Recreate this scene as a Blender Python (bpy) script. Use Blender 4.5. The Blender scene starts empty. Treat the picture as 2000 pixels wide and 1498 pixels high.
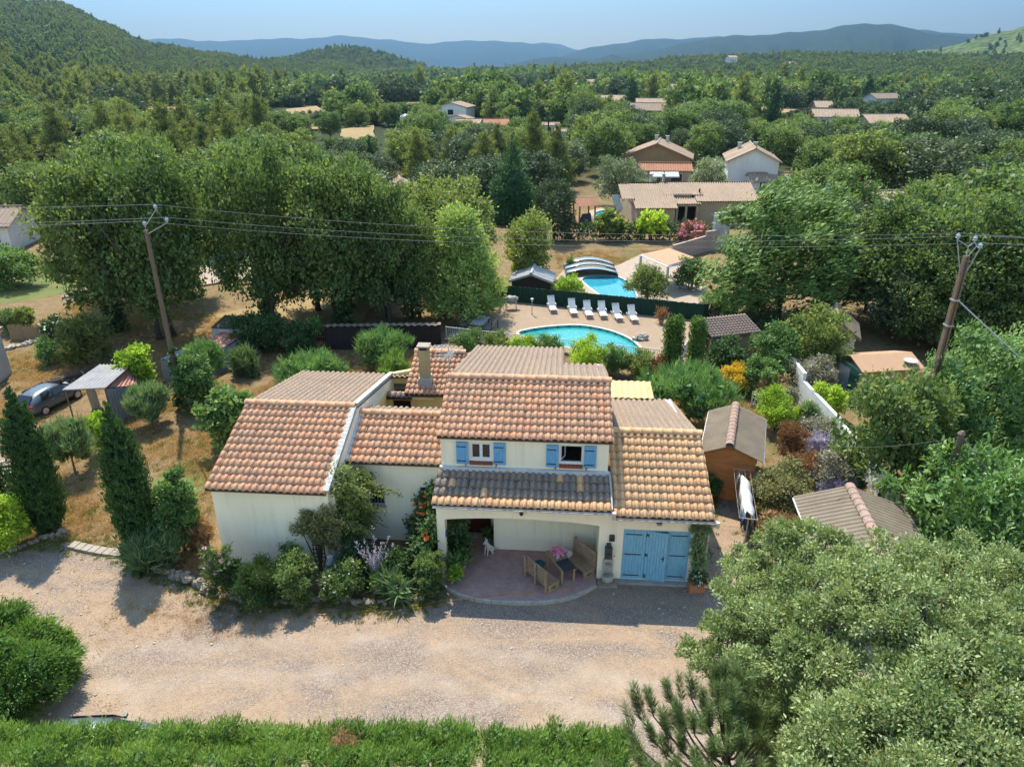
import bpy, math, random
import numpy as np
from mathutils import Vector, Matrix

rnd = random.Random(11)
NR = np.random.RandomState
S = bpy.context.scene
COL = S.collection
D2R = math.radians
# ------------------------------------------------------------------ camera, sky, sun, exposure
F, PITCH, HC = 1387.0, D2R(24.2), 16.0
cam_d = bpy.data.cameras.new('camera')
cam_d.sensor_width = 36.0
cam_d.lens = 36.0 * F / 2000.0
cam_d.clip_start, cam_d.clip_end = 0.3, 60000.0
cam = bpy.data.objects.new('camera', cam_d)
cam.location = (0, 0, HC)
cam.rotation_euler = (math.pi / 2 - PITCH, 0, 0)
COL.objects.link(cam)
S.camera = cam
SHADOW = (0.213, -0.555, -1.0)
SUN_EL = math.atan2(1.0, math.hypot(SHADOW[0], SHADOW[1]))
SUN_AZ = math.atan2(-SHADOW[0], -SHADOW[1])
W = bpy.data.worlds.new('World')
S.world = W
W.use_nodes = True
_n, _l = W.node_tree.nodes, W.node_tree.links
_n.clear()
sky = _n.new('ShaderNodeTexSky')
sky.sky_type = 'NISHITA'
sky.sun_disc = False
sky.sun_elevation, sky.sun_rotation = SUN_EL, SUN_AZ
sky.altitude, sky.air_density, sky.dust_density, sky.ozone_density = 200, 1.6, 0.0, 2.0
_b = _n.new('ShaderNodeBackground')
_b.inputs[1].default_value = 0.088
_o = _n.new('ShaderNodeOutputWorld')
_l.new(sky.outputs[0], _b.inputs[0])
_l.new(_b.outputs[0], _o.inputs[0])
sun_d = bpy.data.lights.new('sun', 'SUN')
sun_d.energy, sun_d.angle, sun_d.color = 3.1, D2R(0.5), (1.0, 0.93, 0.8)
sun = bpy.data.objects.new('sun', sun_d)
sun.rotation_euler = Vector(SHADOW).to_track_quat('-Z', 'Y').to_euler()
sun.location = (-20, 60, 80)
COL.objects.link(sun)
S.view_settings.view_transform = 'Standard'
S.view_settings.look = 'None'
S.view_settings.gamma = 1
S.view_settings.use_curve_mapping = False
S.view_settings.exposure = 1.74
try:
    S.cycles.max_bounces = 7; S.cycles.diffuse_bounces = 3; S.cycles.transparent_max_bounces = 8
    S.cycles.volume_bounces = 0; S.cycles.caustics_reflective = False; S.cycles.caustics_refractive = False
except Exception: pass

# ------------------------------------------------------------------ where a point seen in the photograph stands in the world
def ray(px, py):
    x, y = (px - 1000) / F, (749 - py) / F
    return np.array([x, math.cos(PITCH) + y * math.sin(PITCH), -math.sin(PITCH) + y * math.cos(PITCH)])
def at(px, py, z=0.0):
    d = ray(px, py); t = (z - HC) / d[2]
    return (d[0] * t, d[1] * t, z)
def height(px, py, Y):
    d = ray(px, py); return HC + d[2] * Y / d[1]
def ppm(p):                                     # photo pixels per metre at a point
    c = p[1] * math.cos(PITCH) - (p[2] - HC) * math.sin(PITCH)
    return F / c

# ------------------------------------------------------------------ objects, labels
def tag(o, label=None, cat=None, group=None, kind=None):
    if label: o['label'] = label
    if cat: o['category'] = cat
    if group: o['group'] = group
    if kind: o['kind'] = kind
    return o
def thing(name, label, cat, loc=(0, 0, 0), rz=0.0, group=None):
    o = bpy.data.objects.new(name, None)
    o.empty_display_size = .2
    o.location = loc; o.rotation_euler = (0, 0, rz)
    COL.objects.link(o)
    return tag(o, label, cat, group)
def put(name, mesh, parent=None, loc=(0, 0, 0), rot=(0, 0, 0), scale=(1, 1, 1)):
    o = bpy.data.objects.new(name, mesh)
    o.location = loc; o.rotation_euler = rot; o.scale = scale
    COL.objects.link(o)
    if parent is not None: o.parent = parent
    return o
def copy_tree(o, parent=None):
    c = o.copy(); COL.objects.link(c)
    if parent is not None: c.parent = parent
    for ch in o.children: copy_tree(ch, c)
    return c

class MB:                                       # collects shapes, links them as one mesh object
    def __init__(s): s.v = []; s.f = []; s.mi = []; s.m = 0
    def add(s, vs, fs):
        b = len(s.v); s.v += [tuple(v) for v in vs]
        s.f += [tuple(b + i for i in f) for f in fs]; s.mi += [s.m] * len(fs); return s
    def box(s, x0, x1, y0, y1, z0, z1, M=None):
        vs = [(x, y, z) for z in (z0, z1) for y in (y0, y1) for x in (x0, x1)]
        if M is not None: vs = [tuple(M @ Vector(v)) for v in vs]
        return s.add(vs, [(0, 2, 3, 1), (4, 5, 7, 6), (0, 1, 5, 4), (2, 6, 7, 3), (0, 4, 6, 2), (1, 3, 7, 5)])
    def cbox(s, c, d, rz=0.0, rx=0.0, ry=0.0):
        M = Matrix.Translation(c) @ Matrix.Rotation(rz, 4, 'Z') @ Matrix.Rotation(ry, 4, 'Y') @ Matrix.Rotation(rx, 4, 'X')
        return s.box(-d[0] / 2, d[0] / 2, -d[1] / 2, d[1] / 2, -d[2] / 2, d[2] / 2, M)
    def prism(s, poly, h0, h1, axis='z'):       # poly of 2D points; extruded along axis
        n = len(poly)
        P = {'z': lambda a, b, h: (a, b, h), 'y': lambda a, b, h: (a, h, b), 'x': lambda a, b, h: (h, a, b)}[axis]
        vs = [P(a, b, h0) for a, b in poly] + [P(a, b, h1) for a, b in poly]
        fs = [tuple(range(n - 1, -1, -1)), tuple(range(n, 2 * n))] + [(i, (i + 1) % n, n + (i + 1) % n, n + i) for i in range(n)]
        return s.add(vs, fs)
    def tube(s, path, rad, n=8, cap=True):
        P = [Vector(p) for p in path]; k = len(P)
        R = rad if isinstance(rad, (list, tuple)) else [rad] * k
        vs = []
        for i, p in enumerate(P):
            t = (P[min(i + 1, k - 1)] - P[max(i - 1, 0)])
            t = t.normalized() if t.length > 1e-9 else Vector((0, 0, 1))
            a = Vector((0, 0, 1)) if abs(t.z) < .9 else Vector((1, 0, 0))
            u = t.cross(a).normalized(); w = t.cross(u)
            for j in range(n):
                q = 2 * math.pi * j / n
                vs.append(p + (u * math.cos(q) + w * math.sin(q)) * R[i])
        fs = [(i * n + j, i * n + (j + 1) % n, (i + 1) * n + (j + 1) % n, (i + 1) * n + j) for i in range(k - 1) for j in range(n)]
        if cap: fs += [tuple(range(n - 1, -1, -1)), tuple(range((k - 1) * n, k * n))]
        return s.add(vs, fs)
    def lathe(s, prof, c=(0, 0, 0), n=16):
        vs = [(c[0] + r * math.cos(2 * math.pi * j / n), c[1] + r * math.sin(2 * math.pi * j / n), c[2] + z) for r, z in prof for j in range(n)]
        k = len(prof)
        fs = [(i * n + j, i * n + (j + 1) % n, (i + 1) * n + (j + 1) % n, (i + 1) * n + j) for i in range(k - 1) for j in range(n)]
        fs += [tuple(range(n - 1, -1, -1)), tuple(range((k - 1) * n, k * n))]
        return s.add(vs, fs)
    def blob(s, c, r, seed=0, n=8, m=6, amp=.18):
        q = random.Random(seed); vs = []
        for i in range(m + 1):
            th = math.pi * i / m
            for j in range(n):
                ph = 2 * math.pi * j / n
                k = 1 + amp * (q.random() * 2 - 1)
                vs.append((c[0] + r[0] * k * math.sin(th) * math.cos(ph), c[1] + r[1] * k * math.sin(th) * math.sin(ph), c[2] + r[2] * k * math.cos(th)))
        return s.add(vs, [(i * n + j, (i + 1) * n + j, (i + 1) * n + (j + 1) % n, i * n + (j + 1) % n) for i in range(m) for j in range(n)])
    def mesh(s, name, mats, smooth=False):
        me = bpy.data.meshes.new(name)
        me.from_pydata(s.v, [], s.f)
        for m in (mats if isinstance(mats, (list, tuple)) else [mats]): me.materials.append(m)
        if any(s.mi): me.polygons.foreach_set('material_index', s.mi)
        if smooth: me.polygons.foreach_set('use_smooth', [True] * len(s.f))
        me.update(); return me
    def build(s, name, mats, parent=None, smooth=False, loc=(0, 0, 0), rz=0.0, bevel=0.0):
        o = put(name, s.mesh(name, mats, smooth), parent, loc, (0, 0, rz))
        if bevel:
            b = o.modifiers.new('edge', 'BEVEL'); b.width = bevel; b.segments = 2; b.limit_method = 'ANGLE'
        return o

def np_mesh(name, V, Q, mat, tint=None, smooth=False):      # quads from numpy arrays
    me = bpy.data.meshes.new(name)
    nv, nq = len(V), len(Q)
    me.vertices.add(nv); me.vertices.foreach_set('co', np.asarray(V, np.float32).ravel())
    me.loops.add(nq * 4); me.loops.foreach_set('vertex_index', np.asarray(Q, np.int32).ravel())
    me.polygons.add(nq); me.polygons.foreach_set('loop_start', np.arange(0, nq * 4, 4, dtype=np.int32))
    try: me.polygons.foreach_set('loop_total', np.full(nq, 4, np.int32))
    except Exception: pass
    if smooth: me.polygons.foreach_set('use_smooth', np.ones(nq, bool))
    me.update(calc_edges=True)
    for m in (mat if isinstance(mat, (list, tuple)) else [mat]): me.materials.append(m)
    if tint is not None:
        a = me.attributes.new('tint', 'FLOAT', 'FACE'); a.data.foreach_set('value', np.asarray(tint, np.float32))
    return me

# ------------------------------------------------------------------ materials
class NT:
    def __init__(s, name):
        s.m = bpy.data.materials.new(name); s.m.use_nodes = True
        s.n, s.l = s.m.node_tree.nodes, s.m.node_tree.links
        s.n.clear(); s.out = s.n.new('ShaderNodeOutputMaterial')
    def new(s, t, **kw):
        n = s.n.new('ShaderNode' + t)
        for k, v in kw.items(): setattr(n, k, v)
        return n
    def put(s, sock, v):
        if hasattr(v, 'is_linked') or isinstance(v, bpy.types.NodeSocket): s.l.new(v, sock)
        elif v is not None:
            if isinstance(v, (tuple, list)) and len(v) == 3 and sock.type == 'RGBA': v = (*v, 1)
            sock.default_value = v
    def pos(s): return s.new('NewGeometry').outputs['Position']
    def obj(s): return s.new('TexCoord').outputs['Object']
    def mapped(s, vec, scale=(1, 1, 1), rot=(0, 0, 0)):
        n = s.new('Mapping'); s.l.new(vec, n.inputs[0]); n.inputs['Scale'].default_value = scale; n.inputs['Rotation'].default_value = rot
        return n.outputs[0]
    def noise(s, vec, scale, detail=3, rough=.55, dist=0.0):
        n = s.new('TexNoise'); s.l.new(vec, n.inputs['Vector'])
        n.inputs['Scale'].default_value = scale; n.inputs['Detail'].default_value = detail
        n.inputs['Roughness'].default_value = rough; n.inputs['Distortion'].default_value = dist
        return n.outputs[0]
    def voro(s, vec, scale, out='Distance', feat='F1'):
        n = s.new('TexVoronoi'); n.feature = feat; s.l.new(vec, n.inputs['Vector']); n.inputs['Scale'].default_value = scale
        return n.outputs[out]
    def ramp(s, fac, stops, interp='LINEAR'):
        n = s.new('ValToRGB'); n.color_ramp.interpolation = interp
        e = n.color_ramp.elements
        while len(e) < len(stops): e.new(.5)
        for i, (p, c) in enumerate(stops):
            e[i].position = p; e[i].color = (*c, 1) if len(c) == 3 else c
        s.l.new(fac, n.inputs[0]); return n.outputs[0]
    def mix(s, fac, a, b, mode='MIX'):
        n = s.new('Mix', data_type='RGBA', blend_type=mode)
        s.put(n.inputs[0], fac); s.put(n.inputs[6], a); s.put(n.inputs[7], b); return n.outputs[2]
    def math(s, op, a, b=None, clamp=False):
        n = s.new('Math', operation=op, use_clamp=clamp); s.put(n.inputs[0], a)
        if b is not None: s.put(n.inputs[1], b)
        return n.outputs[0]
    def bump(s, h, strength=.3, dist=.02):
        n = s.new('Bump'); n.inputs['Strength'].default_value = strength; n.inputs['Distance'].default_value = dist
        s.l.new(h, n.inputs['Height']); return n.outputs[0]
    def bsdf(s, col, rough=.85, normal=None, metal=0.0, spec=.3, **kw):
        n = s.new('BsdfPrincipled'); s.put(n.inputs['Base Color'], col); s.put(n.inputs['Roughness'], rough)
        n.inputs['Metallic'].default_value = metal; n.inputs['Specular IOR Level'].default_value = spec
        if normal is not None: s.l.new(normal, n.inputs['Normal'])
        for k, v in kw.items(): s.put(n.inputs[k], v)
        return n.outputs[0]
    def end(s, sh): s.l.new(sh, s.out.inputs[0]); return s.m

def simple(name, a, b=None, scale=4.0, rough=.8, bump=0.0, bscale=None, metal=0.0, spec=.3, stretch=(1, 1, 1), dist=.01):
    t = NT(name); p = t.mapped(t.pos(), stretch)
    b = b or tuple(x * .72 for x in a)
    f = t.noise(p, scale, 5, .62)
    col = t.ramp(f, [(.32, a), (.68, b)])
    nb = t.bump(t.noise(p, bscale or scale * 4, 4), bump, dist) if bump else None
    return t.end(t.bsdf(col, rough, nb, metal, spec))

def leafmat(name, a, b, c=None, trans=.4, rough=.5, var=.14, gain=2.15):
    a, b, c = (tuple(min(.8, x * gain * w_) for x, w_ in zip(q_, (1.12, 1.0, 1.22))) for q_ in (a, b, c or b))
    t = NT(name)
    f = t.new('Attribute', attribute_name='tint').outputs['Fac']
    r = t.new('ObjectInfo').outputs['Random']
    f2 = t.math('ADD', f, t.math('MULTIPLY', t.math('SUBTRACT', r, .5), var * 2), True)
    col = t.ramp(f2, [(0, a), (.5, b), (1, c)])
    d = t.bsdf(col, rough + .06, None, 0, .2)
    tr = t.new('BsdfTranslucent')
    t.l.new(t.mix(1.0, col, (1.25, 1.2, .6), 'MULTIPLY'), tr.inputs[0])
    mx = t.new('MixShader'); mx.inputs[0].default_value = trans
    t.l.new(d, mx.inputs[1]); t.l.new(tr.outputs[0], mx.inputs[2])
    return t.end(mx.outputs[0])
# ------------------------------------------------------------------ materials of the place
def m_stucco(name, a, b):
    t = NT(name); p = t.pos()
    big = t.noise(t.mapped(p, (1, 1, .45)), .7, 5, .6)
    col = t.ramp(big, [(.3, a), (.72, b)])
    streak = t.noise(t.mapped(p, (4.5, 4.5, .22)), 1.2, 5, .7)
    col = t.mix(t.ramp(streak, [(.52, (0, 0, 0)), (.74, (.5, .5, .5))]), col, tuple(x * .66 for x in a))
    return t.end(t.bsdf(col, .92, t.bump(t.noise(p, 60, 3), .35, .006)))
M_WALL = m_stucco('cream_stucco', (.88, .79, .6), (.81, .72, .54))
M_YELL = m_stucco('yellow_stucco', (.88, .66, .27), (.78, .57, .22))
M_WHITE = m_stucco('white_stucco', (.68, .67, .63), (.58, .57, .54))
M_GREYW = m_stucco('grey_white_render', (.5, .49, .46), (.38, .37, .35))
M_TANW = m_stucco('tan_render', (.42, .33, .22), (.34, .26, .17))
M_BROWNW = m_stucco('brown_render', (.28, .19, .1), (.22, .15, .08))
M_MORTAR = simple('white_mortar', (0.449, 0.435, 0.394), (0.286, 0.272, 0.245), 7, .95, .5, 40)

def m_tile(name, cols, dirt=.5):
    t = NT(name); p = t.pos()
    r = t.new('ObjectInfo').outputs['Random']; i = t.new('NewGeometry').outputs['Random Per Island']
    f = t.math('FRACT', t.math('ADD', r, i))
    base = t.mix(.4, t.ramp(f, [(k / (len(cols) - 1), c) for k, c in enumerate(cols)]), tuple(sum(c[i] for c in cols) / len(cols) for i in range(3)))
    wx = t.noise(t.mapped(p, (.55, .3, .3)), 1.0, 4, .6)
    base = t.mix(t.ramp(wx, [(.42, (0, 0, 0)), (.66, (.5, .5, .5))]), base, tuple(sum(c[i] for c in cols) / len(cols) * (.72, .78, .84)[i] for i in range(3)))
    g = t.noise(p, 2.6, 6, .68)
    col = t.mix(t.ramp(g, [(.42, (0, 0, 0)), (.75, (dirt,) * 3)]), base, (.22, .18, .15))
    l = t.noise(p, 19, 5, .7)
    col = t.mix(t.ramp(l, [(.5, (0, 0, 0)), (.66, (.42, .42, .42))]), col, (.5, .43, .33))
    s = t.noise(p, 34, 3, .6)
    col = t.mix(t.ramp(s, [(.6, (0, 0, 0)), (.72, (.55, .55, .55))]), col, (.15, .13, .11))
    return t.end(t.bsdf(col, .93, t.bump(s, .3, .01), 0, .15))
TC = [(0.678, 0.268, 0.127), (0.596, 0.319, 0.180), (0.758, 0.352, 0.170), (0.488, 0.289, 0.174), (0.746, 0.289, 0.140), (0.624, 0.373, 0.212), (0.542, 0.251, 0.140), (0.705, 0.411, 0.229)]
M_TILE = m_tile('clay_tile', TC)
M_TILE2 = m_tile('sunny_clay_tile', [(0.693, 0.322, 0.136), (0.601, 0.365, 0.186), (0.762, 0.418, 0.176), (0.531, 0.344, 0.195), (0.716, 0.333, 0.149), (0.647, 0.440, 0.232)], .3)
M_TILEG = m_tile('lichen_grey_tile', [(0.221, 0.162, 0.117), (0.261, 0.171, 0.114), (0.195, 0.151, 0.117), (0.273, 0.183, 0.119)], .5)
M_TILEDK = m_tile('lichen_shade_tile', [(0.187, 0.140, 0.109), (0.245, 0.161, 0.112), (0.158, 0.130, 0.109), (0.216, 0.154, 0.116)], .8)  # black lichen tone with roof shade painted into the tile colour
M_TILEN = m_tile('neighbour_tile', [(0.322, 0.218, 0.145), (0.350, 0.245, 0.165), (0.301, 0.204, 0.139)], .3)
M_TILER = m_tile('red_neighbour_tile', [(0.360, 0.144, 0.072), (0.324, 0.135, 0.077), (0.396, 0.180, 0.090)], .25)
M_UNDER = simple('under_tile', (.11, .075, .055), (.075, .055, .042), 6, .95)
M_FIBRO = None
def m_fibro(name, a, b):
    t = NT(name); p = t.pos()
    col = t.ramp(t.noise(p, 1.6, 6, .7), [(.3, a), (.7, b)])
    col = t.mix(t.ramp(t.noise(p, 22, 4, .7), [(.52, (0, 0, 0)), (.7, (.5, .5, .5))]), col, (.12, .115, .1))
    return t.end(t.bsdf(col, .95, None, 0, .15))
M_FIBRO = m_fibro('fibre_cement', (0.242, 0.190, 0.132), (0.170, 0.136, 0.098))
M_BLUE = simple('blue_shutter_paint', (.17, .41, .64), (.115, .3, .5), 5, .6, .15, 30, spec=.3, stretch=(6, 6, 1))
M_BLUE2 = simple('blue_door_paint', (.22, .46, .61), (.15, .345, .48), 4, .6, .15, 30, spec=.3, stretch=(6, 6, 1))
M_IRON = simple('black_iron', (.018, .017, .018), (.03, .028, .027), 8, .55)
M_PVC = simple('white_frame', (.72, .72, .72), (.66, .66, .66), 3, .35)
M_SILL = simple('red_sill_tile', (.27, .075, .05), (.21, .06, .042), 12, .7)
M_ZINC = simple('pale_gutter', (.5, .44, .38), (.4, .35, .3), 3, .6)
M_LEAD = simple('pale_flashing', (.55, .56, .56), (.42, .43, .43), 5, .7)
M_WOOD = simple('pallet_wood', (0.420, 0.287, 0.175), (0.280, 0.189, 0.119), 3, .8, .3, 20, stretch=(1, 1, 1))
M_PLANK = simple('grey_plank', (.25, .205, .16), (.15, .125, .1), 4, .85, .3, 25)
M_SHEDW = simple('honey_cladding', (0.510, 0.202, 0.056), (0.340, 0.132, 0.042), 2.2, .75, .25, 18, stretch=(1, 1, 5))
M_DARKW = simple('dark_brown_board', (.045, .03, .025), (.028, .02, .018), 5, .85)
M_REDD = simple('dark_red_door', (.11, .022, .014), (.07, .016, .011), 3, .5)
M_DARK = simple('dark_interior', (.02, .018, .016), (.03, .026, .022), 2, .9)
M_ROOM = simple('dim_room_plaster', (.16, .14, .115), (.12, .105, .09), 2, .9)
M_TERRA = simple('terracotta', (.42, .17, .09), (.34, .13, .07), 6, .8)
M_STONE = simple('warm_stone', (.33, .27, .2), (.2, .165, .13), 5, .95, .6, 20, dist=.03)
M_STONEP = simple('pale_stone', (.46, .42, .35), (.3, .27, .225), 6, .95, .5, 25)
M_SLAB = simple('concrete_slab', (0.306, 0.258, 0.204), (0.238, 0.204, 0.163), 4, .95, .3, 30)
M_CONC = simple('concrete', (.33, .31, .28), (.22, .21, .19), 3, .95, .3, 30)
M_POLEW = simple('pole_wood', (.17, .125, .085), (.11, .08, .058), 6, .9, .3, 20, stretch=(4, 4, .6))
M_POLEC = simple('rusty_concrete_pole', (.13, .1, .085), (.19, .115, .06), 1.2, .9, .2, 20)
M_GALV = simple('galvanised', (.42, .42, .42), (.32, .32, .32), 9, .45, metal=.3)
M_INSUL = simple('pale_glass_insulator', (.34, .42, .42), (.28, .35, .36), 5, .12, spec=.7)
M_WIRE = simple('wire', (.16, .16, .16), (.12, .12, .12), 3, .5)
M_WHITEP = simple('white_plastic', (.55, .55, .54), (.5, .5, .49), 5, .45)
M_BLACK = simple('black_plastic', (.02, .02, .022), (.03, .03, .032), 5, .5)
M_CAST = simple('cast_iron_grey', (.06, .065, .068), (.04, .043, .046), 8, .55)
M_BARK = simple('bark', (.1, .075, .055), (.05, .038, .03), 5, .95, .6, 14, stretch=(3, 3, .8), dist=.03)
M_BARKP = simple('pale_bark', (.2, .165, .13), (.11, .09, .07), 6, .95, .5, 18, stretch=(3, 3, .8), dist=.02)
M_SCREEN = simple('green_screen', (.012, .045, .026), (.008, .03, .018), 9, .85, .4, 40)
M_REED = simple('reed', (.3, .22, .13), (.2, .145, .09), 9, .9, .4, 40)
M_HOSE = simple('orange_hose', (.5, .25, .05), (.42, .19, .035), 3, .5)
M_CANVAS = simple('tan_canvas', (0.374, 0.224, 0.129), (0.340, 0.204, 0.116), 2, .8)
M_SHEETR = simple('red_sheet', (.3, .085, .06), (.36, .2, .15), 1.4, .7)
M_SHEETG = simple('grey_sheet', (.27, .26, .255), (.18, .175, .175), 1.2, .7)
M_SHEETB = simple('blue_grey_sheet', (.22, .235, .25), (.17, .18, .19), 1.5, .6)
M_YROOF = simple('pale_yellow_sheet', (0.490, 0.374, 0.163), (0.462, 0.340, 0.136), 2, .6)
M_CLOTHW = simple('white_cloth', (0.530, 0.524, 0.510), (0.476, 0.469, 0.456), 3, .9)
M_CLOTHD = simple('dark_cloth', (.035, .038, .042), (.05, .052, .055), 6, .95)
M_DENIM = simple('denim', (.05, .085, .16), (.035, .06, .115), 8, .9)
M_BLUEPL = simple('blue_plastic', (.02, .1, .2), (.018, .08, .16), 4, .4)
M_CERB = simple('blue_ceramic', (.03, .12, .33), (.02, .09, .25), 4, .25, spec=.6)
M_TEAL = simple('teal_cloth', (.02, .1, .1), (.016, .075, .08), 6, .9)
M_FUR = simple('white_fur', (.62, .6, .57), (.42, .4, .38), 30, .95, .5, 60)
M_GREYPL = simple('grey_cover', (.36, .36, .33), (.2, .2, .19), 4, .8)
def m_glass(name, col=(.012, .014, .016), rough=.04):
    t = NT(name); return t.end(t.bsdf(col, rough, None, 0, .6))
M_GLASS = m_glass('window_glass')
M_GLASSB = m_glass('pale_glass', (.3, .36, .38), .1)
def m_paint(name, col):
    t = NT(name); n = t.bsdf(col, .3, None, .35, .5); return t.end(n)
M_CAR = m_paint('grey_car_paint', (.1, .115, .13))
M_CAR2 = m_paint('green_grey_car_paint', (.1, .13, .12))
M_CARL = simple('red_lamp', (.4, .01, .012), (.33, .01, .012), 4, .25, spec=.6)
M_ALLOY = simple('alloy_wheel', (.45, .45, .46), (.38, .38, .39), 4, .35, metal=.5)

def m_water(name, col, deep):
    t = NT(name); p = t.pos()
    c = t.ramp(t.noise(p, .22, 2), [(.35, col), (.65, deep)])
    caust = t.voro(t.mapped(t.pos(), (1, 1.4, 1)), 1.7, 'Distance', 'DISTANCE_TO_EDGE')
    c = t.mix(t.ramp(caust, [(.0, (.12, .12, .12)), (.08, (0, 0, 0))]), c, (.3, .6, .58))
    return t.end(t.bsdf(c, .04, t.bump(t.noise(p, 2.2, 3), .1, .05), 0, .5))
M_WATER = m_water('pool_water', (.03, .27, .235), (.012, .2, .19))
M_WATER2 = m_water('neighbour_pool_water', (0.017, 0.237, 0.308), (0.017, 0.198, 0.275))
M_WATER3 = m_water('deep_blue_pool_water', (0.006, 0.110, 0.303), (0.006, 0.083, 0.248))

def m_ground():
    t = NT('dry_ground'); p = t.pos()
    n1 = t.noise(p, .22, 6, .6); n2 = t.noise(p, 1.7, 6, .7); n3 = t.noise(p, 9, 5, .75)
    col = t.ramp(n2, [(.3, (0.131, 0.079, 0.039)), (.48, (0.197, 0.130, 0.064)), (.66, (0.236, 0.167, 0.091))])
    col = t.mix(t.ramp(n1, [(.52, (0, 0, 0)), (.66, (.75, .75, .75))]), col, (0.098, 0.098, 0.030))
    col = t.mix(t.ramp(n3, [(.5, (0, 0, 0)), (.64, (.65, .65, .65))]), col, (0.075, 0.052, 0.025))
    col = t.mix(t.ramp(t.noise(p, 30, 3, .7), [(.55, (0, 0, 0)), (.7, (.5, .5, .5))]), col, (0.275, 0.202, 0.110))
    sx = t.new('SeparateXYZ'); t.l.new(p, sx.inputs[0])
    far = t.math('MULTIPLY', t.math('SUBTRACT', sx.outputs[1], 92), .03, True)
    wood = t.ramp(t.noise(p, .035, 5), [(.3, (0.021, 0.029, 0.011)), (.55, (0.032, 0.041, 0.014)), (.68, (0.105, 0.079, 0.035))])
    col = t.mix(far, col, wood)
    return t.end(t.bsdf(col, .97, t.bump(n3, .8, .06), 0, .1))
M_GROUND = m_ground()
def m_gravel():
    t = NT('pale_gravel'); p = t.pos()
    n1 = t.noise(t.mapped(p, (.6, 1.3, 1), (0, 0, .35)), .42, 5, .62, .9)
    g = t.voro(p, 42, 'Color'); gs = t.new('SeparateColor'); t.l.new(g, gs.inputs[0])
    peb = t.ramp(gs.outputs[0], [(0, (0.120, 0.088, 0.068)), (.45, (0.205, 0.153, 0.117)), (.8, (0.262, 0.206, 0.163)), (1, (0.341, 0.291, 0.246))])
    dust = t.ramp(t.noise(p, 3, 5, .7), [(.3, (0.361, 0.254, 0.160)), (.7, (0.304, 0.204, 0.123))])
    f = t.math('MULTIPLY', t.ramp(n1, [(.40, (0, 0, 0)), (.58, (.95, .95, .95))]), 1.0)
    f = t.math('MULTIPLY', f, t.ramp(t.noise(p, 7, 4, .8), [(.35, (.35, .35, .35)), (.6, (1, 1, 1))]), True)
    col = t.mix(f, peb, dust)
    wob = t.new('VectorMath', operation='ADD'); t.l.new(p, wob.inputs[0]); nz = t.new('TexNoise'); t.l.new(p, nz.inputs['Vector']); nz.inputs['Scale'].default_value = .45; t.l.new(nz.outputs['Color'], wob.inputs[1])
    for (cx, cy, rad, wd) in ((-15.6, 10.2, 5.2, .22), (-15.6, 10.2, 6.5, .22), (-6, -12.5, 27.6, .26), (-6, -12.5, 29.0, .26), (3, 4.0, 9.6, .24), (3, 4.0, 10.9, .24)):
        dn = t.new('VectorMath', operation='DISTANCE'); t.l.new(wob.outputs[0], dn.inputs[0]); dn.inputs[1].default_value = (cx + .5, cy + .5, .5)
        e = t.math('ABSOLUTE', t.math('SUBTRACT', dn.outputs['Value'], rad))
        k = t.math('SUBTRACT', 1.0, t.math('DIVIDE', e, wd * 2), True)
        k = t.math('MULTIPLY', k, t.ramp(t.noise(p, .8, 4, .7), [(.36, (0, 0, 0)), (.62, (.5, .5, .5))]))
        col = t.mix(k, col, (0.380, 0.307, 0.240))
    n2 = t.noise(p, .9, 5, .7)
    col = t.mix(t.ramp(n2, [(.55, (0, 0, 0)), (.75, (.5, .5, .5))]), col, (0.185, 0.136, 0.103))
    col = t.mix(t.ramp(t.noise(p, 60, 2, .6), [(.55, (0, 0, 0)), (.72, (.55, .55, .55))]), col, (0.080, 0.058, 0.045))
    return t.end(t.bsdf(col, .97, t.bump(t.voro(p, 30), .8, .02), 0, .1))
M_GRAVEL = m_gravel()
def m_paving(name, a, b, sx, sy, joint, rz=0.0, bumpy=.3):
    t = NT(name); p = t.mapped(t.pos(), (1, 1, 1), (0, 0, rz))
    br = t.new('TexBrick'); t.l.new(p, br.inputs['Vector'])
    br.inputs['Color1'].default_value = (*a, 1); br.inputs['Color2'].default_value = (*b, 1); br.inputs['Mortar'].default_value = (*joint, 1)
    br.inputs['Scale'].default_value = 1; br.inputs['Mortar Size'].default_value = .006
    br.inputs['Brick Width'].default_value = sx; br.inputs['Row Height'].default_value = sy
    br.offset = .5
    col = t.mix(.5, br.outputs[0], t.ramp(t.noise(p, 3, 5, .7), [(.3, a), (.7, tuple(x * .7 for x in b))]))
    return t.end(t.bsdf(col, .9, t.bump(t.noise(p, 18, 4), bumpy, .01), 0, .2))
M_DECK = m_paving('pool_paving', (0.297, 0.213, 0.142), (0.272, 0.194, 0.129), .5, .5, (0.194, 0.139, 0.094), .1)
M_TERR = m_paving('terrace_paving', (0.450, 0.279, 0.232), (0.330, 0.202, 0.178), .13, .1, (0.300, 0.225, 0.194), .07)
M_PATIO = m_paving('pale_patio', (0.354, 0.272, 0.204), (0.326, 0.252, 0.190), .6, .6, (0.258, 0.197, 0.150))
M_ROAD = simple('asphalt', (.06, .06, .062), (.05, .05, .05), 3, .9)
M_GRASS = simple('green_lawn', (0.078, 0.109, 0.020), (0.136, 0.129, 0.037), .5, .95, .5, 12, dist=.04)
M_STRAW = simple('straw_field', (0.272, 0.190, 0.082), (0.224, 0.150, 0.061), .3, .97, .4, 6, dist=.04)
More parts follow.
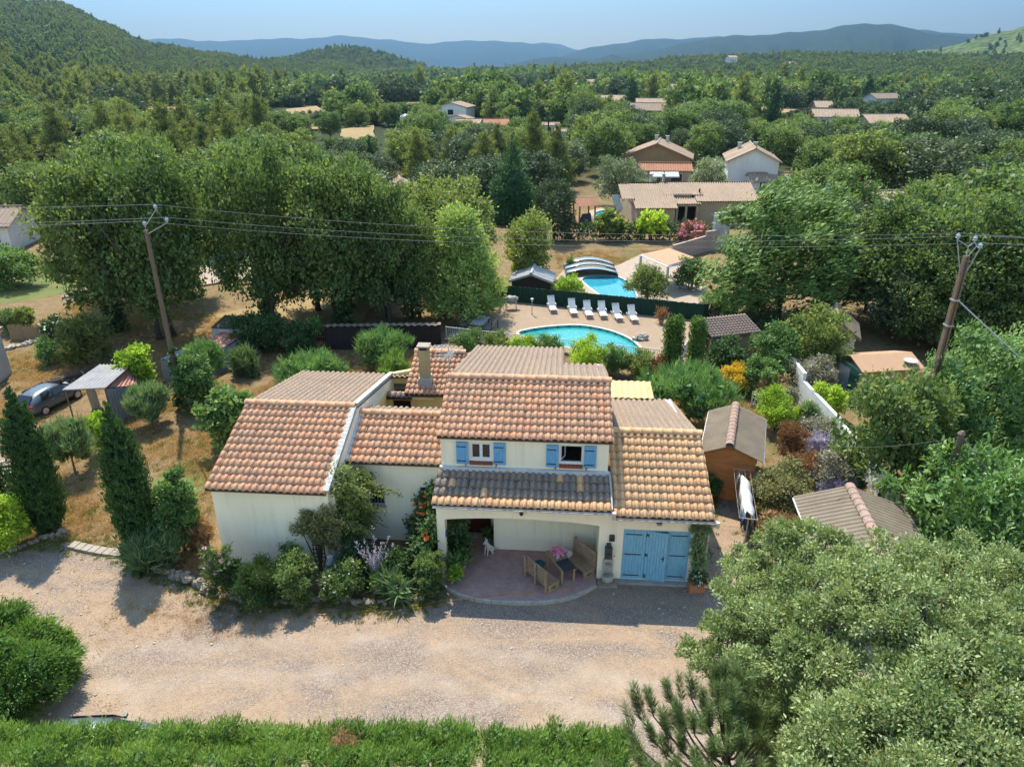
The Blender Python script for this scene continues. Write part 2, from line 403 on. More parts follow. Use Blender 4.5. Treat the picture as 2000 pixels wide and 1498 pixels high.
def m_hill(name, a, b, c, sc):
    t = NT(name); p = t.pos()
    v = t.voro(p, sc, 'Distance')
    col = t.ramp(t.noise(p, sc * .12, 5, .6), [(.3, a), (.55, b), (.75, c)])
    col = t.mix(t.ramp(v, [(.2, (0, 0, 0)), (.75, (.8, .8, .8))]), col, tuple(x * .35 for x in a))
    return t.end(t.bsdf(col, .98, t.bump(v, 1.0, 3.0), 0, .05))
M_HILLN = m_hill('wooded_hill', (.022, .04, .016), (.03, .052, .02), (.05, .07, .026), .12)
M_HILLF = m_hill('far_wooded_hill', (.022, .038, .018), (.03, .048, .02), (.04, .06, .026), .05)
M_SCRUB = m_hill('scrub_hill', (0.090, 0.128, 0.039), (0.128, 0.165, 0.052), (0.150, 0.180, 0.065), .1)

# foliage
LF = {
 'oak': leafmat('oak_leaf', (0.027, 0.051, 0.014), (0.054, 0.093, 0.024), (0.118, 0.153, 0.041)),
 'oakb': leafmat('bright_oak_leaf', (0.037, 0.063, 0.015), (0.076, 0.112, 0.026), (0.142, 0.172, 0.044)),
 'holm': leafmat('holm_leaf', (0.020, 0.035, 0.014), (0.035, 0.058, 0.022), (0.069, 0.088, 0.037), .22),
 'olivegrey': leafmat('silvery_leaf', (.05, .075, .032), (.10, .135, .06), (.22, .25, .14), .25),
 'pine': leafmat('pine_needle', (.04, .06, .015), (.078, .105, .024), (.135, .155, .036), .3),
 'pinedk': leafmat('dark_needle', (.012, .035, .012), (.022, .06, .018), (.04, .09, .026), .2),
 'cyp': leafmat('cypress_leaf', (.012, .032, .01), (.024, .06, .015), (.05, .10, .022), .2),
 'hedge': leafmat('hedge_leaf', (.03, .065, .014), (.072, .14, .026), (.15, .22, .045), .3),
 'ol': leafmat('olive_leaf', (.035, .065, .022), (.07, .12, .04), (.13, .18, .075), .25),
 'olgr': leafmat('feathery_leaf', (.03, .07, .018), (.065, .135, .035), (.12, .2, .06), .3),
 'lime': leafmat('lime_leaf', (.07, .13, .012), (.15, .24, .02), (.26, .34, .035), .35),
 'fig': leafmat('fig_leaf', (.024, .055, .014), (.056, .11, .026), (.115, .175, .045), .3),
 'elm': leafmat('elm_leaf', (0.030, 0.062, 0.013), (0.060, 0.109, 0.022), (0.130, 0.190, 0.044), .28),
 'acacia': leafmat('acacia_leaf', (.04, .085, .022), (.09, .155, .038), (.2, .27, .085), .32),
 'laurel': leafmat('laurel_leaf', (.03, .07, .016), (.07, .135, .032), (.17, .235, .08), .3, .3),
 'dkshrub': leafmat('dark_shrub_leaf', (.012, .03, .01), (.025, .055, .014), (.06, .085, .022), .22),
 'rust': leafmat('rusty_shrub_leaf', (.1, .06, .025), (.19, .105, .04), (.27, .17, .065), .25, gain=1.35),
 'straw': leafmat('dry_stem', (.2, .14, .06), (.3, .22, .1), (.4, .3, .15), .25, gain=1.35),
 'drygrass': leafmat('dry_grass', (.11, .075, .03), (.2, .145, .06), (.3, .225, .1), .3),
 'weed': leafmat('weed_leaf', (.05, .07, .015), (.09, .115, .025), (.15, .17, .045), .3),
 'elmb': leafmat('light_elm_leaf', (.065, .11, .024), (.13, .195, .045), (.23, .29, .09), .36),
 'clip': leafmat('clipped_leaf', (.05, .1, .015), (.1, .18, .026), (.16, .25, .04), .4),
 'sage': leafmat('sage_leaf', (.13, .14, .085), (.22, .23, .14), (.34, .34, .22), .25, gain=1.35),
 'lav': leafmat('lavender_flower', (.2, .2, .23), (.29, .285, .34), (.4, .39, .44), .25, gain=1.35),
 'pink': leafmat('pink_flower', (.38, .09, .15), (.5, .17, .24), (.6, .32, .36), .3),
 'orange': leafmat('orange_flower', (.5, .07, .02), (.62, .13, .03), (.7, .25, .05), .3),
 'white': leafmat('white_flower', (.5, .5, .42), (.66, .66, .6), (.75, .75, .7), .3),
 'yellow': leafmat('yellow_leaf', (.22, .17, .012), (.42, .31, .02), (.55, .42, .04), .3, gain=1.35),
 'bronze': leafmat('bronze_leaf', (.045, .045, .018), (0.085, 0.091, 0.028), (0.130, 0.143, 0.045), .25),
}
# ------------------------------------------------------------------ the ground, the drive, far hills, haze
def hz(x, y):
    r = math.hypot(x, y)
    k = min(max((r - 130) / 200, 0), 1)
    return k * (1.6 * math.sin(x * .011 + 1) + 1.4 * math.sin(y * .009 + .4 * math.sin(x * .006)))
def ground_sheet():
    rs = [0.01, 6, 10, 15, 20, 26, 33, 41, 50, 60, 72, 86, 102, 120, 140, 165, 195, 230, 270, 320, 380, 450, 540, 650, 800, 1000, 1300, 1800, 2600, 4000, 6500, 10000, 15000]
    n = 120; V = []; Q = []
    for r in rs:
        for j in range(n):
            a = 2 * math.pi * j / n; x, y = r * math.cos(a), r * math.sin(a) + 20
            V.append((x, y, hz(x, y)))
    for i in range(len(rs) - 1):
        for j in range(n): Q.append((i * n + j, (i + 1) * n + j, (i + 1) * n + (j + 1) % n, i * n + (j + 1) % n))
    o = put('ground', np_mesh('ground', V, Q, M_GROUND, None, True)); tag(o, kind='structure')
ground_sheet()

def sheet(name, pts, mat, z, kind='structure', wob=0.0, seed=1, sub=6):     # outlined sheet; outline wobbles a little
    q = random.Random(seed); P = []
    n = len(pts)
    for i in range(n):
        a, b = pts[i], pts[(i + 1) % n]
        for k in range(sub):
            f = k / sub
            P.append((a[0] + (b[0] - a[0]) * f + q.uniform(-wob, wob), a[1] + (b[1] - a[1]) * f + q.uniform(-wob, wob)))
    m = MB(); m.add([(x, y, z + (hz(x, y) if math.hypot(x, y) > 130 else 0)) for x, y in P], [tuple(range(len(P)))])
    o = m.build(name, mat); return tag(o, kind=kind)
def px(pts, z=0.0): return [at(a, b, z)[:2] for a, b in pts]

E_GRAVEL = px([(-400, 1170), (-120, 1085), (60, 1062), (150, 1062), (250, 1086), (330, 1130), (420, 1180), (700, 1195), (830, 1182), (870, 1130), (1140, 1120), (1360, 1120), (1372, 1010), (1395, 960), (1440, 930), (1475, 925), (1480, 1010), (1470, 1100), (1700, 1150), (2300, 1250), (2500, 1800), (-500, 1800)])
def smooth_loop(P, k=2):
    for _ in range(k):
        Q = []
        for i in range(len(P)):
            a, b = P[i], P[(i + 1) % len(P)]
            Q += [(a[0] * .75 + b[0] * .25, a[1] * .75 + b[1] * .25), (a[0] * .25 + b[0] * .75, a[1] * .25 + b[1] * .75)]
        P = Q
    return P
sheet('gravel_drive', E_GRAVEL, M_GRAVEL, .006, wob=.1, seed=3)
sheet('gravel_lane', px([(-60, 800), (20, 795), (75, 830), (60, 900), (30, 960), (-20, 1010), (-300, 1010)]), M_GRAVEL, .005, wob=.1, seed=4)
sheet('lawn', smooth_loop(px([(-120, 545), (60, 535), (170, 540), (175, 560), (60, 590), (-120, 600)])), M_GRASS, .007, wob=.12, seed=5)
sheet('sparse_lawn', smooth_loop(px([(300, 930), (420, 880), (440, 930), (400, 970), (310, 970)])), M_GRASS, .0065, wob=.25, seed=6)
# worn earth and dry weeds in the gravel
sheet('field', px([(560, 222), (620, 215), (660, 240), (640, 262), (560, 262)]), M_STRAW, .45, wob=.5, seed=8)
sheet('field', px([(668, 262), (730, 255), (735, 300), (690, 315), (660, 300)]), M_STRAW, .45, wob=.4, seed=9)
sheet('field', px([(690, 212), (860, 206), (870, 222), (700, 226)]), M_STRAW, .45, wob=.4, seed=10)
sheet('field', px([(500, 600), (690, 560), (760, 575), (700, 630), (430, 650), (390, 620)]), M_STRAW, .008, wob=.3, seed=12)
sheet('field', px([(20, 196), (90, 188), (125, 203), (60, 216), (10, 210)]), M_STRAW, .5, wob=.4, seed=21)
sheet('field', px([(280, 212), (350, 206), (365, 220), (300, 228)]), M_STRAW, .5, wob=.4, seed=22)
sheet('field', px([(1478, 222), (1540, 216), (1560, 230), (1500, 238)]), M_STRAW, .5, wob=.4, seed=23)
sheet('road', px([(1008, 196), (1032, 196), (1028, 174), (1012, 174)]), M_SLAB, .35, sub=1)
sheet('road', px([(45, 172), (90, 176), (95, 186), (50, 182)]), M_SLAB, .6, sub=1)

def hill(name, pts, dists, depth, mat, amp=8.0, seed=0, foot=-6.0, nx=110, nt=26, pw=1.25, back=.5):
    q = NR(seed)
    xs = np.array([p[0] for p in pts], float); ys = np.array([p[1] for p in pts], float)
    ds = np.array(dists, float) if hasattr(dists, '__len__') else np.full(len(pts), float(dists))
    de = np.array(depth, float) if hasattr(depth, '__len__') else np.full(len(pts), float(depth))
    X = np.linspace(xs[0], xs[-1], nx)
    Y = np.interp(X, xs, ys); Dd = np.interp(X, xs, ds); De = np.interp(X, xs, de)
    ker = np.array([1, 2, 3, 2, 1.]) / 9; Y = np.convolve(np.pad(Y, 2, 'edge'), ker, 'valid')
    ph = [q.uniform(0, 6.28) for _ in range(8)]
    G = np.zeros((nt, nx, 3))
    for i in range(nx):
        d = ray(X[i], Y[i]); h = math.hypot(d[0], d[1]); ux, uy = d[0] / h, d[1] / h
        zc = HC + d[2] / h * Dd[i]
        for k in range(nt):
            t = k / (nt - 1) * (1 + back)
            if t <= 1:
                r = Dd[i] - De[i] * (1 - t); z = foot + (zc - foot) * t ** pw
            else:
                r = Dd[i] + De[i] * (t - 1) * 1.2; z = zc - (zc - foot) * ((t - 1) / back) ** 1.6
            s = X[i] * .012
            w = math.sin(math.pi * min(t, 1)) if t < 1 else .3
            z += amp * w * (.5 * math.sin(s * 2.1 + ph[0] + 2.2 * t) + .35 * math.sin(s * 4.7 + ph[1] - 3 * t) + .2 * math.sin(s * 10.3 + ph[2] + 5 * t))
            G[k, i] = (ux * r, uy * r, z)
    V = G.reshape(-1, 3)
    Q = [(k * nx + i, k * nx + i + 1, (k + 1) * nx + i + 1, (k + 1) * nx + i) for k in range(nt - 1) for i in range(nx - 1)]
    o = put(name, np_mesh(name, V, Q, mat, None, True)); tag(o, kind='structure')
    return G
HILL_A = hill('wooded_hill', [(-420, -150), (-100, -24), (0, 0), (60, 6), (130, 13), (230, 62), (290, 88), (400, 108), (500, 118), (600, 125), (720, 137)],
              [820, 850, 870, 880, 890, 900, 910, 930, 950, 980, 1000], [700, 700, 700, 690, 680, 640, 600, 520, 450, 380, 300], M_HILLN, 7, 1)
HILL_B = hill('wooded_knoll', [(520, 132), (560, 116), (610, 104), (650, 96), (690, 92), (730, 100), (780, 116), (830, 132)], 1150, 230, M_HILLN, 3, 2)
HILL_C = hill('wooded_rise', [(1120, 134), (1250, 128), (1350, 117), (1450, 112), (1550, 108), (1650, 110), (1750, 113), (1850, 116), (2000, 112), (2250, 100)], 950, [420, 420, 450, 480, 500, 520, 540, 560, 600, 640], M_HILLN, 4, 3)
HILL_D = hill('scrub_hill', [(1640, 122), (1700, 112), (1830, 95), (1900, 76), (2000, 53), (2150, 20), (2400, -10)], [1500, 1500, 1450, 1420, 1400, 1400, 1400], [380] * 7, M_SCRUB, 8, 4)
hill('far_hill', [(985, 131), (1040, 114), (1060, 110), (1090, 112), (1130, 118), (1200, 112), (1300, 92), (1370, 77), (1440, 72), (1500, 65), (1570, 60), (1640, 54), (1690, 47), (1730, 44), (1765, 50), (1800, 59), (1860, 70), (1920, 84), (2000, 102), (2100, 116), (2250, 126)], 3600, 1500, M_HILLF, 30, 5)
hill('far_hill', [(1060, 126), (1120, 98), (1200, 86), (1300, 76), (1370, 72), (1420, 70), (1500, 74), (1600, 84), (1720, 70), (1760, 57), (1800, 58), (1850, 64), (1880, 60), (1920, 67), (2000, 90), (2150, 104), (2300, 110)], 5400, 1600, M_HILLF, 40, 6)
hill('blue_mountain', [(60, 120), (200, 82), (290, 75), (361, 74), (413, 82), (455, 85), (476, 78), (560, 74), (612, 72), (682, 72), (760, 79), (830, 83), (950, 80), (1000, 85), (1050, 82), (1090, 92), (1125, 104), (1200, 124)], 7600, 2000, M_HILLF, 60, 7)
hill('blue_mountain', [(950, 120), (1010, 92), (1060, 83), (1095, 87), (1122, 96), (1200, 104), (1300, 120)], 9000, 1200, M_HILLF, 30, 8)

def haze_box():
    m = MB(); m.box(-13500, 13500, -400, 12600, -9.5, 900)
    t = NT('haze_air'); v = t.new('VolumePrincipled')
    v.inputs['Color'].default_value = (.4, .68, 1.0, 1); v.inputs['Density'].default_value = HAZE; v.inputs['Anisotropy'].default_value = .81
    t.l.new(v.outputs[0], t.out.inputs['Volume'])
    o = m.build('haze', t.m); tag(o, kind='stuff')
HAZE = 2.05e-4
haze_box()
# ------------------------------------------------------------------ the villa. local axes: u along the front, v away from the camera, z up
YAW = D2R(-4.1)
HO = (3.67, 19.27, 0)
house = thing('villa', 'cream stucco villa with clay tile roofs and blue shutters on the gravel drive', 'house', HO, YAW)
def hw(u, v, z=0.0):
    c, s = math.cos(YAW), math.sin(YAW)
    return (HO[0] + u * c - v * s, HO[1] + u * s + v * c, z)
E_FR = dict(porch=(-6.27, -.46, -.42, 3.03, 1.02), garage=(-.44, 2.80, -.42, 2.86, 3.14), upper=(-6.27, -.44, .92, 4.79, 3.72), wing=(-13.82, -9.72, -.42, 3.26, 3.45), mid=(-9.62, -6.2, 1.45, 3.37, 3.76))
SL = .33
def zr(nm, v): return E_FR[nm][3] + SL * (v - E_FR[nm][2])
# walls ------------------------------------------------------------
def wall(poly, axis, h0, h1, mat=M_WALL, name='wall'):
    m = MB(); m.prism(poly, h0, h1, axis); return m.build(name, mat, house)
def wall_holes(u0, u1, z0, z1, holes, v0, v1, mat=M_WALL):        # facade slab with rectangular openings
    m = MB(); us = sorted({u0, u1, *[h[0] for h in holes], *[h[1] for h in holes]})
    for a, b in zip(us, us[1:]):
        zs = [z0]
        for h in sorted(holes, key=lambda h: h[2]):
            if h[0] <= a + 1e-6 and h[1] >= b - 1e-6: zs += [h[2], h[3]]
        zs.append(z1)
        for i in range(0, len(zs), 2):
            if zs[i + 1] - zs[i] > 1e-4: m.box(a, b, v0, v1, zs[i], zs[i + 1])
    return m.build('wall', mat, house)
# garage and porch front: right part with the door opening, arched beam, left pillar
wall_holes(-.80, 2.66, 0, 2.83, [(0.0, 2.19, .1, 2.12)], 0, .24)
arch = [(-5.93, 2.20)] + [(-5.93 + 5.13 * k / 14, 2.20 + .14 * math.sin(math.pi * k / 14) ** .8 + .0 * k) for k in range(1, 14)] + [(-.80, 2.19)]
wall(arch + [(-.80, 2.99), (-5.93, 2.99)], 'y', 0, .24)
wall([(-6.2, 0), (-5.93, 0), (-5.93, 2.99), (-6.2, 2.99)], 'y', 0, .27)
wall([(-6.2, 2.7), (-5.96, 2.7), (-5.96, 3.0), (-6.2, 3.3)], 'y', .27, 1.3)        # return beam
# porch inside
wall_holes(-4.42, -.80, .02, 3.28, [], 1.301, 1.5, M_WALL)
wall([(.24, .02), (1.3, .02), (1.3, 3.4), (.24, 2.95)], 'x', -.80, -.6)
wall([(1.3, .02), (2.2, .02), (2.2, 3.2), (1.3, 3.2)], 'x', -4.42, -4.22)
wall([(.9, .02), (2.2, .02), (2.2, 3.2), (.9, 3.2)], 'x', -6.2, -6.02)
wall_holes(-6.02, -4.42, .02, 3.2, [(-5.5, -4.62, .02, 2.1)], 2.2, 2.4, M_WALL)
m = MB(); m.box(-6.0, -.6, .25, 2.2, 2.86, 2.92); m.build('porch_ceiling', M_WALL, house)
# upper storey
wall_holes(-6.15, -.56, 3.3, 4.80, [(-5.19, -4.41, 3.86, 4.56), (-2.18, -1.40, 3.86, 4.56)], 1.1, 1.3)
wall([(1.3, 2.6), (9, 2.6), (9, 4.2), (3.72, 5.6), (1.3, 4.84)], 'x', -.76, -.56)
wall([(1.3, 2.6), (9, 2.6), (9, 4.2), (3.72, 5.6), (1.3, 4.84)], 'x', -6.15, -5.95)
m = MB(); m.box(-6.2, -.5, .98, 1.098, 3.47, 3.63); m.build('flashing', M_LEAD, house)
m = MB(); m.tube([(-.5, 1.02, 3.6), (-.47, .4, 3.36), (-.455, -.38, 3.1)], [.035, .03, .028], 6); m.build('flashing', M_MORTAR, house)
m = MB(); m.box(-5.9, -.8, 4.0, 4.05, 3.4, 5.3); m.box(-5.9, -.8, 1.36, 4, 3.42, 3.5); m.build('room_lining', M_ROOM, house)
# garage sides, left wing, middle block
wall([(.24, 0), (9.2, 0), (9.2, 2.5), (3.14, 3.9), (.24, 2.98)], 'x', 2.44, 2.66)
wall_holes(-13.72, -9.76, -.3, 3.3, [], -.15, .1)
wall([(.1, -.3), (8.8, -.3), (8.8, 3.35), (3.45, 4.42), (.1, 3.32)], 'x', -13.72, -13.5)
wall([(.1, -.3), (9.0, -.3), (9.0, 3.3), (3.45, 4.46), (.1, 3.36)], 'x', -9.86, -9.62, M_WALL)
wall_holes(-9.62, -6.2, -.1, 3.42, [(-8.94, -8.39, 1.5, 2.34), (-7.06, -6.69, 1.7, 2.32)], 1.7, 1.95)
# chimney block behind the courtyard (warm yellow walls)
wall_holes(-9.62, -6.1, 1.2, 3.12, [(-9.4, -8.6, 2.2, 2.8)], 7.7, 7.9, M_YELL)
wall([(-9.62, 3.05), (-8.7, 3.05), (-8.7, 3.72), (-9.62, 3.52)], 'y', 8.9, 9.1, M_YELL)
m = MB(); m.box(-9.58, -7.55, 7.55, 7.7, 2.92, 3.04); m.build('lintel', M_YELL, house)
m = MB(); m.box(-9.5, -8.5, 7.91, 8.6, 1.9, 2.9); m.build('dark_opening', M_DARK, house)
wall([(5.1, 1), (7.7, 1), (7.7, 3.3), (5.1, 3.3)], 'x', -9.618, -9.6, M_YELL)
m = MB()                                                          # whitewashed verge of the wing
for k in range(22):
    v = -.35 + 3.75 * k / 22; m.cbox((-9.73, v + .085, zr('wing', v) + .07), (.2, .172, .1), 0, math.atan(SL))
for k in range(28):
    v = 3.45 + 5.6 * k / 28; m.cbox((-9.70, v + .1, 4.53 - .205 * (v - 3.45) + .07), (.2, .2, .13), 0, -math.atan(.205))
m.build('verge_mortar', M_MORTAR, house)
m = MB()
for k in range(16):
    v = 1.5 + 2.3 * k / 16; m.cbox((-9.58, v + .07, zr('mid', v) + .06), (.13, .147, .1), 0, math.atan(SL))
m.build('valley_gutter', M_LEAD, house)
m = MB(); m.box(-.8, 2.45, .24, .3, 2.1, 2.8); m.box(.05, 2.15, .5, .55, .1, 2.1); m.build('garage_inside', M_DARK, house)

# roofs: slab + tiles ---------------------------------------------
PW, TL_ = .224, .33
def tile_profile(n=6):
    pts = [(-.5, .0), (-.40, .0)]
    for k in range(n + 1):
        a = math.pi * (1 - k / n); pts.append((.375 * math.cos(a), .33 * math.sin(a)))
    return pts + [(.40, .0), (.5, .0)]
def tile_arrays(w=PW, l=.40, lip=.032):
    P = tile_profile(); V = []; n = len(P)
    for yy, sc, dz in ((0, 1.0, lip), (l, .86, 0.0)):
        for a, b in P: V.append((a * w * (1 if abs(a) > .45 else sc), yy, b * w * sc + dz))
    for a, b in P: V.append((a * w, .004, max(b * w - .022, -.012) + lip * .55))
    Q = [(i, i + 1, n + i + 1, n + i) for i in range(n - 1)] + [(2 * n + i, 2 * n + i + 1, i + 1, i) for i in range(n - 1)]
    return np.array(V), np.array(Q)
TV, TQ = tile_arrays()
tile_me = np_mesh('clay_tile', TV, TQ, M_TILE); tile_me2 = np_mesh('sunny_tile', TV, TQ, M_TILE2); tile_me3 = np_mesh('lichen_shade_tile', TV, TQ, M_TILEDK)
def jit(): return rnd.uniform(-1, 1)
TILES = []       # (distance, roof part, matrix, which)
def tile_field(roof, u0, u1, v0, z0, v1, slope, sgn, which, cut=None):
    """rows from the eave (v0,z0) up to the ridge at v1; sgn=+1 front slope, -1 back slope"""
    ncol = max(1, round((u1 - u0) / PW)); w = (u1 - u0) / ncol
    Lg = abs(v1 - v0) * math.sqrt(1 + slope * slope); nrow = max(1, int(Lg / TL_ + .35))
    a = math.atan(slope)
    for i in range(ncol):
        du = .006 * jit()
        for k in range(nrow):
            s = k * Lg / nrow
            u = u0 + (i + .5) * w; v = v0 + sgn * s * math.cos(a); z = z0 + s * math.sin(a)
            if cut and cut(u, v): continue
            M = Matrix.Translation((u + du + .009 * jit(), v + .012 * jit(), z + .006 * jit())) @ Matrix.Rotation(0 if sgn > 0 else math.pi, 4, 'Z') @ Matrix.Rotation(a - .028 + .012 * jit(), 4, 'X') @ Matrix.Rotation(.035 * jit(), 4, 'Z') @ Matrix.Diagonal((w / PW, 1, 1, 1))
            x, y, zz = hw(u, v, z)
            TILES.append((x * x + y * y + (zz - HC) ** 2, roof, M, which))
def slab(name, u0, u1, pts, th=.06):
    m = MB(); m.prism(pts + [(p[0], p[1] - th) for p in reversed(pts)], u0, u1, 'x'); return m.build(name, M_UNDER, house)
def ridge(roof, u0, u1, v, z, me, r=.105, n=None):
    n = n or max(2, round((u1 - u0) / .38)); w = (u1 - u0) / n
    for i in range(n):
        put('ridge_tile', me, roof, (u0 + i * w, v, z + .035 + .006 * jit()), (0, .012 * jit(), .01 * jit()), (w / .38, 1, 1))
def ridge_mesh(mat, r=.135):
    V = []; n = 8
    for x, s in ((0, 1.0), (.02, 1.1), (.05, 1.1), (.055, 1.0), (.40, .96)):
        for k in range(n + 1):
            q = math.pi * k / n; V.append((x, -r * s * math.cos(q) * 1.15, r * s * math.sin(q)))
    Q = [(i * (n + 1) + k, i * (n + 1) + k + 1, (i + 1) * (n + 1) + k + 1, (i + 1) * (n + 1) + k) for i in range(4) for k in range(n)]
    return np_mesh('ridge_tile', V, Q, mat)
rt1, rt2 = ridge_mesh(M_TILE), ridge_mesh(M_TILE2)
for nm, which in (('porch', 1), ('garage', 1), ('upper', 0), ('wing', 0), ('mid', 0)):
    u0, u1, v0, z0, v1 = E_FR[nm]; zt = z0 + SL * (v1 - v0)
    bs, bv = dict(porch=(None, None), garage=(.27, 9.5), upper=(.25, 12.3), wing=(.205, 9.05), mid=(.31, 5.05))[nm]
    pts = [(v0 + .05, z0 - .03), (v1, zt - .045)]
    r = slab(nm.replace('mid', 'link').replace('upper', 'main') + '_roof', u0 + .02, u1 - .02, pts)
    tile_field(r, u0, u1, v0, z0, v1 + (.04 if bs else -.02), SL, 1, which)
    if bs:
        zb = zt - bs * (bv - v1)
        if nm == 'upper':
            slab('rear_roof', -6.3, -2.05, [(v1, zt - .045), (bv, zb - .03)]); slab('rear_roof', -2.05, -.46, [(v1, zt - .045), (7.35, zt - bs * (7.35 - v1) - .03)])
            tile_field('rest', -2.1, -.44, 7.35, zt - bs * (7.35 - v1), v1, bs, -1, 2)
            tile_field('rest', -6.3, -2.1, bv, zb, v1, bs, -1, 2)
        elif nm == 'wing':
            slab('wing_rear_roof', u0 + .02, -9.66, [(v1, zt - .045), (bv, zb - .03)])
            slab('wing_rear_roof', -9.66, -7.6, [(8.75, zt - bs * (8.75 - v1) - .02), (bv, zb - .03)])
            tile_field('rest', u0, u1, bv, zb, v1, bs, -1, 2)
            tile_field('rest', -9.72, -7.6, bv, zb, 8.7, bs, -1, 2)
        else:
            slab(nm.replace('mid', 'link') + '_rear_roof', u0 + .02, u1 - .02, [(v1, zt - .045), (bv, zb - .03)])
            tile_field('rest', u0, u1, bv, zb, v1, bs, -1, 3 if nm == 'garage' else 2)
        ridge(r, u0, u1 + .02, v1 + .02, zt + .005, rt2 if nm == 'garage' else rt1)
# chimney block roof, lean-to strip, yellow sheet
rc = slab('court_roof', -8.8, -6.15, [(7.5, 3.17), (10.1, 4.03)])
slab('court_roof', -8.8, -6.8, [(10.1, 4.03), (12.2, 3.5)])
tile_field('rest', -8.82, -6.2, 7.45, 3.2, 10.12, .33, 1, 0)
tile_field('rest', -8.82, -6.9, 12.2, 3.53, 10.1, .25, -1, 2)
ridge(rc, -8.82, -6.5, 10.1, 4.1, rt1)
tile_field('rest', -9.6, -8.5, 7.42, 3.04, 7.75, .33, 1, 4)
slab('court_roof', -9.6, -8.5, [(7.45, 3.0), (7.8, 3.12)])
m = MB(); vs = []
for j in range(49):
    u = -.3 + 2.25 * j / 48; w = .022 * math.cos(2 * math.pi * j / 6)
    vs += [(u, 9.3, 2.5 + w), (u, 10.9, 2.62 + w)]
m.add(vs, [(2 * j, 2 * j + 2, 2 * j + 3, 2 * j + 1) for j in range(48)]); m.build('awning_sheet', M_YROOF, house)
m = MB(); m.box(0, .08, 0, .08, 0, 2.5); _me = m.mesh('awning_post', M_WHITEP)
for u in (-.2, 1.85):
    for v in (9.4, 10.8): put('awning_post', _me, house, (u, v, 0))
# the 300 tiles nearest the camera are objects; the others one joined mesh
TILES.sort(key=lambda t: t[0])
front = [t for t in TILES if t[1] != 'rest']
single, rest = front[:300], front[300:] + [t for t in TILES if t[1] == 'rest']
for d, roof, M, which in single:
    me = tile_me3 if roof.name.startswith('porch') and M.translation.y > -.3 and rnd.random() < .93 else (tile_me, tile_me2)[which]  # porch rows in the upper eave's shadow get the tile with shade painted in
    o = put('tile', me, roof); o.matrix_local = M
buckets = {}
for d, roof, M, which in rest: buckets.setdefault(which, []).append(M)
Vall, Qall, mi = [], [], []; b = 0
for which, Ms in buckets.items():
    A = np.array([np.array(M) for M in Ms]); H4 = np.c_[TV, np.ones(len(TV))]
    V = np.einsum('nij,kj->nki', A, H4)[:, :, :3].reshape(-1, 3)
    Q = (TQ[None] + (np.arange(len(Ms)) * len(TV))[:, None, None]).reshape(-1, 4) + b
    Vall.append(V); Qall.append(Q); mi += [which] * len(Q); b += len(V)
me = np_mesh('roof_tiles', np.concatenate(Vall), np.concatenate(Qall), [M_TILE, M_TILE2, M_TILEG, M_TILEG, M_TILEDK])
me.polygons.foreach_set('material_index', np.array(mi, np.int32))
tag(put('roof_tiles', me, house), kind='stuff')

# gutters ----------------------------------------------------------
m = MB()
def gutter(m, u0, u1, v, z, r=.06):
    k = 8; vs = []
    for u in (u0, u1):
        for j in range(k + 1):
            q = math.pi + math.pi * j / k; vs.append((u, v + r * math.cos(q), z + r * math.sin(q)))
        for j in range(k, -1, -1):
            q = math.pi + math.pi * j / k; vs.append((u, v + (r - .012) * math.cos(q), z + (r - .012) * math.sin(q)))
    n = 2 * (k + 1)
    m.add(vs, [(j, (j + 1) % n, n + (j + 1) % n, n + j) for j in range(n)] + [tuple(range(n)), tuple(range(2 * n - 1, n - 1, -1))])
gutter(m, -6.22, -.42, -.46, 3.0); m.build('gutter', M_ZINC, house)
m = MB(); gutter(m, -.34, 2.9, -.46, 2.82); m.cbox((2.86, -.46, 2.74), (.1, .12, .2)); m.tube([(2.86, -.42, 2.7), (2.8, -.2, 2.5), (2.72, -.06, 2.42), (2.72, -.06, .1)], .04, 8); m.build('gutter', M_ZINC, house)
m = MB(); m.cbox((-.4, -.46, 2.93), (.12, .14, .24)); m.build('rain_head', M_ZINC, house)

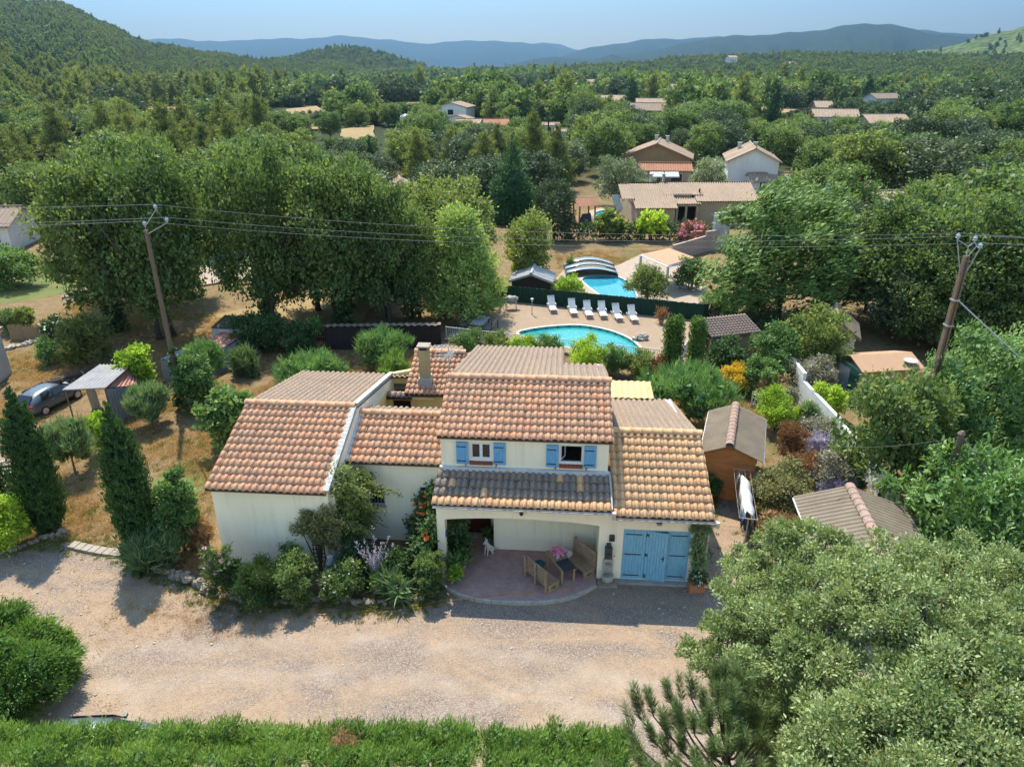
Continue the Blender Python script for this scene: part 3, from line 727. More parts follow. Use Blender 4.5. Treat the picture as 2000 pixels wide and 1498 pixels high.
# windows ----------------------------------------------------------
def board_leaf(name, w, h, mat, parent, loc, rz, n, th=.035, straps=(), strap_from=0, strap_mat=M_IRON, diag=False):
    """shutter or door leaf hinged at local x=0; boards are pieces"""
    root = put(name, None, parent, loc, (0, 0, rz))
    bw = w / n; me = None
    for k in range(n):
        if me is None:
            m = MB(); m.box(.003, bw - .003, 0, th, 0, h); me = m.mesh('board', mat)
        put('board', me, root, (k * bw, .002 * jit(), 0))
    m = MB()
    for z in straps: m.box(strap_from * w + .02, strap_from * w + .02 + w * .78, -.012, -.002, z - .016, z + .016)
    m.build('strap_hinge', strap_mat, root)
    return root
def upper_window(u0, open_):
    u1 = u0 + .78; z0, z1 = 3.86, 4.56
    w = MB()
    for a, b, c, d in ((u0, u1, z0, z0 + .06), (u0, u1, z1 - .05, z1), (u0, u0 + .05, z0 + .06, z1 - .05), (u1 - .05, u1, z0 + .06, z1 - .05)): w.box(a, b, 1.13, 1.19, c, d)
    fr = w.build('window', M_PVC, house)
    hw_ = (u1 - u0 - .1) / 2
    for k in (0, 1):
        if open_ and k == 1: continue
        sm = MB(); a, b, c, d = 0, hw_, 0, z1 - z0 - .11
        for q in ((a, b, c, c + .05), (a, b, d - .05, d), (a, a + .05, c + .05, d - .05), (b - .05, b, c + .05, d - .05)): sm.box(q[0], q[1], 0, .045, q[2], q[3])
        rz = D2R(62) if (open_ and k == 0) else 0
        so = sm.build('sash', M_PVC, fr, loc=(u0 + .05 + (hw_ * k if not open_ else 0), 1.14 if not open_ else 1.2, z0 + .06), rz=rz)
        g = MB(); g.box(.05, hw_ - .05, .018, .026, .05, d - .05); me = g.mesh('pane', M_GLASS)
        put('pane', me, fr, so.location, so.rotation_euler)
    sl = MB()
    for k in range(6): sl.cbox((u0 + .065 + k * .13, 1.06, z0 - .075), (.126, .1, .11), 0, .12)
    sl.build('sill', M_SILL, house)
    lw = .41
    for side in (-1, 1):
        x = u0 - .03 - lw if side < 0 else u1 + .03
        s = board_leaf('shutter', lw, .83, M_BLUE, house, (x, 1.055 if side > 0 else 1.04, z0 - .12), 0.0 if side > 0 else -.05, 4, .035, (.12, .66), .0)
        k = MB(); k.cbox((x + lw * (.78 if side < 0 else .22), 1.04, z0 - .15), (.03, .04, .09), 0, 0, .4); k.build('shutter_catch', M_IRON, house)
upper_window(-5.19, False); upper_window(-2.18, True)
def barred(u0, u1, z0, z1):
    g = MB(); g.box(u0, u1, 1.84, 1.86, z0, z1); w = g.build('window', M_GLASS, house)
    b = MB()
    n = max(3, round((u1 - u0) / .1))
    for k in range(n + 1): x = u0 + (u1 - u0) * k / n; b.box(x - .007, x + .007, 1.62, 1.634, z0 - .04, z1 + .04)
    for z in (z0 + .08, z1 - .08): b.box(u0 - .04, u1 + .04, 1.612, 1.62, z - .012, z + .012)
    b.build('window_bars', M_GALV, w)
    s = MB(); s.box(u0 - .05, u1 + .05, 1.63, 1.7, z0 - .07, z0 - .005); s.build('sill', M_MORTAR, w)
barred(-8.94, -8.39, 1.5, 2.34); barred(-7.06, -6.69, 1.7, 2.32)
# garage doors -----------------------------------------------------
m = MB(); m.box(.0, 2.19, .02, .1, 2.06, 2.12); m.box(0, .05, .02, .1, .1, 2.06); m.box(2.14, 2.19, .02, .1, .1, 2.06); m.build('door_frame', M_BLUE2, house)
L1 = board_leaf('garage_door', .70, 1.95, M_BLUE2, house, (.05, .03, .1), 0, 7, .04, (.14, 1.0, 1.8), .0)
L2 = board_leaf('garage_door', .70, 1.95, M_BLUE2, house, (.755, .03, .1), -.17, 7, .04)
L3 = board_leaf('garage_door', .68, 1.95, M_BLUE2, house, (1.46, .05, .1), 0, 7, .04, (.14, 1.0, 1.8), .12)
m = MB()
for z in (.14, 1.0, 1.8):
    for x in (.015, .075): m.box(x - .01, x + .01, -.02, -.002, z - .07, z + .07)
    m.box(.015, .075, -.02, -.004, z - .015, z + .015)
m.build('hinge', M_IRON, L2)
m = MB(); m.box(.59, .62, -.025, -.002, .85, 1.02); m.tube([(.605, -.03, .97), (.605, -.06, .97), (.53, -.06, .97)], .012, 6); m.build('handle', M_IRON, L2)
m = MB(); m.box(-.12, 2.35, -.2, -.001, 0, .1); m.build('doorstep', M_CONC, house, bevel=.01)
# front entrance in the porch, wall fittings ------------------------
m = MB(); m.box(-5.5, -4.62, 2.28, 2.34, .04, 2.1)
for k in (0, 1):
    for j in (0, 1): m.box(-5.44 + .42 * k, -5.1 + .42 * k, 2.262, 2.28, .2 + j * .95, 1.0 + j * .95)
m.build('front_door', M_REDD, house)
m = MB(); m.box(-5.56, -4.5, 1.9, 2.2, .02, .12); m.build('doorstep', M_STONEP, house)
m = MB(); m.lathe([(.03, -.12), (.06, -.08), (.065, .06), (.03, .11), (.01, .14)], (-3.37, -.07, 2.64), 8); m.box(-3.39, -3.35, -.07, 0, 2.66, 2.7); m.build('wall_lamp', M_BLACK, house)
m = MB(); m.box(1.02, 1.2, -.1, -.0, 2.44, 2.53); m.m = 1; m.cbox((1.11, -.115, 2.43), (.15, .06, .1), 0, .5); m.build('floodlight', [M_BLACK, M_GALV], house)
m = MB(); m.box(-.46, -.28, -.05, 0, 1.63, 1.84); m.m = 1; m.box(-.42, -.32, -.058, -.05, 1.68, 1.76); m.m = 0; m.prism([(-.46, 1.84), (-.28, 1.84), (-.3, 1.88), (-.44, 1.88)], -.05, 0, 'y'); m.build('wall_vent', [M_CAST, M_BLACK], house)
# chimney -----------------------------------------------------------
m = MB(); m.box(-8.22, -7.8, 8.0, 8.4, 3.3, 5.0); c = m.build('chimney', m_stucco('chimney_render', (.42, .33, .17), (.3, .22, .1)), house)
m = MB(); m.prism([(-8.34, 3.2), (-7.68, 3.2), (-7.76, 3.75), (-8.26, 3.75)], 7.92, 8.48, 'y'); m.build('chimney_base', M_MORTAR, c)
m = MB(); m.box(-8.19, -7.83, 8.03, 8.37, 5.0, 5.12); m.build('flue', M_DARK, c)
m = MB()
for x in (-8.22, -7.86):
    for y in (8.0, 8.34): m.box(x, x + .06, y, y + .06, 5.0, 5.14)
m.build('chimney_leg', M_TERRA, c)
m = MB(); m.box(-8.28, -7.74, 7.94, 8.46, 5.14, 5.2); m.build('chimney_cap', M_SLAB, c)
# TV aerial -----------------------------------------------------------
an = thing('tv_aerial', 'metal television aerial on a mast above the main roof ridge', 'aerial', hw(-6.45, 5.2, 4.0), YAW)
m = MB(); m.tube([(0, 0, 0), (0, 0, 2.3)], .022, 6); m.build('mast', M_GALV, an)
m = MB(); m.tube([(-.1, .25, 1.75), (.25, -.65, 2.45)], .018, 6)
for k in range(9):
    f = k / 8; c = (-.1 + .35 * f, .25 - .9 * f, 1.75 + .7 * f); L = .2 - .08 * f
    m.tube([(c[0] - L * .9, c[1] - L * .35, c[2]), (c[0] + L * .9, c[1] + L * .35, c[2])], .01, 4)
m.build('yagi', M_WHITEP, an)
m = MB()
for k in range(5): z = 1.75 + k * .13; m.tube([(-.55, .2, z), (-.05, .32, z)], .011, 4)
for x in (-.55, -.3, -.05): m.tube([(x, .2 + (x + .55) * .24, 1.7), (x, .2 + (x + .55) * .24, 2.32)], .011, 4)
m.build('reflector', M_WHITEP, an)
# ------------------------------------------------------------------ plants: leaf-sized faces in clumps round tapered limbs
def sph(q, n):
    v = q.normal(size=(n, 3)); return v / np.linalg.norm(v, axis=1)[:, None]
def unit(v): return v / np.maximum(np.linalg.norm(v, axis=-1, keepdims=True), 1e-9)
def leaves(P, D, N, L, Wd):
    """one diamond leaf per point: P base, D direction, N rough normal"""
    S_ = unit(np.cross(D, N)); L = np.asarray(L)[:, None]; Wd = np.asarray(Wd)[:, None]
    mid = P + D * L * .45 + unit(np.cross(S_, D)) * L * .06
    V = np.stack([P, mid + S_ * Wd * .5, P + D * L, mid - S_ * Wd * .5], 1).reshape(-1, 3)
    return V, np.arange(len(P) * 4).reshape(-1, 4)
def crown(name, blobs, n, L, Wd, mat, seed=1, cl=9, spread=.16, shell=.3, up=.25, out=.7, rn=.8, lean=(0, 0, 0), inner=.18, bottom=-.55, extra=None, flat=0.0, vL=.35):
    """blobs: (x,y,z,rx,ry,rz). leaves sit in clumps near the blob surfaces, a share of larger ones fills the inside"""
    q = NR(seed)
    B = np.array(blobs, float); w = (B[:, 3] * B[:, 4] + B[:, 4] * B[:, 5] + B[:, 3] * B[:, 5]); w /= w.sum()
    nc = max(4, int(n / cl * 1.6))
    k = q.choice(len(B), nc, p=w); d = sph(q, nc)
    d = d[(d[:, 2] > bottom) | (q.rand(nc) < .25)]; k = k[:len(d)]; nc = len(d)
    rad = 1 - shell * q.rand(nc) ** 1.4 + .1 * q.normal(size=nc)
    C = B[k, :3] + d * B[k, 3:] * rad[:, None]
    dep = np.full(nc, 9.0)                                   # drop clumps buried inside another blob
    for b in B:
        e = np.linalg.norm((C - b[:3]) / b[3:], axis=1); dep = np.minimum(dep, np.where(np.abs(e - rad) < 1e-6, 9, e))
    keep = (dep > .72) | (q.rand(nc) < .1)
    C, d, k = C[keep], d[keep], k[keep]; nc = len(C)
    ct = .5 * q.rand(nc) + .5 * q.rand(len(B))[k]; sz = B[k, 3:].mean(1)
    i = np.repeat(np.arange(nc), cl); m = len(i)
    off = q.normal(size=(m, 3)) * (spread * (sz[i] ** .5))[:, None]
    P = C[i] + off
    D = unit(d[i] * out + sph(q, m) * rn + np.array([0, 0, up]) + np.array(lean))
    if flat: D[:, 2] *= (1 - flat); D = unit(D)
    Nn = unit(d[i] * .8 + sph(q, m) * .7 + np.array([0, 0, .45]))
    LL = L * (1 + vL * q.normal(size=m)).clip(.45, 1.9); WW = Wd * (LL / L)
    T = .6 * ct[i] + .4 * q.rand(m)
    ni = int(m * inner)
    if ni:
        kk = q.choice(len(B), ni, p=w); dd = sph(q, ni)
        Pi = B[kk, :3] + dd * B[kk, 3:] * (.45 + .4 * q.rand(ni))[:, None]
        P = np.r_[P, Pi]; D = np.r_[D, unit(sph(q, ni) + np.array([0, 0, .1]))]; Nn = np.r_[Nn, unit(dd + .3 * sph(q, ni))]
        s_ = (sz.mean() * .34 if L < sz.mean() * .3 else L)
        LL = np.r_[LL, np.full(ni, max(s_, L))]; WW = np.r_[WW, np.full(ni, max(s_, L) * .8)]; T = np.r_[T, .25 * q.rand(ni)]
    V, Q = leaves(P, D, Nn, LL, WW)
    return np_mesh(name, V, Q, mat, T)
def limbs(name, h, r, blobs, mat, seed=1, fork=.35, n=7, nl=None):
    q = random.Random(seed); m = MB()
    top = (q.uniform(-.05, .05) * h, q.uniform(-.05, .05) * h, h * fork)
    m.tube([(0, 0, -.1), (0, 0, .04 * h), (top[0] * .5, top[1] * .5, h * fork * .55), top], [r * 1.35, r, r * .88, r * .75], n)
    bl = sorted(blobs, key=lambda b: -b[3])[:nl or 7]
    for b in bl:
        e = (b[0] * .8, b[1] * .8, b[2] + .15 * b[5]); md = tuple(top[i] * .5 + e[i] * .5 + q.uniform(-.06, .06) * h for i in range(3))
        m.tube([top, md, e], [r * .6, r * .36, r * .12], 5, False)
    return m.mesh(name, mat, True)
def round_blobs(q, n, R, H, z0, flat=1.0, top=.75):
    """n lobes spread through an uneven crown of radius R between z0 and H"""
    hh = H - z0; out = [(0, 0, z0 + hh * .45, R * .5, R * .5, hh * .36)]
    ph = [q.uniform(0, 6.28) for _ in range(3)]
    for i in range(int(n * 1.7)):
        a = 2.39996 * i + q.uniform(-.4, .4); s = -.74 + 1.66 * ((i + .5) / (n * 1.7)) + q.uniform(-.12, .12); s = max(-.8, min(.93, s))
        lob = 1 + .17 * math.sin(2 * a + ph[0]) + .12 * math.sin(3 * a + ph[1] + 2 * s)
        e = math.sqrt(1 - s * s) if s > 0 else 1 - .3 * abs(s); f = q.uniform(.54, .78); r = R * q.uniform(.17, .29)
        rz_ = min(r, hh * .3)
        out.append((math.cos(a) * R * e * f * lob, math.sin(a) * R * e * f * lob, max(z0 + rz_ * .6, z0 + hh * (.5 + .5 * s * (f + .3)) - rz_ * .5), r, r, rz_ * .85))
    return out
PROTO = {}
def proto(key, H, R, z0, nb, n, L, Wd, lf, bark=None, tr=.22, seed=1, fork=.35, **kw):
    q = random.Random(seed * 7 + 1); bl = kw.pop('blobs', None) or round_blobs(q, nb, R, H, z0)
    c = crown(key + '_crown', bl, n, L, Wd, LF[lf], seed, **kw)
    t = limbs(key + '_trunk', H, tr, bl, bark or M_BARK, seed, fork) if tr else None
    PROTO.setdefault(key, []).append((c, t, H, R)); return c, t
# -- proto trees (shared meshes): real size in metres
for s in range(4): proto('oak', 11, 4.8, .9, 32, 16500, .21, .135, 'oak', seed=20 + s, cl=10, spread=.24, shell=.34)
for s in range(3): proto('groveoak', 11, 4.8, 1.9, 34, 16500, .21, .135, 'oak', seed=120 + s, cl=10, spread=.24, shell=.34, tr=.2)
for s in range(2): proto('brightoak', 10, 4.4, 1.2, 24, 15000, .2, .13, 'oakb', seed=30 + s, cl=10, spread=.22)
for s in range(2): proto('elm', 11, 4.6, .4, 28, 19000, .23, .08, 'elm', seed=34 + s, cl=14, spread=.2, lean=(.7, 0, .25), out=.35, rn=.4, shell=.36)
proto('coneelm', 8, 2.9, .2, 0, 17000, .2, .085, 'elmb', seed=48, cl=12, spread=.2, up=.5, blobs=[(math.cos(2.4 * i) * 2.9 * (1 - .8 * (i / 44) ** 1.25) * (.5 + .4 * ((i * .37) % 1)), math.sin(2.4 * i) * 2.9 * (1 - .8 * (i / 44) ** 1.25) * (.5 + .4 * ((i * .37) % 1)), .7 + 6.9 * i / 44, .62 + .25 * ((i * .61) % 1), .62 + .25 * ((i * .61) % 1), .7) for i in range(45)], tr=.16)
for s in range(2): proto('acacia', 9, 4.4, .8, 26, 19000, .18, .07, 'acacia', seed=38 + s, cl=16, spread=.2, lean=(.55, 0, .1), out=.4, rn=.5)
for s in range(2): proto('laurel', 4.4, 3.2, .3, 24, 12000, .2, .07, 'laurel', seed=42 + s, cl=9, spread=.12, out=.6, up=.1, shell=.3, tr=.1)
for s in range(3): proto('holm', 8, 4.0, 1.0, 18, 6500, .24, .17, 'holm', seed=46 + s, cl=9, spread=.22, shell=.25)
for s in range(2): proto('silver', 7, 3.6, 1.0, 18, 6500, .22, .12, 'olivegrey', seed=50 + s, cl=10, spread=.2)
for s in range(3): proto('midoak', 9, 4.1, 1.4, 16, 6000, .28, .19, 'oak', seed=54 + s, cl=8, spread=.25, shell=.3)
for s in range(2): proto('midbright', 8, 3.8, 1.2, 15, 5600, .28, .19, 'oakb', seed=58 + s, cl=8, spread=.25)
def pine_blobs(q, H, R, z0, n):
    out = []
    for i in range(n):
        f = (i + .5) / n; z = z0 + (H - z0) * f; rr = R * (1 - f) ** .75 + .25; a = i * 2.4
        out.append((math.cos(a) * rr * .55, math.sin(a) * rr * .55, z, rr * .55, rr * .55, (H - z0) / n * 1.15))
    return out
for s in range(3): proto('midpine', 9.5, 2.6, 1.6, 0, 5200, .4, .075, 'pine', seed=62 + s, blobs=pine_blobs(random.Random(s), 9.5, 2.6, 1.6, 15), cl=9, spread=.24, up=.7, fork=.8, tr=.16)
for s in range(2): proto('midcypress', 10, .95, .3, 0, 2600, .36, .12, 'cyp', seed=66 + s, blobs=[(0, 0, .6 + 9.2 * i / 11, .95 * (1 - (i / 11.2) ** 2.4) + .1, .95 * (1 - (i / 11.2) ** 2.4) + .1, 1.0) for i in range(12)], cl=8, spread=.15, up=1.2, out=.3, fork=.9, tr=.12)
# far trees, few faces
for s in range(3): proto('faroak', 8, 4.0, .6, 11, 1100, .62, .46, 'oak', seed=70 + s, cl=6, spread=.32, tr=0, inner=.3)
for s in range(2): proto('farholm', 7, 3.8, .4, 11, 1100, .6, .46, 'holm', seed=74 + s, cl=6, spread=.32, tr=0, inner=.3)
for s in range(2): proto('farlight', 7, 3.7, .4, 10, 1000, .6, .46, 'oakb', seed=84 + s, cl=6, spread=.32, tr=0, inner=.3)
for s in range(2): proto('farpine', 9, 2.5, .8, 0, 1000, .75, .24, 'pine', seed=78 + s, blobs=pine_blobs(random.Random(s + 9), 9, 2.6, .8, 9), cl=6, spread=.3, up=.6, tr=0, inner=.3)

USED = {}
def tree(key, label, cat, loc, h, w=None, rz=None, group=None, name=None, v=None):
    P = PROTO[key]; i = USED.get(key, 0); USED[key] = i + 1
    c, t, H, R = P[(i if v is None else v) % len(P)]
    rz = rnd.uniform(0, 6.28) if rz is None else rz
    root = thing(name or 'tree', label, cat, loc, rz, group)
    sz = h / H; sx = (w / 2 / R) if w else sz
    put('crown', c, root, scale=(sx, sx, sz))
    if t: put('trunk', t, root, scale=(sx * .5 + sz * .5,) * 2 + (sz,))
    return root
def T(key, label, cat, px_, ytop, ybase, wpx, group=None, name=None, rz=None, z=0.0, v=None, k=1.0):
    """tree standing at the ground point seen at (px_, ybase), its top seen at ytop"""
    p = at(px_, ybase, z); h = height(px_, ytop, p[1] ) - z; s = ppm((p[0], p[1], h * .5))
    return tree(key, label, cat, (p[0], p[1], z), h * k, wpx / s, rz, group, name, v)

# ------------------------------------------------------------------ big trees near the villa, each where its foot stands
G_GROVE = 'oaks of the grove behind the corrugated sheds'
for a in [('tall oak at the outer edge of the grove, over the green lawn', 232, 296, 650, 235), ('tall oak with ivy-dark trunk beside the wooden power pole', 330, 275, 662, 250),
          ('broad oak behind the wooden pole in the middle of the grove', 530, 272, 645, 205), ('oak hiding most of the deep blue pool behind it', 622, 292, 606, 190),
          ('oak whose crown rises above the brown board fence', 672, 300, 640, 220), ('slim oak between the board fence and the railing end', 752, 330, 632, 175),
          ('low oak crown next to the light green elm', 806, 395, 622, 140), ('oak on the far side of the deep blue pool', 452, 278, 476, 210),
          ('leafy oak just behind the thin dark cypress tip in the oaks', 700, 300, 580, 170), ('oak filling the gap behind the slim oak and the board fence', 690, 340, 600, 170), ('oak behind the outermost oak of the grove', 262, 285, 590, 200), ('oak between the two tallest oaks of the grove', 350, 262, 585, 180)]:
    o = T('groveoak' if a[3] > 615 else 'oak', a[0], 'tree', a[1], a[2], a[3], a[4], G_GROVE, 'oak_tree')
    if a[3] > 615:                                     # several stems from one foot
        tk = [c for c in o.children if c.name.startswith('trunk')][0]
        for k in range(2):
            c = tk.copy(); COL.objects.link(c); c.parent = o; q_ = 2.2 * k + a[1]
            c.location = (.5 * math.cos(q_), .5 * math.sin(q_), 0); c.rotation_euler = (.16 * math.sin(q_), -.16 * math.cos(q_) * -1, q_)
_ivy = crown('trunk_ivy', [(0, 0, .8 + 1.1 * k, .55 - .03 * k, .55 - .03 * k, .8) for k in range(6)], 2600, .18, .13, LF['dkshrub'], 15, spread=.12)
for o in [o for o in COL.objects if o.get('group') == G_GROVE][:9:2]: put('ivy', _ivy, o)
T('brightoak', 'bright green oak with a wide round crown behind the elm', 'tree', 878, 336, 560, 205, name='oak_tree')
T('brightoak', 'fresh green oak left of the tall dark conifer', 'tree', 745, 385, 560, 150, name='oak_tree')
T('coneelm', 'light green elm with a conical crown at the far end of the pool terrace', 'tree', 902, 412, 624, 175, name='elm_tree', rz=.2)
T('midbright', 'grey green rounded tree beside the dry lawn of the neighbour', 'tree', 1030, 412, 548, 120, name='lime_tree')
T('elm', 'huge wind-combed elm beside the neighbour pergola', 'tree', 1518, 350, 622, 320, name='elm_tree', rz=0.1)
T('oak', 'dense oak standing between the wind-combed elm and the concrete pole', 'tree', 1745, 362, 645, 270, name='oak_tree')
T('oak', 'oak behind the concrete pole shaft, lower than its neighbours', 'tree', 1850, 420, 660, 220, name='oak_tree')
T('oak', 'low spreading oak below the insulators of the concrete pole', 'tree', 1835, 470, 690, 200, name='oak_tree')
T('holm', 'dark holm oak filling the shade behind the tan garden hut', 'tree', 1750, 505, 668, 150, name='holm_oak')
T('oak', 'oak at the picture edge behind the guy wire', 'tree', 1985, 430, 715, 230, name='oak_tree')
T('midbright', 'bright broadleaf tree over the insulators of the concrete pole', 'tree', 1880, 385, 600, 200, name='oak_tree')
T('oak', 'dense oak behind the insulators of the concrete pole', 'tree', 1905, 385, 690, 260, name='oak_tree')
T('holm', 'dark holm oak leaning over the white gabled garden house', 'tree', 1690, 470, 610, 150, name='holm_oak')
T('acacia', 'feathery pale acacia around the foot of the concrete pole', 'tree', 1880, 640, 935, 290, name='acacia_tree', rz=0.0)
T('acacia', 'feathery acacia at the picture edge behind the guy wire', 'tree', 2040, 660, 900, 260, name='acacia_tree', rz=.2)
T('midoak', 'dark leafy tree overhanging the white garden wall', 'tree', 1715, 712, 985, 225, name='plum_tree')
T('midoak', 'lower leafy tree between the overhanging one and the concrete pole', 'tree', 1775, 770, 965, 190, name='plum_tree')
T('laurel', 'glossy long-leaved laurel next to the big fibre cement shed', 'tree', 1895, 885, 1130, 350, name='laurel_tree')
T('laurel', 'glossy laurel reaching out of view below the small pole', 'tree', 2080, 905, 1150, 280, name='laurel_tree')
T('midbright', 'small garden tree above the tool hut with the clay roof', 'tree', 1585, 600, 740, 130, name='mulberry_tree')

# columnar cypresses -------------------------------------------------
def cypress(label, x, ytop, ybase, wpx, seed, n=20000, boxy=False, group='columnar cypresses', top2=None):
    p = at(x, ybase); h = height(x, ytop, p[1]); s = ppm((p[0], p[1], h * .5)); R = wpx / s / 2; q = random.Random(seed)
    bl = []
    for i in range(13):
        f = i / 12
        r = R * ([.66, .8, .9, .96, 1, 1, 1, .97, .92, .82, .66, .44, .18][i] if not boxy else (.9 if i < 12 else .8))
        bl.append((q.uniform(-.1, .1) * R, q.uniform(-.1, .1) * R, h * (.05 + .88 * f), r, r, h * .085))
    root = thing('cypress_tree', label, 'cypress', p, rnd.uniform(0, 6), group)
    put('foliage', crown('cypress_foliage', bl, n, .055 if boxy else .105, .02 if boxy else .03, LF['hedge' if boxy else 'cyp'], seed, cl=16, spread=.02 if boxy else .06, shell=.06 if boxy else .22, up=1.5, out=.45, rn=.35, bottom=-.9, inner=.12), root)
    put('trunk', limbs('cypress_trunk', h, .09, [], M_BARK, seed, .8), root)
cypress('tall cypress standing where the stone kerb starts', 102, 764, 1035, 76, 91)
cypress('tall cypress with a blue-grey grass tuft at its foot', 286, 792, 1088, 80, 92)
cypress('cypress cut off by the picture edge beside the yellow-green bush', 0, 850, 1010, 70, 93, 6000)
cypress('clipped green column with a flat top ending the pool railing', 1308, 618, 744, 44, 94, 24000, True, 'clipped cypress columns of the pool gate')
cypress('clipped green column nearest the tiled tool hut', 1352, 620, 744, 36, 95, 22000, True, 'clipped cypress columns of the pool gate')
T('midcypress', 'slender far cypress rising above the holm oak wood', 'cypress', 1503, 156, 262, 30, name='cypress_tree')
T('midcypress', 'leaning far cypress beside the white house under the hills', 'cypress', 1688, 148, 212, 28, name='cypress_tree')
T('midcypress', 'dark far cypress beside the long low far house', 'cypress', 1232, 152, 222, 26, name='cypress_tree')
T('midcypress', 'thin dark cypress tip standing out of the oak crowns', 'cypress', 725, 268, 330, 18, name='cypress_tree')
T('midcypress', 'thin dark cypress tip at the edge of the pine wood', 'cypress', 146, 266, 340, 18, name='cypress_tree')

# dark conifer and slender pines beyond the grove
def fir(label, x, ytop, ybase, wpx, seed):
    p = at(x, ybase); h = height(x, ytop, p[1]); s = ppm((p[0], p[1], h * .5)); R = wpx / s / 2; q = random.Random(seed); bl = []
    for lv in range(14):
        f = lv / 14; rr = R * (1 - f) ** .85
        for j in range(max(3, int(9 * (1 - f)))):
            a = j * 6.283 / max(3, int(9 * (1 - f))) + lv * .7 + q.uniform(-.2, .2)
            bl.append((math.cos(a) * rr * .55, math.sin(a) * rr * .55, h * (.1 + .82 * f) - rr * .1, rr * .5 + .12, rr * .5 + .12, h * .035))
    bl.append((0, 0, h * .95, .2, .2, h * .06))
    root = thing('fir_tree', label, 'fir', p, 0)
    put('foliage', crown('fir_foliage', bl, 17000, .27, .07, LF['pinedk'], seed, cl=9, spread=.16, up=.15, out=1.0, rn=.5), root)
    put('trunk', limbs('fir_trunk', h, .16, [], M_BARK, seed, .9), root)
fir('tall dark conical fir towering in the middle of the gardens', 1000, 258, 432, 118, 96)
for a in [('light feathery pine just behind the dark fir', 948, 262, 372, 80), ('tall feathery pine above the far side of the dark fir', 1040, 222, 365, 75), ('broad feathery pine in front of the small white sheds', 1085, 245, 372, 70)]:
    T('midpine', a[0], 'pine', a[1], a[2], a[3], a[4], 'feathery pines by the dark fir', 'pine_tree')
for a in [('holm', 'bushy holm oak between the orange timber gazebo and the fir', 1082, 345, 470, 100), ('silver', 'silvery round tree in front of the brown house', 1205, 302, 402, 100), ('silver', 'silvery olive tree beside the white gabled house', 1382, 305, 392, 88),
          ('midbright', 'light green shrub tree below the silvery olive', 1395, 345, 392, 60), ('silver', 'pale willow in the garden behind the tan house', 1250, 345, 400, 70)]:
    T(a[0], a[1], 'tree', *a[2:], name='garden_tree')
for a in [(1190, 412, 470, 62, 'lime', 'round lime tree in front of the tan tiled house wall'), (1272, 412, 470, 62, 'lime', 'yellow-green lime tree in front of the tan tiled house porch')]:
    p = at(a[0], a[2]); R = a[3] / ppm(p) / 2; h = height(a[0], a[1], p[1]); q = random.Random(a[0])
    t = thing('lime_tree', a[5], 'tree', p, 0, 'lime trees along the neighbour hedge'); bl = round_blobs(q, 9, R, h, .6)
    put('crown', crown('lime_crown', bl, 1500, .3, .2, LF['oakb' if a[0] < 1200 else 'lime'], a[0]), t); put('trunk', limbs('lime_trunk', h, .1, bl, M_BARK, 3), t)

# ------------------------------------------------------------------ garden shrubs and small trees
def shrub(name, label, cat, x, ytop, ybase, wpx, lf, n=1500, L=.16, Wd=.07, nb=9, z0=.1, seed=None, trunk=0.0, group=None, dpt=.9, flowers=None, z=0.0, bark=None, stems=0, **kw):
    seed = seed or int(abs(x) * 7 + abs(ybase)); q = random.Random(seed)
    if L < .25: n, L, Wd = int(n * 2.0), L * .74, Wd * .74
    if group and group.startswith('flower bed'): ytop += .16 * (ybase - ytop)
    p = at(x, ybase, z); h = max(.25, height(x, ytop, p[1]) - z); R = wpx / ppm((p[0], p[1], h / 2)) / 2
    root = thing(name, label, cat, p, q.uniform(0, 6.28) if not kw.get('lean') else 0, group)
    zz = h * z0 if z0 <= 1 else z0
    bl = round_blobs(q, int(nb * .8) + 1, R, h, zz)
    bl = [(b[0], b[1] * dpt, *b[2:]) for b in bl]
    put('foliage', crown(name + '_foliage', bl, n, L, Wd, LF[lf], seed, **kw), root)
    if flowers:
        lf2, n2, L2 = flowers
        put('flowers', crown(name + '_flowers', [(b[0], b[1], b[2], b[3] * 1.06, b[4] * 1.06, b[5] * 1.06) for b in bl], n2, L2, L2 * .9, LF[lf2], seed + 1, inner=0, cl=5, spread=.05, shell=.1, bottom=-.1), root)
    if trunk: put('trunk', limbs(name + '_trunk', h, trunk, bl, bark or M_BARKP, seed, z0 if z0 < 1 else .3, 7, 5), root)
    elif not flowers:
        m = MB()
        for k in range(4):
            a = q.uniform(0, 6.28); m.tube([(0, 0, 0), (math.cos(a) * R * .4, math.sin(a) * R * .4, h * .6)], [.03, .012], 5, False)
        m.build('stem', M_BARK, root)
    return root
OL = dict(n=5200, L=.26, Wd=.026, cl=12, spread=.14, up=.9, out=.7, rn=.45)
shrub('olive_tree', 'feathery round olive with a bent dark trunk behind the wooden shed', 'olive tree', 1340, 722, 838, 205, 'olgr', z0=.36, trunk=.13, nb=16, group='round olive trees on the dry lawn', bark=M_BARK, **{**OL, 'n': 9500, 'L': .3})
shrub('olive_tree', 'small olive on two thin trunks between the tall cypresses', 'olive tree', 148, 822, 925, 98, 'ol', z0=.3, trunk=.05, nb=12, group='round olive trees on the dry lawn', **OL)
shrub('olive_tree', 'small round olive at the edge of the carport', 'olive tree', 297, 757, 832, 92, 'ol', z0=.3, trunk=.045, nb=11, group='round olive trees on the dry lawn', **OL)
shrub('olive_tree', 'small olive with a thin straight trunk behind the orange trees', 'olive tree', 412, 668, 765, 82, 'olgr', z0=.36, trunk=.05, nb=11, group='round olive trees on the dry lawn', **OL)
shrub('olive_tree', 'large brushy olive in front of the brown board fence', 'olive tree', 752, 640, 720, 112, 'olgr', z0=.12, trunk=.05, nb=13, group='round olive trees on the dry lawn', **{**OL, 'n': 5200})
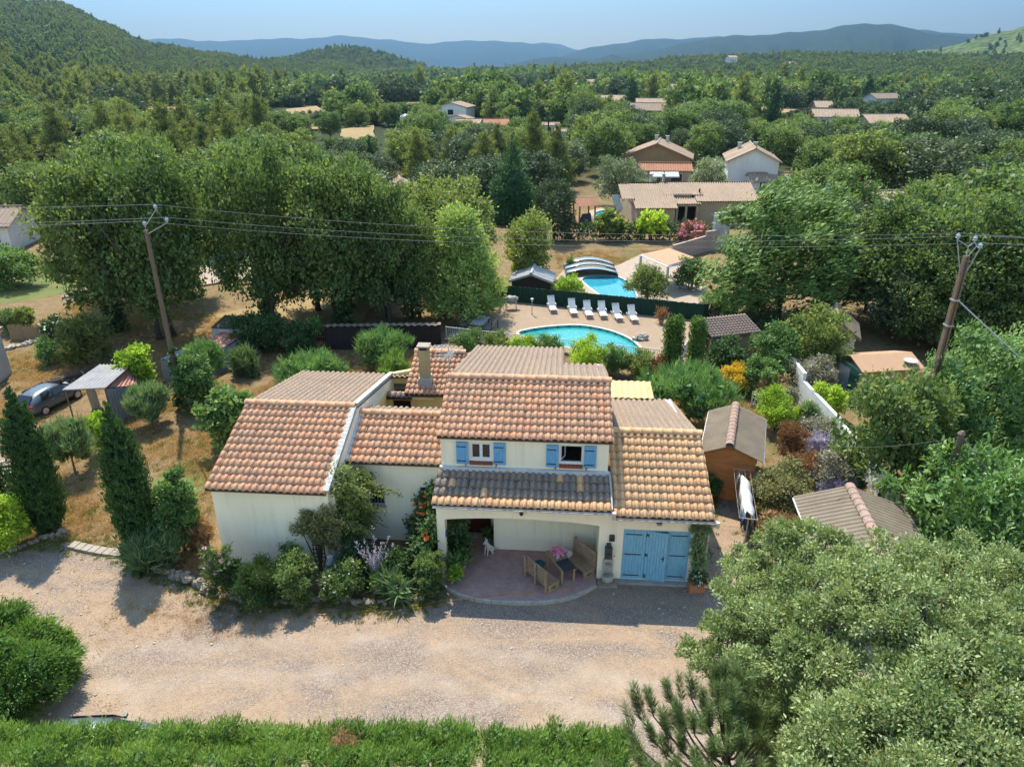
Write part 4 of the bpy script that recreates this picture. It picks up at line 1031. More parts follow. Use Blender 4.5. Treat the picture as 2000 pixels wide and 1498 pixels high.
shrub('broom_shrub', 'wide low feathery shrub behind the wing roof', 'shrub', 612, 694, 752, 145, 'olgr', nb=14, **{**OL, 'n': 5200})
shrub('broom_shrub', 'vivid green feathery shrub beside the chimney', 'shrub', 772, 686, 748, 78, 'hedge', nb=8, **{**OL, 'n': 2600})
shrub('grass_tuft', 'tall grey-green grass tuft beside the thin-trunked olive', 'grass', 480, 686, 732, 52, 'ol', nb=6, **{**OL, 'n': 1500, 'L': .5})
shrub('lime_shrub', 'yellow-green shrub tucked beside the large olive', 'shrub', 1290, 725, 800, 56, 'lime', n=1500)
shrub('fig_tree', 'glossy green fig against the wing of the villa', 'fig tree', 462, 752, 872, 118, 'fig', n=1900, L=.24, Wd=.19, nb=13, trunk=.05, z0=.1, cl=6)
shrub('orange_tree', 'yellow-green citrus tree beside the ivy-clad pole foot', 'citrus tree', 282, 668, 782, 80, 'lime', n=1700, L=.2, Wd=.11, nb=11, z0=.2, trunk=.05)
shrub('orange_tree', 'leafy citrus tree growing round the wooden pole', 'citrus tree', 392, 690, 800, 92, 'fig', n=2300, L=.2, Wd=.11, nb=12, z0=.1, trunk=.05)
shrub('citrus_bush', 'young light green bush in front of the pale boards', 'shrub', 205, 800, 885, 60, 'lime', n=900, L=.2, Wd=.1)
shrub('fig_bush', 'round dark green bush between cypress and villa corner', 'shrub', 362, 918, 1078, 100, 'fig', n=4200, L=.12, Wd=.08, nb=14, cl=9, spread=.1)
shrub('golden_bush', 'yellow-green bush on the low stone edging beside the first cypress', 'shrub', 25, 965, 1072, 110, 'lime', n=3600, L=.11, Wd=.06, nb=12)
shrub('golden_bush', 'small yellow-green bush tucked behind the stone edging bush', 'shrub', 52, 950, 1015, 55, 'fig', n=1500, L=.11, Wd=.06)
shrub('grass_tuft', 'blue-grey grass tuft under the second cypress', 'grass', 292, 1045, 1112, 95, 'ol', n=1800, L=.42, Wd=.02, nb=6, up=1.0, cl=12)
shrub('lavender_bush', 'grey lavender cushion on the stone border', 'shrub', 330, 1050, 1110, 60, 'ol', n=1200, L=.28, Wd=.02, up=1.0)
shrub('dry_grass', 'dry straw grass against the villa corner', 'grass', 395, 1015, 1072, 36, 'straw', n=900, L=.4, Wd=.015, nb=5, up=1.2)
# bed along the front of the wing
BED = 'flower bed plants along the front of the wing'
shrub('oleander', 'pink flowering oleander at the villa corner', 'shrub', 440, 1045, 1172, 70, 'oak', n=1500, L=.16, Wd=.04, flowers=('pink', 200, .1), group=BED)
shrub('spurge', 'pale yellow-green spurge at the wall corner', 'shrub', 428, 1068, 1105, 34, 'yellow', n=600, L=.09, Wd=.05, group=BED)
shrub('butterfly_bush', 'dark shrub with faded purple spikes before the wing wall', 'shrub', 468, 1072, 1165, 48, 'dkshrub', n=1300, L=.12, Wd=.04, flowers=('lav', 40, .06), group=BED)
shrub('rosemary', 'wide dark rosemary bush before the wing wall', 'shrub', 515, 1082, 1178, 110, 'dkshrub', n=5600, L=.13, Wd=.025, nb=13, up=1.0, cl=12, group=BED)
shrub('ash_bush', 'bright green leafy bush with an open sprig against the wing wall', 'shrub', 580, 1068, 1172, 92, 'oak', n=3000, L=.12, Wd=.06, nb=11, group=BED)
shrub('ash_bush', 'thin upright sprig beside the garden trellis', 'shrub', 572, 1040, 1120, 50, 'fig', n=500, L=.1, Wd=.05, nb=6, group=BED)
shrub('abelia', 'shrub dotted with white flowers in front of the trellis', 'shrub', 668, 1092, 1168, 92, 'oak', n=2800, L=.11, Wd=.05, nb=11, flowers=('white', 260, .06), group=BED)
shrub('dark_shrub', 'dark shrub in the shade under the barred window', 'shrub', 715, 1060, 1130, 110, 'dkshrub', n=2600, L=.14, Wd=.07, nb=10, group=BED)
shrub('dark_shrub', 'low dark shrub before the link wall', 'shrub', 775, 1065, 1135, 80, 'dkshrub', n=1800, L=.14, Wd=.07, nb=9, group=BED)
shrub('box_bush', 'dense round green bush hugging the porch pillar', 'shrub', 840, 1060, 1158, 78, 'oak', n=5600, L=.085, Wd=.055, nb=13, cl=10, spread=.08, group=BED)
shrub('lily_clump', 'yellow-green strap-leaved lilies next to the terracotta pot', 'plant', 772, 1120, 1165, 60, 'ol', n=420, L=.5, Wd=.045, nb=6, up=.5, cl=8, spread=.05, group=BED)
def sage(label, x, ytop, ybase, n, seed):
    p = at(x, ybase); h = height(x, ytop, p[1]); q = random.Random(seed); t = thing('russian_sage', label, 'plant', p, 0, BED)
    m = MB(); P = []; 
    for k in range(n):
        a = q.uniform(0, 6.28); r = q.uniform(.1, .42); hh = h * q.uniform(.55, 1)
        e = (math.cos(a) * r * hh, math.sin(a) * r * hh * .6, hh); m.tube([(0, 0, 0), (e[0] * .4, e[1] * .4, hh * .55), e], [.012, .008, .003], 4, False)
        for j in range(60):
            f = q.uniform(.35, 1); w = .11 * (1.15 - f)
            P.append((e[0] * f * f + q.gauss(0, w * .6), e[1] * f * f + q.gauss(0, w * .6), hh * f + q.gauss(0, .03)))
    m.build('stem', M_BARKP, t)
    P = np.array(P); r = NR(seed); D = unit(sph(r, len(P)) * .6 + np.array([0, 0, .8])); V, Q = leaves(P, D, sph(r, len(P)), np.full(len(P), .09), np.full(len(P), .028))
    put('flowers', np_mesh('sage_flowers', V, Q, LF['lav'], r.rand(len(P))), t)
sage('silvery lilac sage with tall airy spikes before the link wall', 738, 1036, 1148, 16, 5)
# wall climbers
def climber(name, label, pts, lf, n, L, Wd, seed, flowers=None, cl=8, strands=0):
    """foliage hung on the wall: pts are (u, v, z, rx, ry, rz) in villa axes"""
    t = thing(name, label, 'climber', HO, YAW)
    put('foliage', crown(name + '_foliage', pts, n, L, Wd, LF[lf], seed, cl=cl, spread=.12, up=-.2, rn=.9, inner=.1, bottom=-1), t)
    if flowers: put('flowers', crown(name + '_flowers', [(p[0], p[1] - .06, p[2], p[3], p[4], p[5]) for p in pts], flowers[1], flowers[2], flowers[2], LF[flowers[0]], seed + 3, inner=0, cl=5, spread=.05, bottom=-1), t)
    m = MB(); q = random.Random(seed)
    for p in pts:
        m.tube([(pts[0][0], pts[0][1] + .1, 0), ((pts[0][0] + p[0]) / 2 + q.uniform(-.1, .1), p[1] + .1, p[2] * .5), (p[0], p[1], p[2])], [.035, .025, .01], 5, False)
    m.build('stem', M_BARK, t)
    if strands:
        Ps = []; m = MB()
        for k in range(strands):
            u, v, z = pts[k % len(pts)][:3]; du = q.uniform(.3, 1.5); pa = []
            for j in range(14): f = j / 13; pa.append((u + du * f, v - .25 * math.sin(f * 3) - .05, z + .5 * f - 1.0 * f * f + q.uniform(-.02, .02)))
            m.tube(pa, .006, 3, False)
            for a in pa[2:]:
                for j in range(7): Ps.append((a[0] + q.gauss(0, .05), a[1] + q.gauss(0, .03), a[2] + q.gauss(0, .04)))
        m.build('tendril', M_BARK, t); r = NR(seed); Ps = np.array(Ps)
        V, Q = leaves(Ps, unit(sph(r, len(Ps)) + [0, 0, -.3]), sph(r, len(Ps)), np.full(len(Ps), .09), np.full(len(Ps), .04)); put('sprays', np_mesh('climber_sprays', V, Q, LF[lf], r.rand(len(Ps))), t)
climber('wisteria', 'large green wisteria climbing the inner corner of wing and link', [(-9.55, .55, 3.15, .45, .5, .55), (-9.35, .6, 2.5, .6, .55, .6), (-9.5, .2, 1.9, .5, .4, .6), (-9.1, 1.0, 1.6, .5, .4, .6), (-9.4, .5, .9, .5, .5, .6), (-9.0, 1.1, 2.9, .5, .4, .4)], 'oakb', 4600, .1, .04, 41, None, 9, 26)
climber('rose_climber', 'brownish climber hanging on the wing wall above the trellis', [(-10.3, -.32, 2.1, .42, .16, .3), (-9.95, -.32, 1.8, .4, .16, .32), (-10.75, -.32, 1.8, .38, .14, .18), (-9.85, -.3, 2.4, .22, .14, .3), (-10.2, -.32, 1.5, .34, .15, .2), (-10.5, -.32, 2.35, .2, .1, .16), (-9.75, -.3, 1.3, .2, .12, .3)], 'bronze', 3400, .075, .035, 42, None, 9, 5)
climber('trumpet_vine', 'trumpet vine with orange flowers at the porch corner', [(-6.75, 1.3, 1.1, .5, .35, .6), (-6.85, 1.35, 1.8, .35, .3, .5), (-7.1, 1.3, .9, .45, .35, .4), (-6.55, 1.2, 2.4, .2, .2, .4), (-6.5, .2, 1.5, .25, .3, .7), (-6.75, -.1, .9, .4, .4, .5)], 'dkshrub', 2600, .12, .06, 43, ('orange', 120, .12), 8, 3)
climber('jasmine', 'thin jasmine climbing beside the garage doors from the planter', [(2.48, -.12, 2.25, .28, .1, .3), (2.42, -.12, 1.7, .22, .09, .4), (2.5, -.12, 1.2, .22, .09, .4), (2.55, -.12, .8, .22, .12, .3), (2.3, -.12, 2.35, .25, .08, .15)], 'ol', 1300, .09, .04, 44, None, 8, 0)
climber('porch_creeper', 'dark potted foliage with red flowers inside the porch', [(-5.65, .9, 1.3, .25, .3, .5), (-5.6, .8, .8, .3, .3, .5), (-5.45, 1.1, 1.8, .3, .25, .3)], 'dkshrub', 1100, .13, .08, 45, ('orange', 25, .09))
# right-hand garden
RG = 'shrubs of the sloping bed along the white wall'
for nm, lab, x, yt, yb, w, lf, kw in [
    ('yellow_bush', 'round bush covered in yellow flowers', 1432, 712, 760, 56, 'yellow', dict(n=2400, L=.1, Wd=.07, nb=10, flowers=('yellow', 900, .08))),
    ('vine_bush', 'vivid green bush beside the yellow-flowered bush', 1482, 690, 775, 66, 'fig', dict(n=2200, L=.14, Wd=.1, nb=10)),
    ('dark_bush', 'dark bush under the eaves of the tiled tool hut', 1420, 665, 735, 85, 'dkshrub', dict(n=2600, L=.14, Wd=.08, nb=11)),
    ('laurel_bush', 'dark laurel beside the tool hut wall', 1510, 630, 745, 95, 'fig', dict(n=2800, L=.14, Wd=.08, nb=12)),
    ('golden_privet', 'variegated privet spilling over the white wall top', 1580, 700, 772, 80, 'sage', dict(n=2800, L=.12, Wd=.08, nb=12)),
    ('golden_privet', 'yellowish privet hanging over the middle of the white wall', 1612, 748, 815, 56, 'lime', dict(n=1700, L=.12, Wd=.08, nb=9)),
    ('lime_bush', 'bright lime bush behind the wooden shed ridge', 1512, 760, 838, 78, 'lime', dict(n=2200, L=.11, Wd=.06, nb=10)),
    ('grey_bush', 'pale grey-green bush at the foot of the white wall', 1532, 752, 802, 44, 'sage', dict(n=1500, L=.12, Wd=.04, nb=10)),
    ('brown_bush', 'brownish airy bush behind the white picket fence', 1505, 725, 790, 50, 'straw', dict(n=1200, L=.12, Wd=.04)),
    ('feather_grass', 'green feathery fennel beside the white wall', 1572, 790, 850, 42, 'ol', dict(n=1500, L=.3, Wd=.025, up=.9)),
    ('lavender_clump', 'lavender flowers leaning on the white wall', 1590, 845, 905, 56, 'lav', dict(n=1100, L=.24, Wd=.02, up=.8)),
    ('sage_bush', 'pale sage in the middle of the sloping bed', 1590, 810, 885, 70, 'sage', dict(n=2000, L=.12, Wd=.05)),
    ('rusty_bush', 'rusty brown dry bush beside the wooden shed', 1540, 820, 905, 56, 'rust', dict(n=1500, L=.14, Wd=.03, up=.6)),
    ('rusty_bush', 'rusty dry stems below the pale sage', 1560, 880, 960, 66, 'rust', dict(n=1700, L=.14, Wd=.03, up=.6)),
    ('sage_bush', 'large pale green bush above the lavender', 1615, 880, 975, 90, 'sage', dict(n=3000, L=.13, Wd=.055, nb=11)),
    ('lavender_clump', 'lavender beside the top of the big fibre cement roof', 1625, 930, 990, 60, 'lav', dict(n=1300, L=.24, Wd=.02, up=.8)),
    ('viburnum', 'dark olive bush beside the drying rack', 1520, 910, 1015, 110, 'bronze', dict(n=5200, L=.1, Wd=.06, nb=13)),
    ('viburnum', 'green leaved shoots crowning the dark olive bush', 1525, 905, 975, 60, 'dkshrub', dict(n=1200, L=.1, Wd=.06, nb=8)),
    ('dry_weeds', 'straw coloured weeds on the low wall', 1515, 1000, 1068, 66, 'straw', dict(n=1900, L=.16, Wd=.02, up=.9)),
    ('dry_weeds', 'rusty weeds against the big shed wall', 1545, 1010, 1090, 46, 'rust', dict(n=1400, L=.16, Wd=.02, up=.9)),
    ('blue_conifer', 'bluish conifer beside the lavender on the white wall', 1655, 890, 985, 50, 'dkshrub', dict(n=1500, L=.14, Wd=.03)),
    ('pot_shrub', 'low green growth at the foot of the wooden shed', 1385, 925, 975, 36, 'dkshrub', dict(n=700, L=.11, Wd=.05)),
]:
    shrub(nm, lab, 'shrub', x, yt, yb + 2, w * 1.3, lf, group=RG, **{**kw, 'n': int(kw['n'] * 1.25)})
# pool hedge
PH = 'oleander hedge along the pool railing'
for k, (x, yt, yb, w, lf, fl, lab) in enumerate([(915, 650, 700, 60, 'fig', ('pink', 26, .06), 'hedge shrub at the railing end beside the board fence'), (968, 652, 705, 62, 'oakb', ('pink', 30, .06), 'hedge shrub with pale pink flowers before the table terrace'), (1020, 660, 712, 62, 'lime', None, 'yellowish hedge shrub before the tip of the turquoise pool'),
        (1072, 658, 714, 55, 'fig', ('pink', 22, .06), 'green hedge shrub before the middle of the turquoise pool'), (1146, 664, 735, 78, 'lime', None, 'large yellow-green shrub overlapping the turquoise pool'), (1200, 680, 730, 55, 'fig', ('pink', 20, .06), 'dark hedge shrub just past the large yellow-green one'), (1246, 690, 735, 52, 'oakb', None, 'round hedge shrub near the last railing posts'), (1285, 700, 740, 40, 'rust', None, 'thin dry hedge plant beside the clipped column')]):
    shrub('hedge_shrub', lab, 'shrub', x, yt - 6, yb + 3, w * 1.3, lf, n=2600, L=.13, Wd=.06, nb=10, group=PH, flowers=fl)
shrub('dark_bush', 'big dark bush beside the red sheet roofs', 'shrub', 510, 610, 690, 110, 'dkshrub', n=3400, L=.17, Wd=.1, nb=12)
shrub('dark_bush', 'dark bush under the oaks behind the potted tree', 'shrub', 585, 630, 690, 80, 'dkshrub', n=2200, L=.17, Wd=.1, nb=10)
# neighbour gardens
NG = 'shrubs of the neighbour gardens'
for nm, lab, x, yt, yb, w, lf, kw in [
    ('round_bush', 'rounded yellow-green bush beside the grey-roofed hut', 1110, 538, 580, 66, 'lime', dict(n=1700, L=.16, Wd=.1)),
    ('round_bush', 'bright green bush at the edge of the dry lawn', 1025, 500, 548, 58, 'lime', dict(n=1500, L=.18, Wd=.1)),
    ('mimosa', 'airy bush tree standing before the bright blue pool', 1262, 518, 592, 96, 'oakb', dict(n=2800, L=.2, Wd=.06, nb=12, z0=.2, trunk=.07)),
    ('citrus_bush', 'glossy bush against the pergola wall', 1345, 502, 568, 66, 'fig', dict(n=2000, L=.16, Wd=.1, nb=10, trunk=.05)),
    ('oleander', 'pink flowering oleander beside the tan house porch', 1352, 432, 474, 78, 'rust', dict(n=1500, L=.22, Wd=.1, flowers=('pink', 900, .16))),
    ('low_bush', 'leafy bush behind the green screen end', 1400, 568, 620, 96, 'fig', dict(n=2400, L=.16, Wd=.1, nb=11)),
    ('grey_bush', 'greyish bush in the shade of the wind-combed elm', 1478, 585, 640, 80, 'holm', dict(n=2000, L=.16, Wd=.09, nb=10)),
    ('bronze_bush', 'reddish-leaved bush in front of the elm', 870, 540, 625, 56, 'bronze', dict(n=1800, L=.16, Wd=.09)),
    ('sapling', 'slim sapling on the dry lawn', 1112, 500, 528, 14, 'oakb', dict(n=260, L=.2, Wd=.1, nb=4)),
    ('pine_bush', 'rounded dark pine in the dry yard', 175, 612, 715, 106, 'pine', dict(n=4200, L=.26, Wd=.04, nb=13, up=.5, trunk=.08)),
    ('white_bush', 'white flowering bush before the reed fence', 112, 618, 660, 60, 'dkshrub', dict(n=1100, L=.16, Wd=.08, flowers=('white', 420, .1))),
    ('oleander', 'faded pink oleander at the end of the reed fence', 18, 605, 650, 56, 'fig', dict(n=1000, L=.18, Wd=.08, flowers=('pink', 260, .1))),
    ('green_bush', 'green bush behind the reed fence', 52, 600, 650, 50, 'oakb', dict(n=1100, L=.18, Wd=.09)),
    ('pale_bush', 'pale loose bush beside the rounded dark pine', 100, 660, 712, 54, 'olgr', dict(n=1100, L=.18, Wd=.07)),
    ('dark_bush', 'wide dark bush below the white house at the picture edge', 25, 480, 560, 130, 'fig', dict(n=3200, L=.24, Wd=.15, nb=14)),
    ('agave', 'spiky plant behind the tool hut', 1385, 600, 625, 30, 'sage', dict(n=160, L=.7, Wd=.06, nb=3, up=.8)),
]:
    shrub(nm, lab, 'shrub', x, yt, yb, w, lf, group=NG, **kw)
# ------------------------------------------------------------------ terrace and porch furniture (villa axes u, v)
def hthing(name, label, cat, u, v, z=0.0, rz=0.0, group=None): return thing(name, label, cat, hw(u, v, z), YAW + rz, group)
def hworld(P, z): return [hw(u, v, z) for u, v in P]
TE = [(-6.0, -.62), (-5.7, -.92), (-5.3, -1.17), (-4.8, -1.33), (-4.24, -1.4), (-3.4, -1.4), (-2.6, -1.32), (-2.1, -1.2), (-1.6, -.98), (-1.2, -.7), (-.82, -.36)]
m = MB(); m.prism(TE + [(-.82, 1.29), (-4.4, 1.29), (-4.4, 2.2), (-6.0, 2.2)], -.05, .1); o = m.build('terrace', M_TERR, None, loc=HO, rz=YAW); tag(o, kind='structure'); terr = o
for i in range(len(TE) - 1):
    a, b = TE[i], TE[i + 1]; L = math.hypot(b[0] - a[0], b[1] - a[1]); n = max(1, round(L / .26))
    for k in range(n):
        f = (k + .5) / n; mm = MB(); mm.cbox((0, 0, 0), (L / n - .012, .09, .15)); q = math.atan2(b[1] - a[1], b[0] - a[0])
        e = put('edging_stone', mm.mesh('edging_stone', M_STONEP), terr, (a[0] + (b[0] - a[0]) * f, a[1] + (b[1] - a[1]) * f - .03, .045 + .006 * jit()), (0, 0, q))
def pallet_bench(label, u, v, rz, w=1.15):
    t = hthing('pallet_bench', label, 'bench', u, v, .1, rz, 'pallet benches on the terrace')
    bm_ = MB(); bm_.box(0, w, 0, .085, 0, .018); slat = bm_.mesh('slat', M_WOOD)
    for k in range(5): put('slat', slat, t, (-w / 2, -.24 + k * .1, .26 + .003 * jit()))
    for k in range(6): put('slat', slat, t, (-w / 2, .27 + .002 * k, .2 + k * .115), (math.pi / 2 - .06, 0, 0))
    m = MB()
    for x in (-w / 2, -.04, w / 2 - .08):
        m.box(x, x + .08, -.24, .26, .16, .255); m.box(x, x + .08, -.24, .26, 0, .07); m.box(x, x + .08, -.22, -.1, .07, .16); m.box(x, x + .08, .1, .22, .07, .16)
        m.cbox((x + .04, .33, .45), (.08, .05, .85), 0, -.04)
    m.build('frame', M_WOOD, t); return t
pallet_bench('pallet bench showing its slatted back to the drive', -2.62, -.32, D2R(-49) + math.pi)
pallet_bench('pallet bench with its back against the porch pillar', -1.42, .42, D2R(-49))
t = hthing('pallet_table', 'wooden pallet table with a dark runner between the two benches', 'table', -2.05, .1, .1, D2R(-59))
m = MB(); m.box(0, 1.2, 0, .085, 0, .02); me = m.mesh('plank', M_WOOD)
for k in range(6): put('plank', me, t, (-.6, -.28 + k * .094, .6 + .002 * jit()))
m = MB()
for x in (-.55, .47):
    for y in (-.26, .2): m.box(x, x + .07, y, y + .07, 0, .6)
m.box(-.55, .55, -.24, -.2, .5, .597); m.box(-.55, .55, .2, .24, .5, .597)
m.build('leg_frame', M_WOOD, t)
o = hthing('table_runner', 'dark cloth runner on the near end of the pallet table', 'table runner', -1.87, -.18, .724, D2R(-59)); m = MB(); m.box(-.26, .34, -.24, .24, 0, .008); m.build('cloth', M_CLOTHD, o)
t = hthing('flower_pot', 'white pot of pink flowers on the pallet table', 'flower pot', -2.12, .2, .722)
m = MB(); m.lathe([(.06, 0), (.075, .1), (.085, .14), (.075, .14), (.07, .1)], n=12); m.build('pot', M_WHITEP, t)
put('flowers', crown('pot_flowers', [(0, 0, .24, .2, .17, .12), (-.12, .05, .2, .12, .12, .1)], 220, .07, .05, LF['pink'], 3, cl=5, spread=.05), t)
t = hthing('cushion', 'teal cushion on the pallet bench near the wall', 'cushion', -2.75, .12, .385, .4); m = MB(); m.blob((0, 0, .08), (.2, .2, .09), 2, 10, 6, .06); m.build('cover', M_TEAL, t, True)
t = hthing('cushion', 'white cushion against the back of the other bench', 'cushion', -1.75, .65, .4, .6); m = MB(); m.blob((0, 0, .12), (.16, .1, .15), 4, 10, 6, .06); m.build('cover', M_CLOTHW, t, True)
# dog ------------------------------------------------------------------
def dog():
    t = hthing('dog', 'white dog sitting upright at the porch wall corner', 'dog', -4.55, 1.05, .1, D2R(-130))
    J = {'hip': ((-.12, 0, .12), .085), 'belly': ((0, 0, .2), .09), 'chest': ((.1, 0, .31), .088), 'neck': ((.13, 0, .42), .055), 'head': ((.16, 0, .5), .055), 'muz': ((.25, 0, .48), .03), 'nose': ((.285, 0, .475), .022)}
    E_ = [('hip', 'belly'), ('belly', 'chest'), ('chest', 'neck'), ('neck', 'head'), ('head', 'muz'), ('muz', 'nose')]
    for s, n in ((1, 'a'), (-1, 'b')):
        J['ear' + n] = ((.135, .03 * s, .565), .02); J['tip' + n] = ((.13, .042 * s, .625), .008); E_ += [('head', 'ear' + n), ('ear' + n, 'tip' + n)]
        J['sh' + n] = ((.12, .055 * s, .28), .04); J['wr' + n] = ((.14, .055 * s, .1), .024); J['pw' + n] = ((.15, .055 * s, .025), .026); J['to' + n] = ((.19, .055 * s, .02), .02)
        E_ += [('chest', 'sh' + n), ('sh' + n, 'wr' + n), ('wr' + n, 'pw' + n), ('pw' + n, 'to' + n)]
        J['th' + n] = ((-.04, .085 * s, .13), .055); J['kn' + n] = ((.04, .1 * s, .13), .035); J['hk' + n] = ((-.08, .1 * s, .03), .024); J['ft' + n] = ((.03, .1 * s, .022), .02)
        E_ += [('hip', 'th' + n), ('th' + n, 'kn' + n), ('kn' + n, 'hk' + n), ('hk' + n, 'ft' + n)]
    J['ta'] = ((-.22, .02, .05), .03); J['tb'] = ((-.3, .08, .035), .018); E_ += [('hip', 'ta'), ('ta', 'tb')]
    K = list(J); me = bpy.data.meshes.new('body'); me.from_pydata([J[k][0] for k in K], [(K.index(a), K.index(b)) for a, b in E_], []); me.materials.append(M_FUR)
    o = put('body', me, t); o.modifiers.new('skin', 'SKIN')
    for k, sv in zip(K, me.skin_vertices[0].data): sv.radius = (J[k][1],) * 2; sv.use_root = (k == 'hip')
    ss = o.modifiers.new('sub', 'SUBSURF'); ss.levels = ss.render_levels = 1
    m = MB()
    for s in (1, -1): m.blob((.2, .03 * s, .515), (.008, .008, .009), 1, 6, 4, 0)
    m.blob((.305, 0, .478), (.011, .013, .01), 1, 6, 4, 0); m.build('eyes_and_nose', M_BLACK, t); t.scale = (1.15,) * 3
dog()
# pots, fountain, planter ------------------------------------------------
def pot(label, u, v, z, r, h, mat, lf, fr, n=260, square=False, leaf=(.12, .05), name='plant_pot', fl=None):
    t = hthing(name, label, 'plant pot', u, v, z, .1); m = MB()
    if square: m.prism([(-r, -r * .6), (r, -r * .6), (r, r * .6), (-r, r * .6)], 0, h * .8); m.prism([(-r * 1.06, -r * .66), (r * 1.06, -r * .66), (r * 1.06, r * .66), (-r * 1.06, r * .66)], h * .8, h)
    else: m.lathe([(r * .7, 0), (r * .95, h * .75), (r * 1.05, h * .8), (r * 1.05, h), (r * .88, h), (r * .85, h * .85)], n=14)
    m.build('pot', mat, t); put('foliage', crown('pot_foliage', [(0, 0, h + fr * .6, fr, fr, fr * .8)], n, leaf[0], leaf[1], LF[lf], int(u * 100) % 97 + 3, spread=.1), t)
    if fl: put('flowers', crown('pot_flowers', [(0, 0, h + fr * .7, fr, fr, fr * .8)], 60, .06, .05, LF[fl], 5, inner=0), t)
pot('blue pot with yellow-green leaves at the terrace edge', -5.53, -.55, .1, .15, .2, M_CERB, 'lime', .22)
pot('terracotta pot among the lilies behind the stone border', -8.0, -1.1, 0, .2, .32, M_TERRA, 'lime', .26, square=True)
pot('terracotta planter holding the jasmine beside the garage', 2.5, -.3, 0, .27, .36, M_TERRA, 'dkshrub', .24, square=True, fl='white')
pot('small potted plant in the shade behind the porch pillar', -5.62, .0, .1, .14, .2, M_STONE, 'fig', .3)
pot('grey pot by the front door in the porch', -4.66, 1.7, .1, .13, .3, M_CONC, 'dkshrub', .16)
pot('stone pot with trailing green leaves inside the porch pillar', -5.4, .35, .1, .15, .22, M_STONE, 'fig', .26)
t = hthing('wall_plate', 'blue ceramic plate hanging inside the porch pillar', 'ornament', -5.915, .12, 1.55); m = MB(); m.tube([(0, 0, 0), (.03, 0, 0)], [.13, .1], 14); m.build('plate', M_CERB, t)
t = hthing('wall_fountain', 'stone wall fountain with an arched back and round basin', 'fountain', -.45, 0, 0)
m = MB(); ar = [(-.17, 0)] + [(.17 * math.cos(math.pi - math.pi * k / 10), .72 + .17 * math.sin(math.pi * k / 10)) for k in range(11)] + [(.17, 0)]
m.prism([(a, b + .12) for a, b in ar], -.07, -.001, 'y'); m.build('back_slab', M_STONEP, t)
m = MB(); m.lathe([(.12, .12), (.19, .2), (.21, .36), (.2, .4), (.16, .4), (.15, .3), (.02, .28)], (0, -.2, 0), 16); m.build('basin', M_STONEP, t)
m = MB(); m.box(-.34, .1, -.44, -.01, 0, .07); m.box(.02, .34, -.4, -.02, .0, .1); m.box(-.16, .2, -.34, -.03, .07, .13); m.build('plinth', M_STONE, t, bevel=.01)
m = MB(); m.lathe([(.09, -.02), (.1, .02), (.02, .03)], (0, -.1, .76), 12); m.build('spout_rosette', M_STONE, t)
t = hthing('wall_stove', 'dark cast iron stove box fixed above the wall fountain', 'stove', -.46, -.08, 1.0)
m = MB(); m.box(-.12, .12, -.1, .07, 0, .4); m.prism([(-.13, .38), (.13, .38), (.09, .46), (-.09, .46)], -.11, .07, 'y'); m.box(-.07, .07, -.06, .06, .46, .56); m.build('body', M_CAST, t)
m = MB(); m.box(-.05, .06, -.112, -.1, .2, .24); m.tube([(.12, -.06, .1), (.2, -.06, .1), (.2, -.06, .14)], .012, 5); m.blob((0, -.07, .52), (.02, .015, .02), 1, 6, 4, 0); m.build('fittings', M_BLACK, t)
t = hthing('wall_rack', 'rustic iron and wood rack on the porch back wall', 'rack', -2.75, 1.3, 2.0)
m = MB()
for z in (0, .11, .22): m.cbox((.0, -.05, z), (1.05, .03, .05), .0)
for k in range(7): m.box(-.45 + k * .14, -.42 + k * .14, -.09, -.02, -.05, .27)
m.build('rack_frame', M_PLANK, t); m = MB(); m.box(-.2, .1, -.1, -.07, .04, .18); m.build('plaque', M_WHITEP, t)
P = NR(4); pts = P.normal(size=(120, 3)) * [.12, .04, .12] + [-.3, -.1, -.06]; V, Q = leaves(pts, unit(sph(P, 120)), sph(P, 120), np.full(120, .14), np.full(120, .02)); put('dry_bunch', np_mesh('dry_bunch', V, Q, LF['straw'], P.rand(120)), t)
t = hthing('hanging_tool', 'old wooden rake hanging upside down on the porch back wall', 'tool', -1.6, 1.27, 1.95); m = MB(); m.cbox((.08, -.02, .12), (.045, .03, .5), 0, 0, .6); m.cbox((-.07, -.02, -.08), (.34, .035, .05), 0, 0, .52); m.build('rake', M_DARKW, t)
t = hthing('garden_trellis', 'brown garden trellis leaning on the wing wall', 'trellis', -10.28, -.2, .35)
m = MB()
for k in range(4): m.box(-.2 + k * .127, -.175 + k * .127, -.02, 0, 0, .95)
for k in range(6): m.box(-.22, .22, -.035, -.021, .06 + k * .165, .085 + k * .165)
m.build('lattice', M_DARKW, t)
t = hthing('stone_jar', 'tall white jar standing beside the garden trellis', 'jar', -9.85, -.35, .1); m = MB(); m.lathe([(.1, 0), (.16, .2), (.17, .45), (.1, .62), (.12, .68), (.08, .68)], n=14); m.build('body', M_WHITE, t, True)
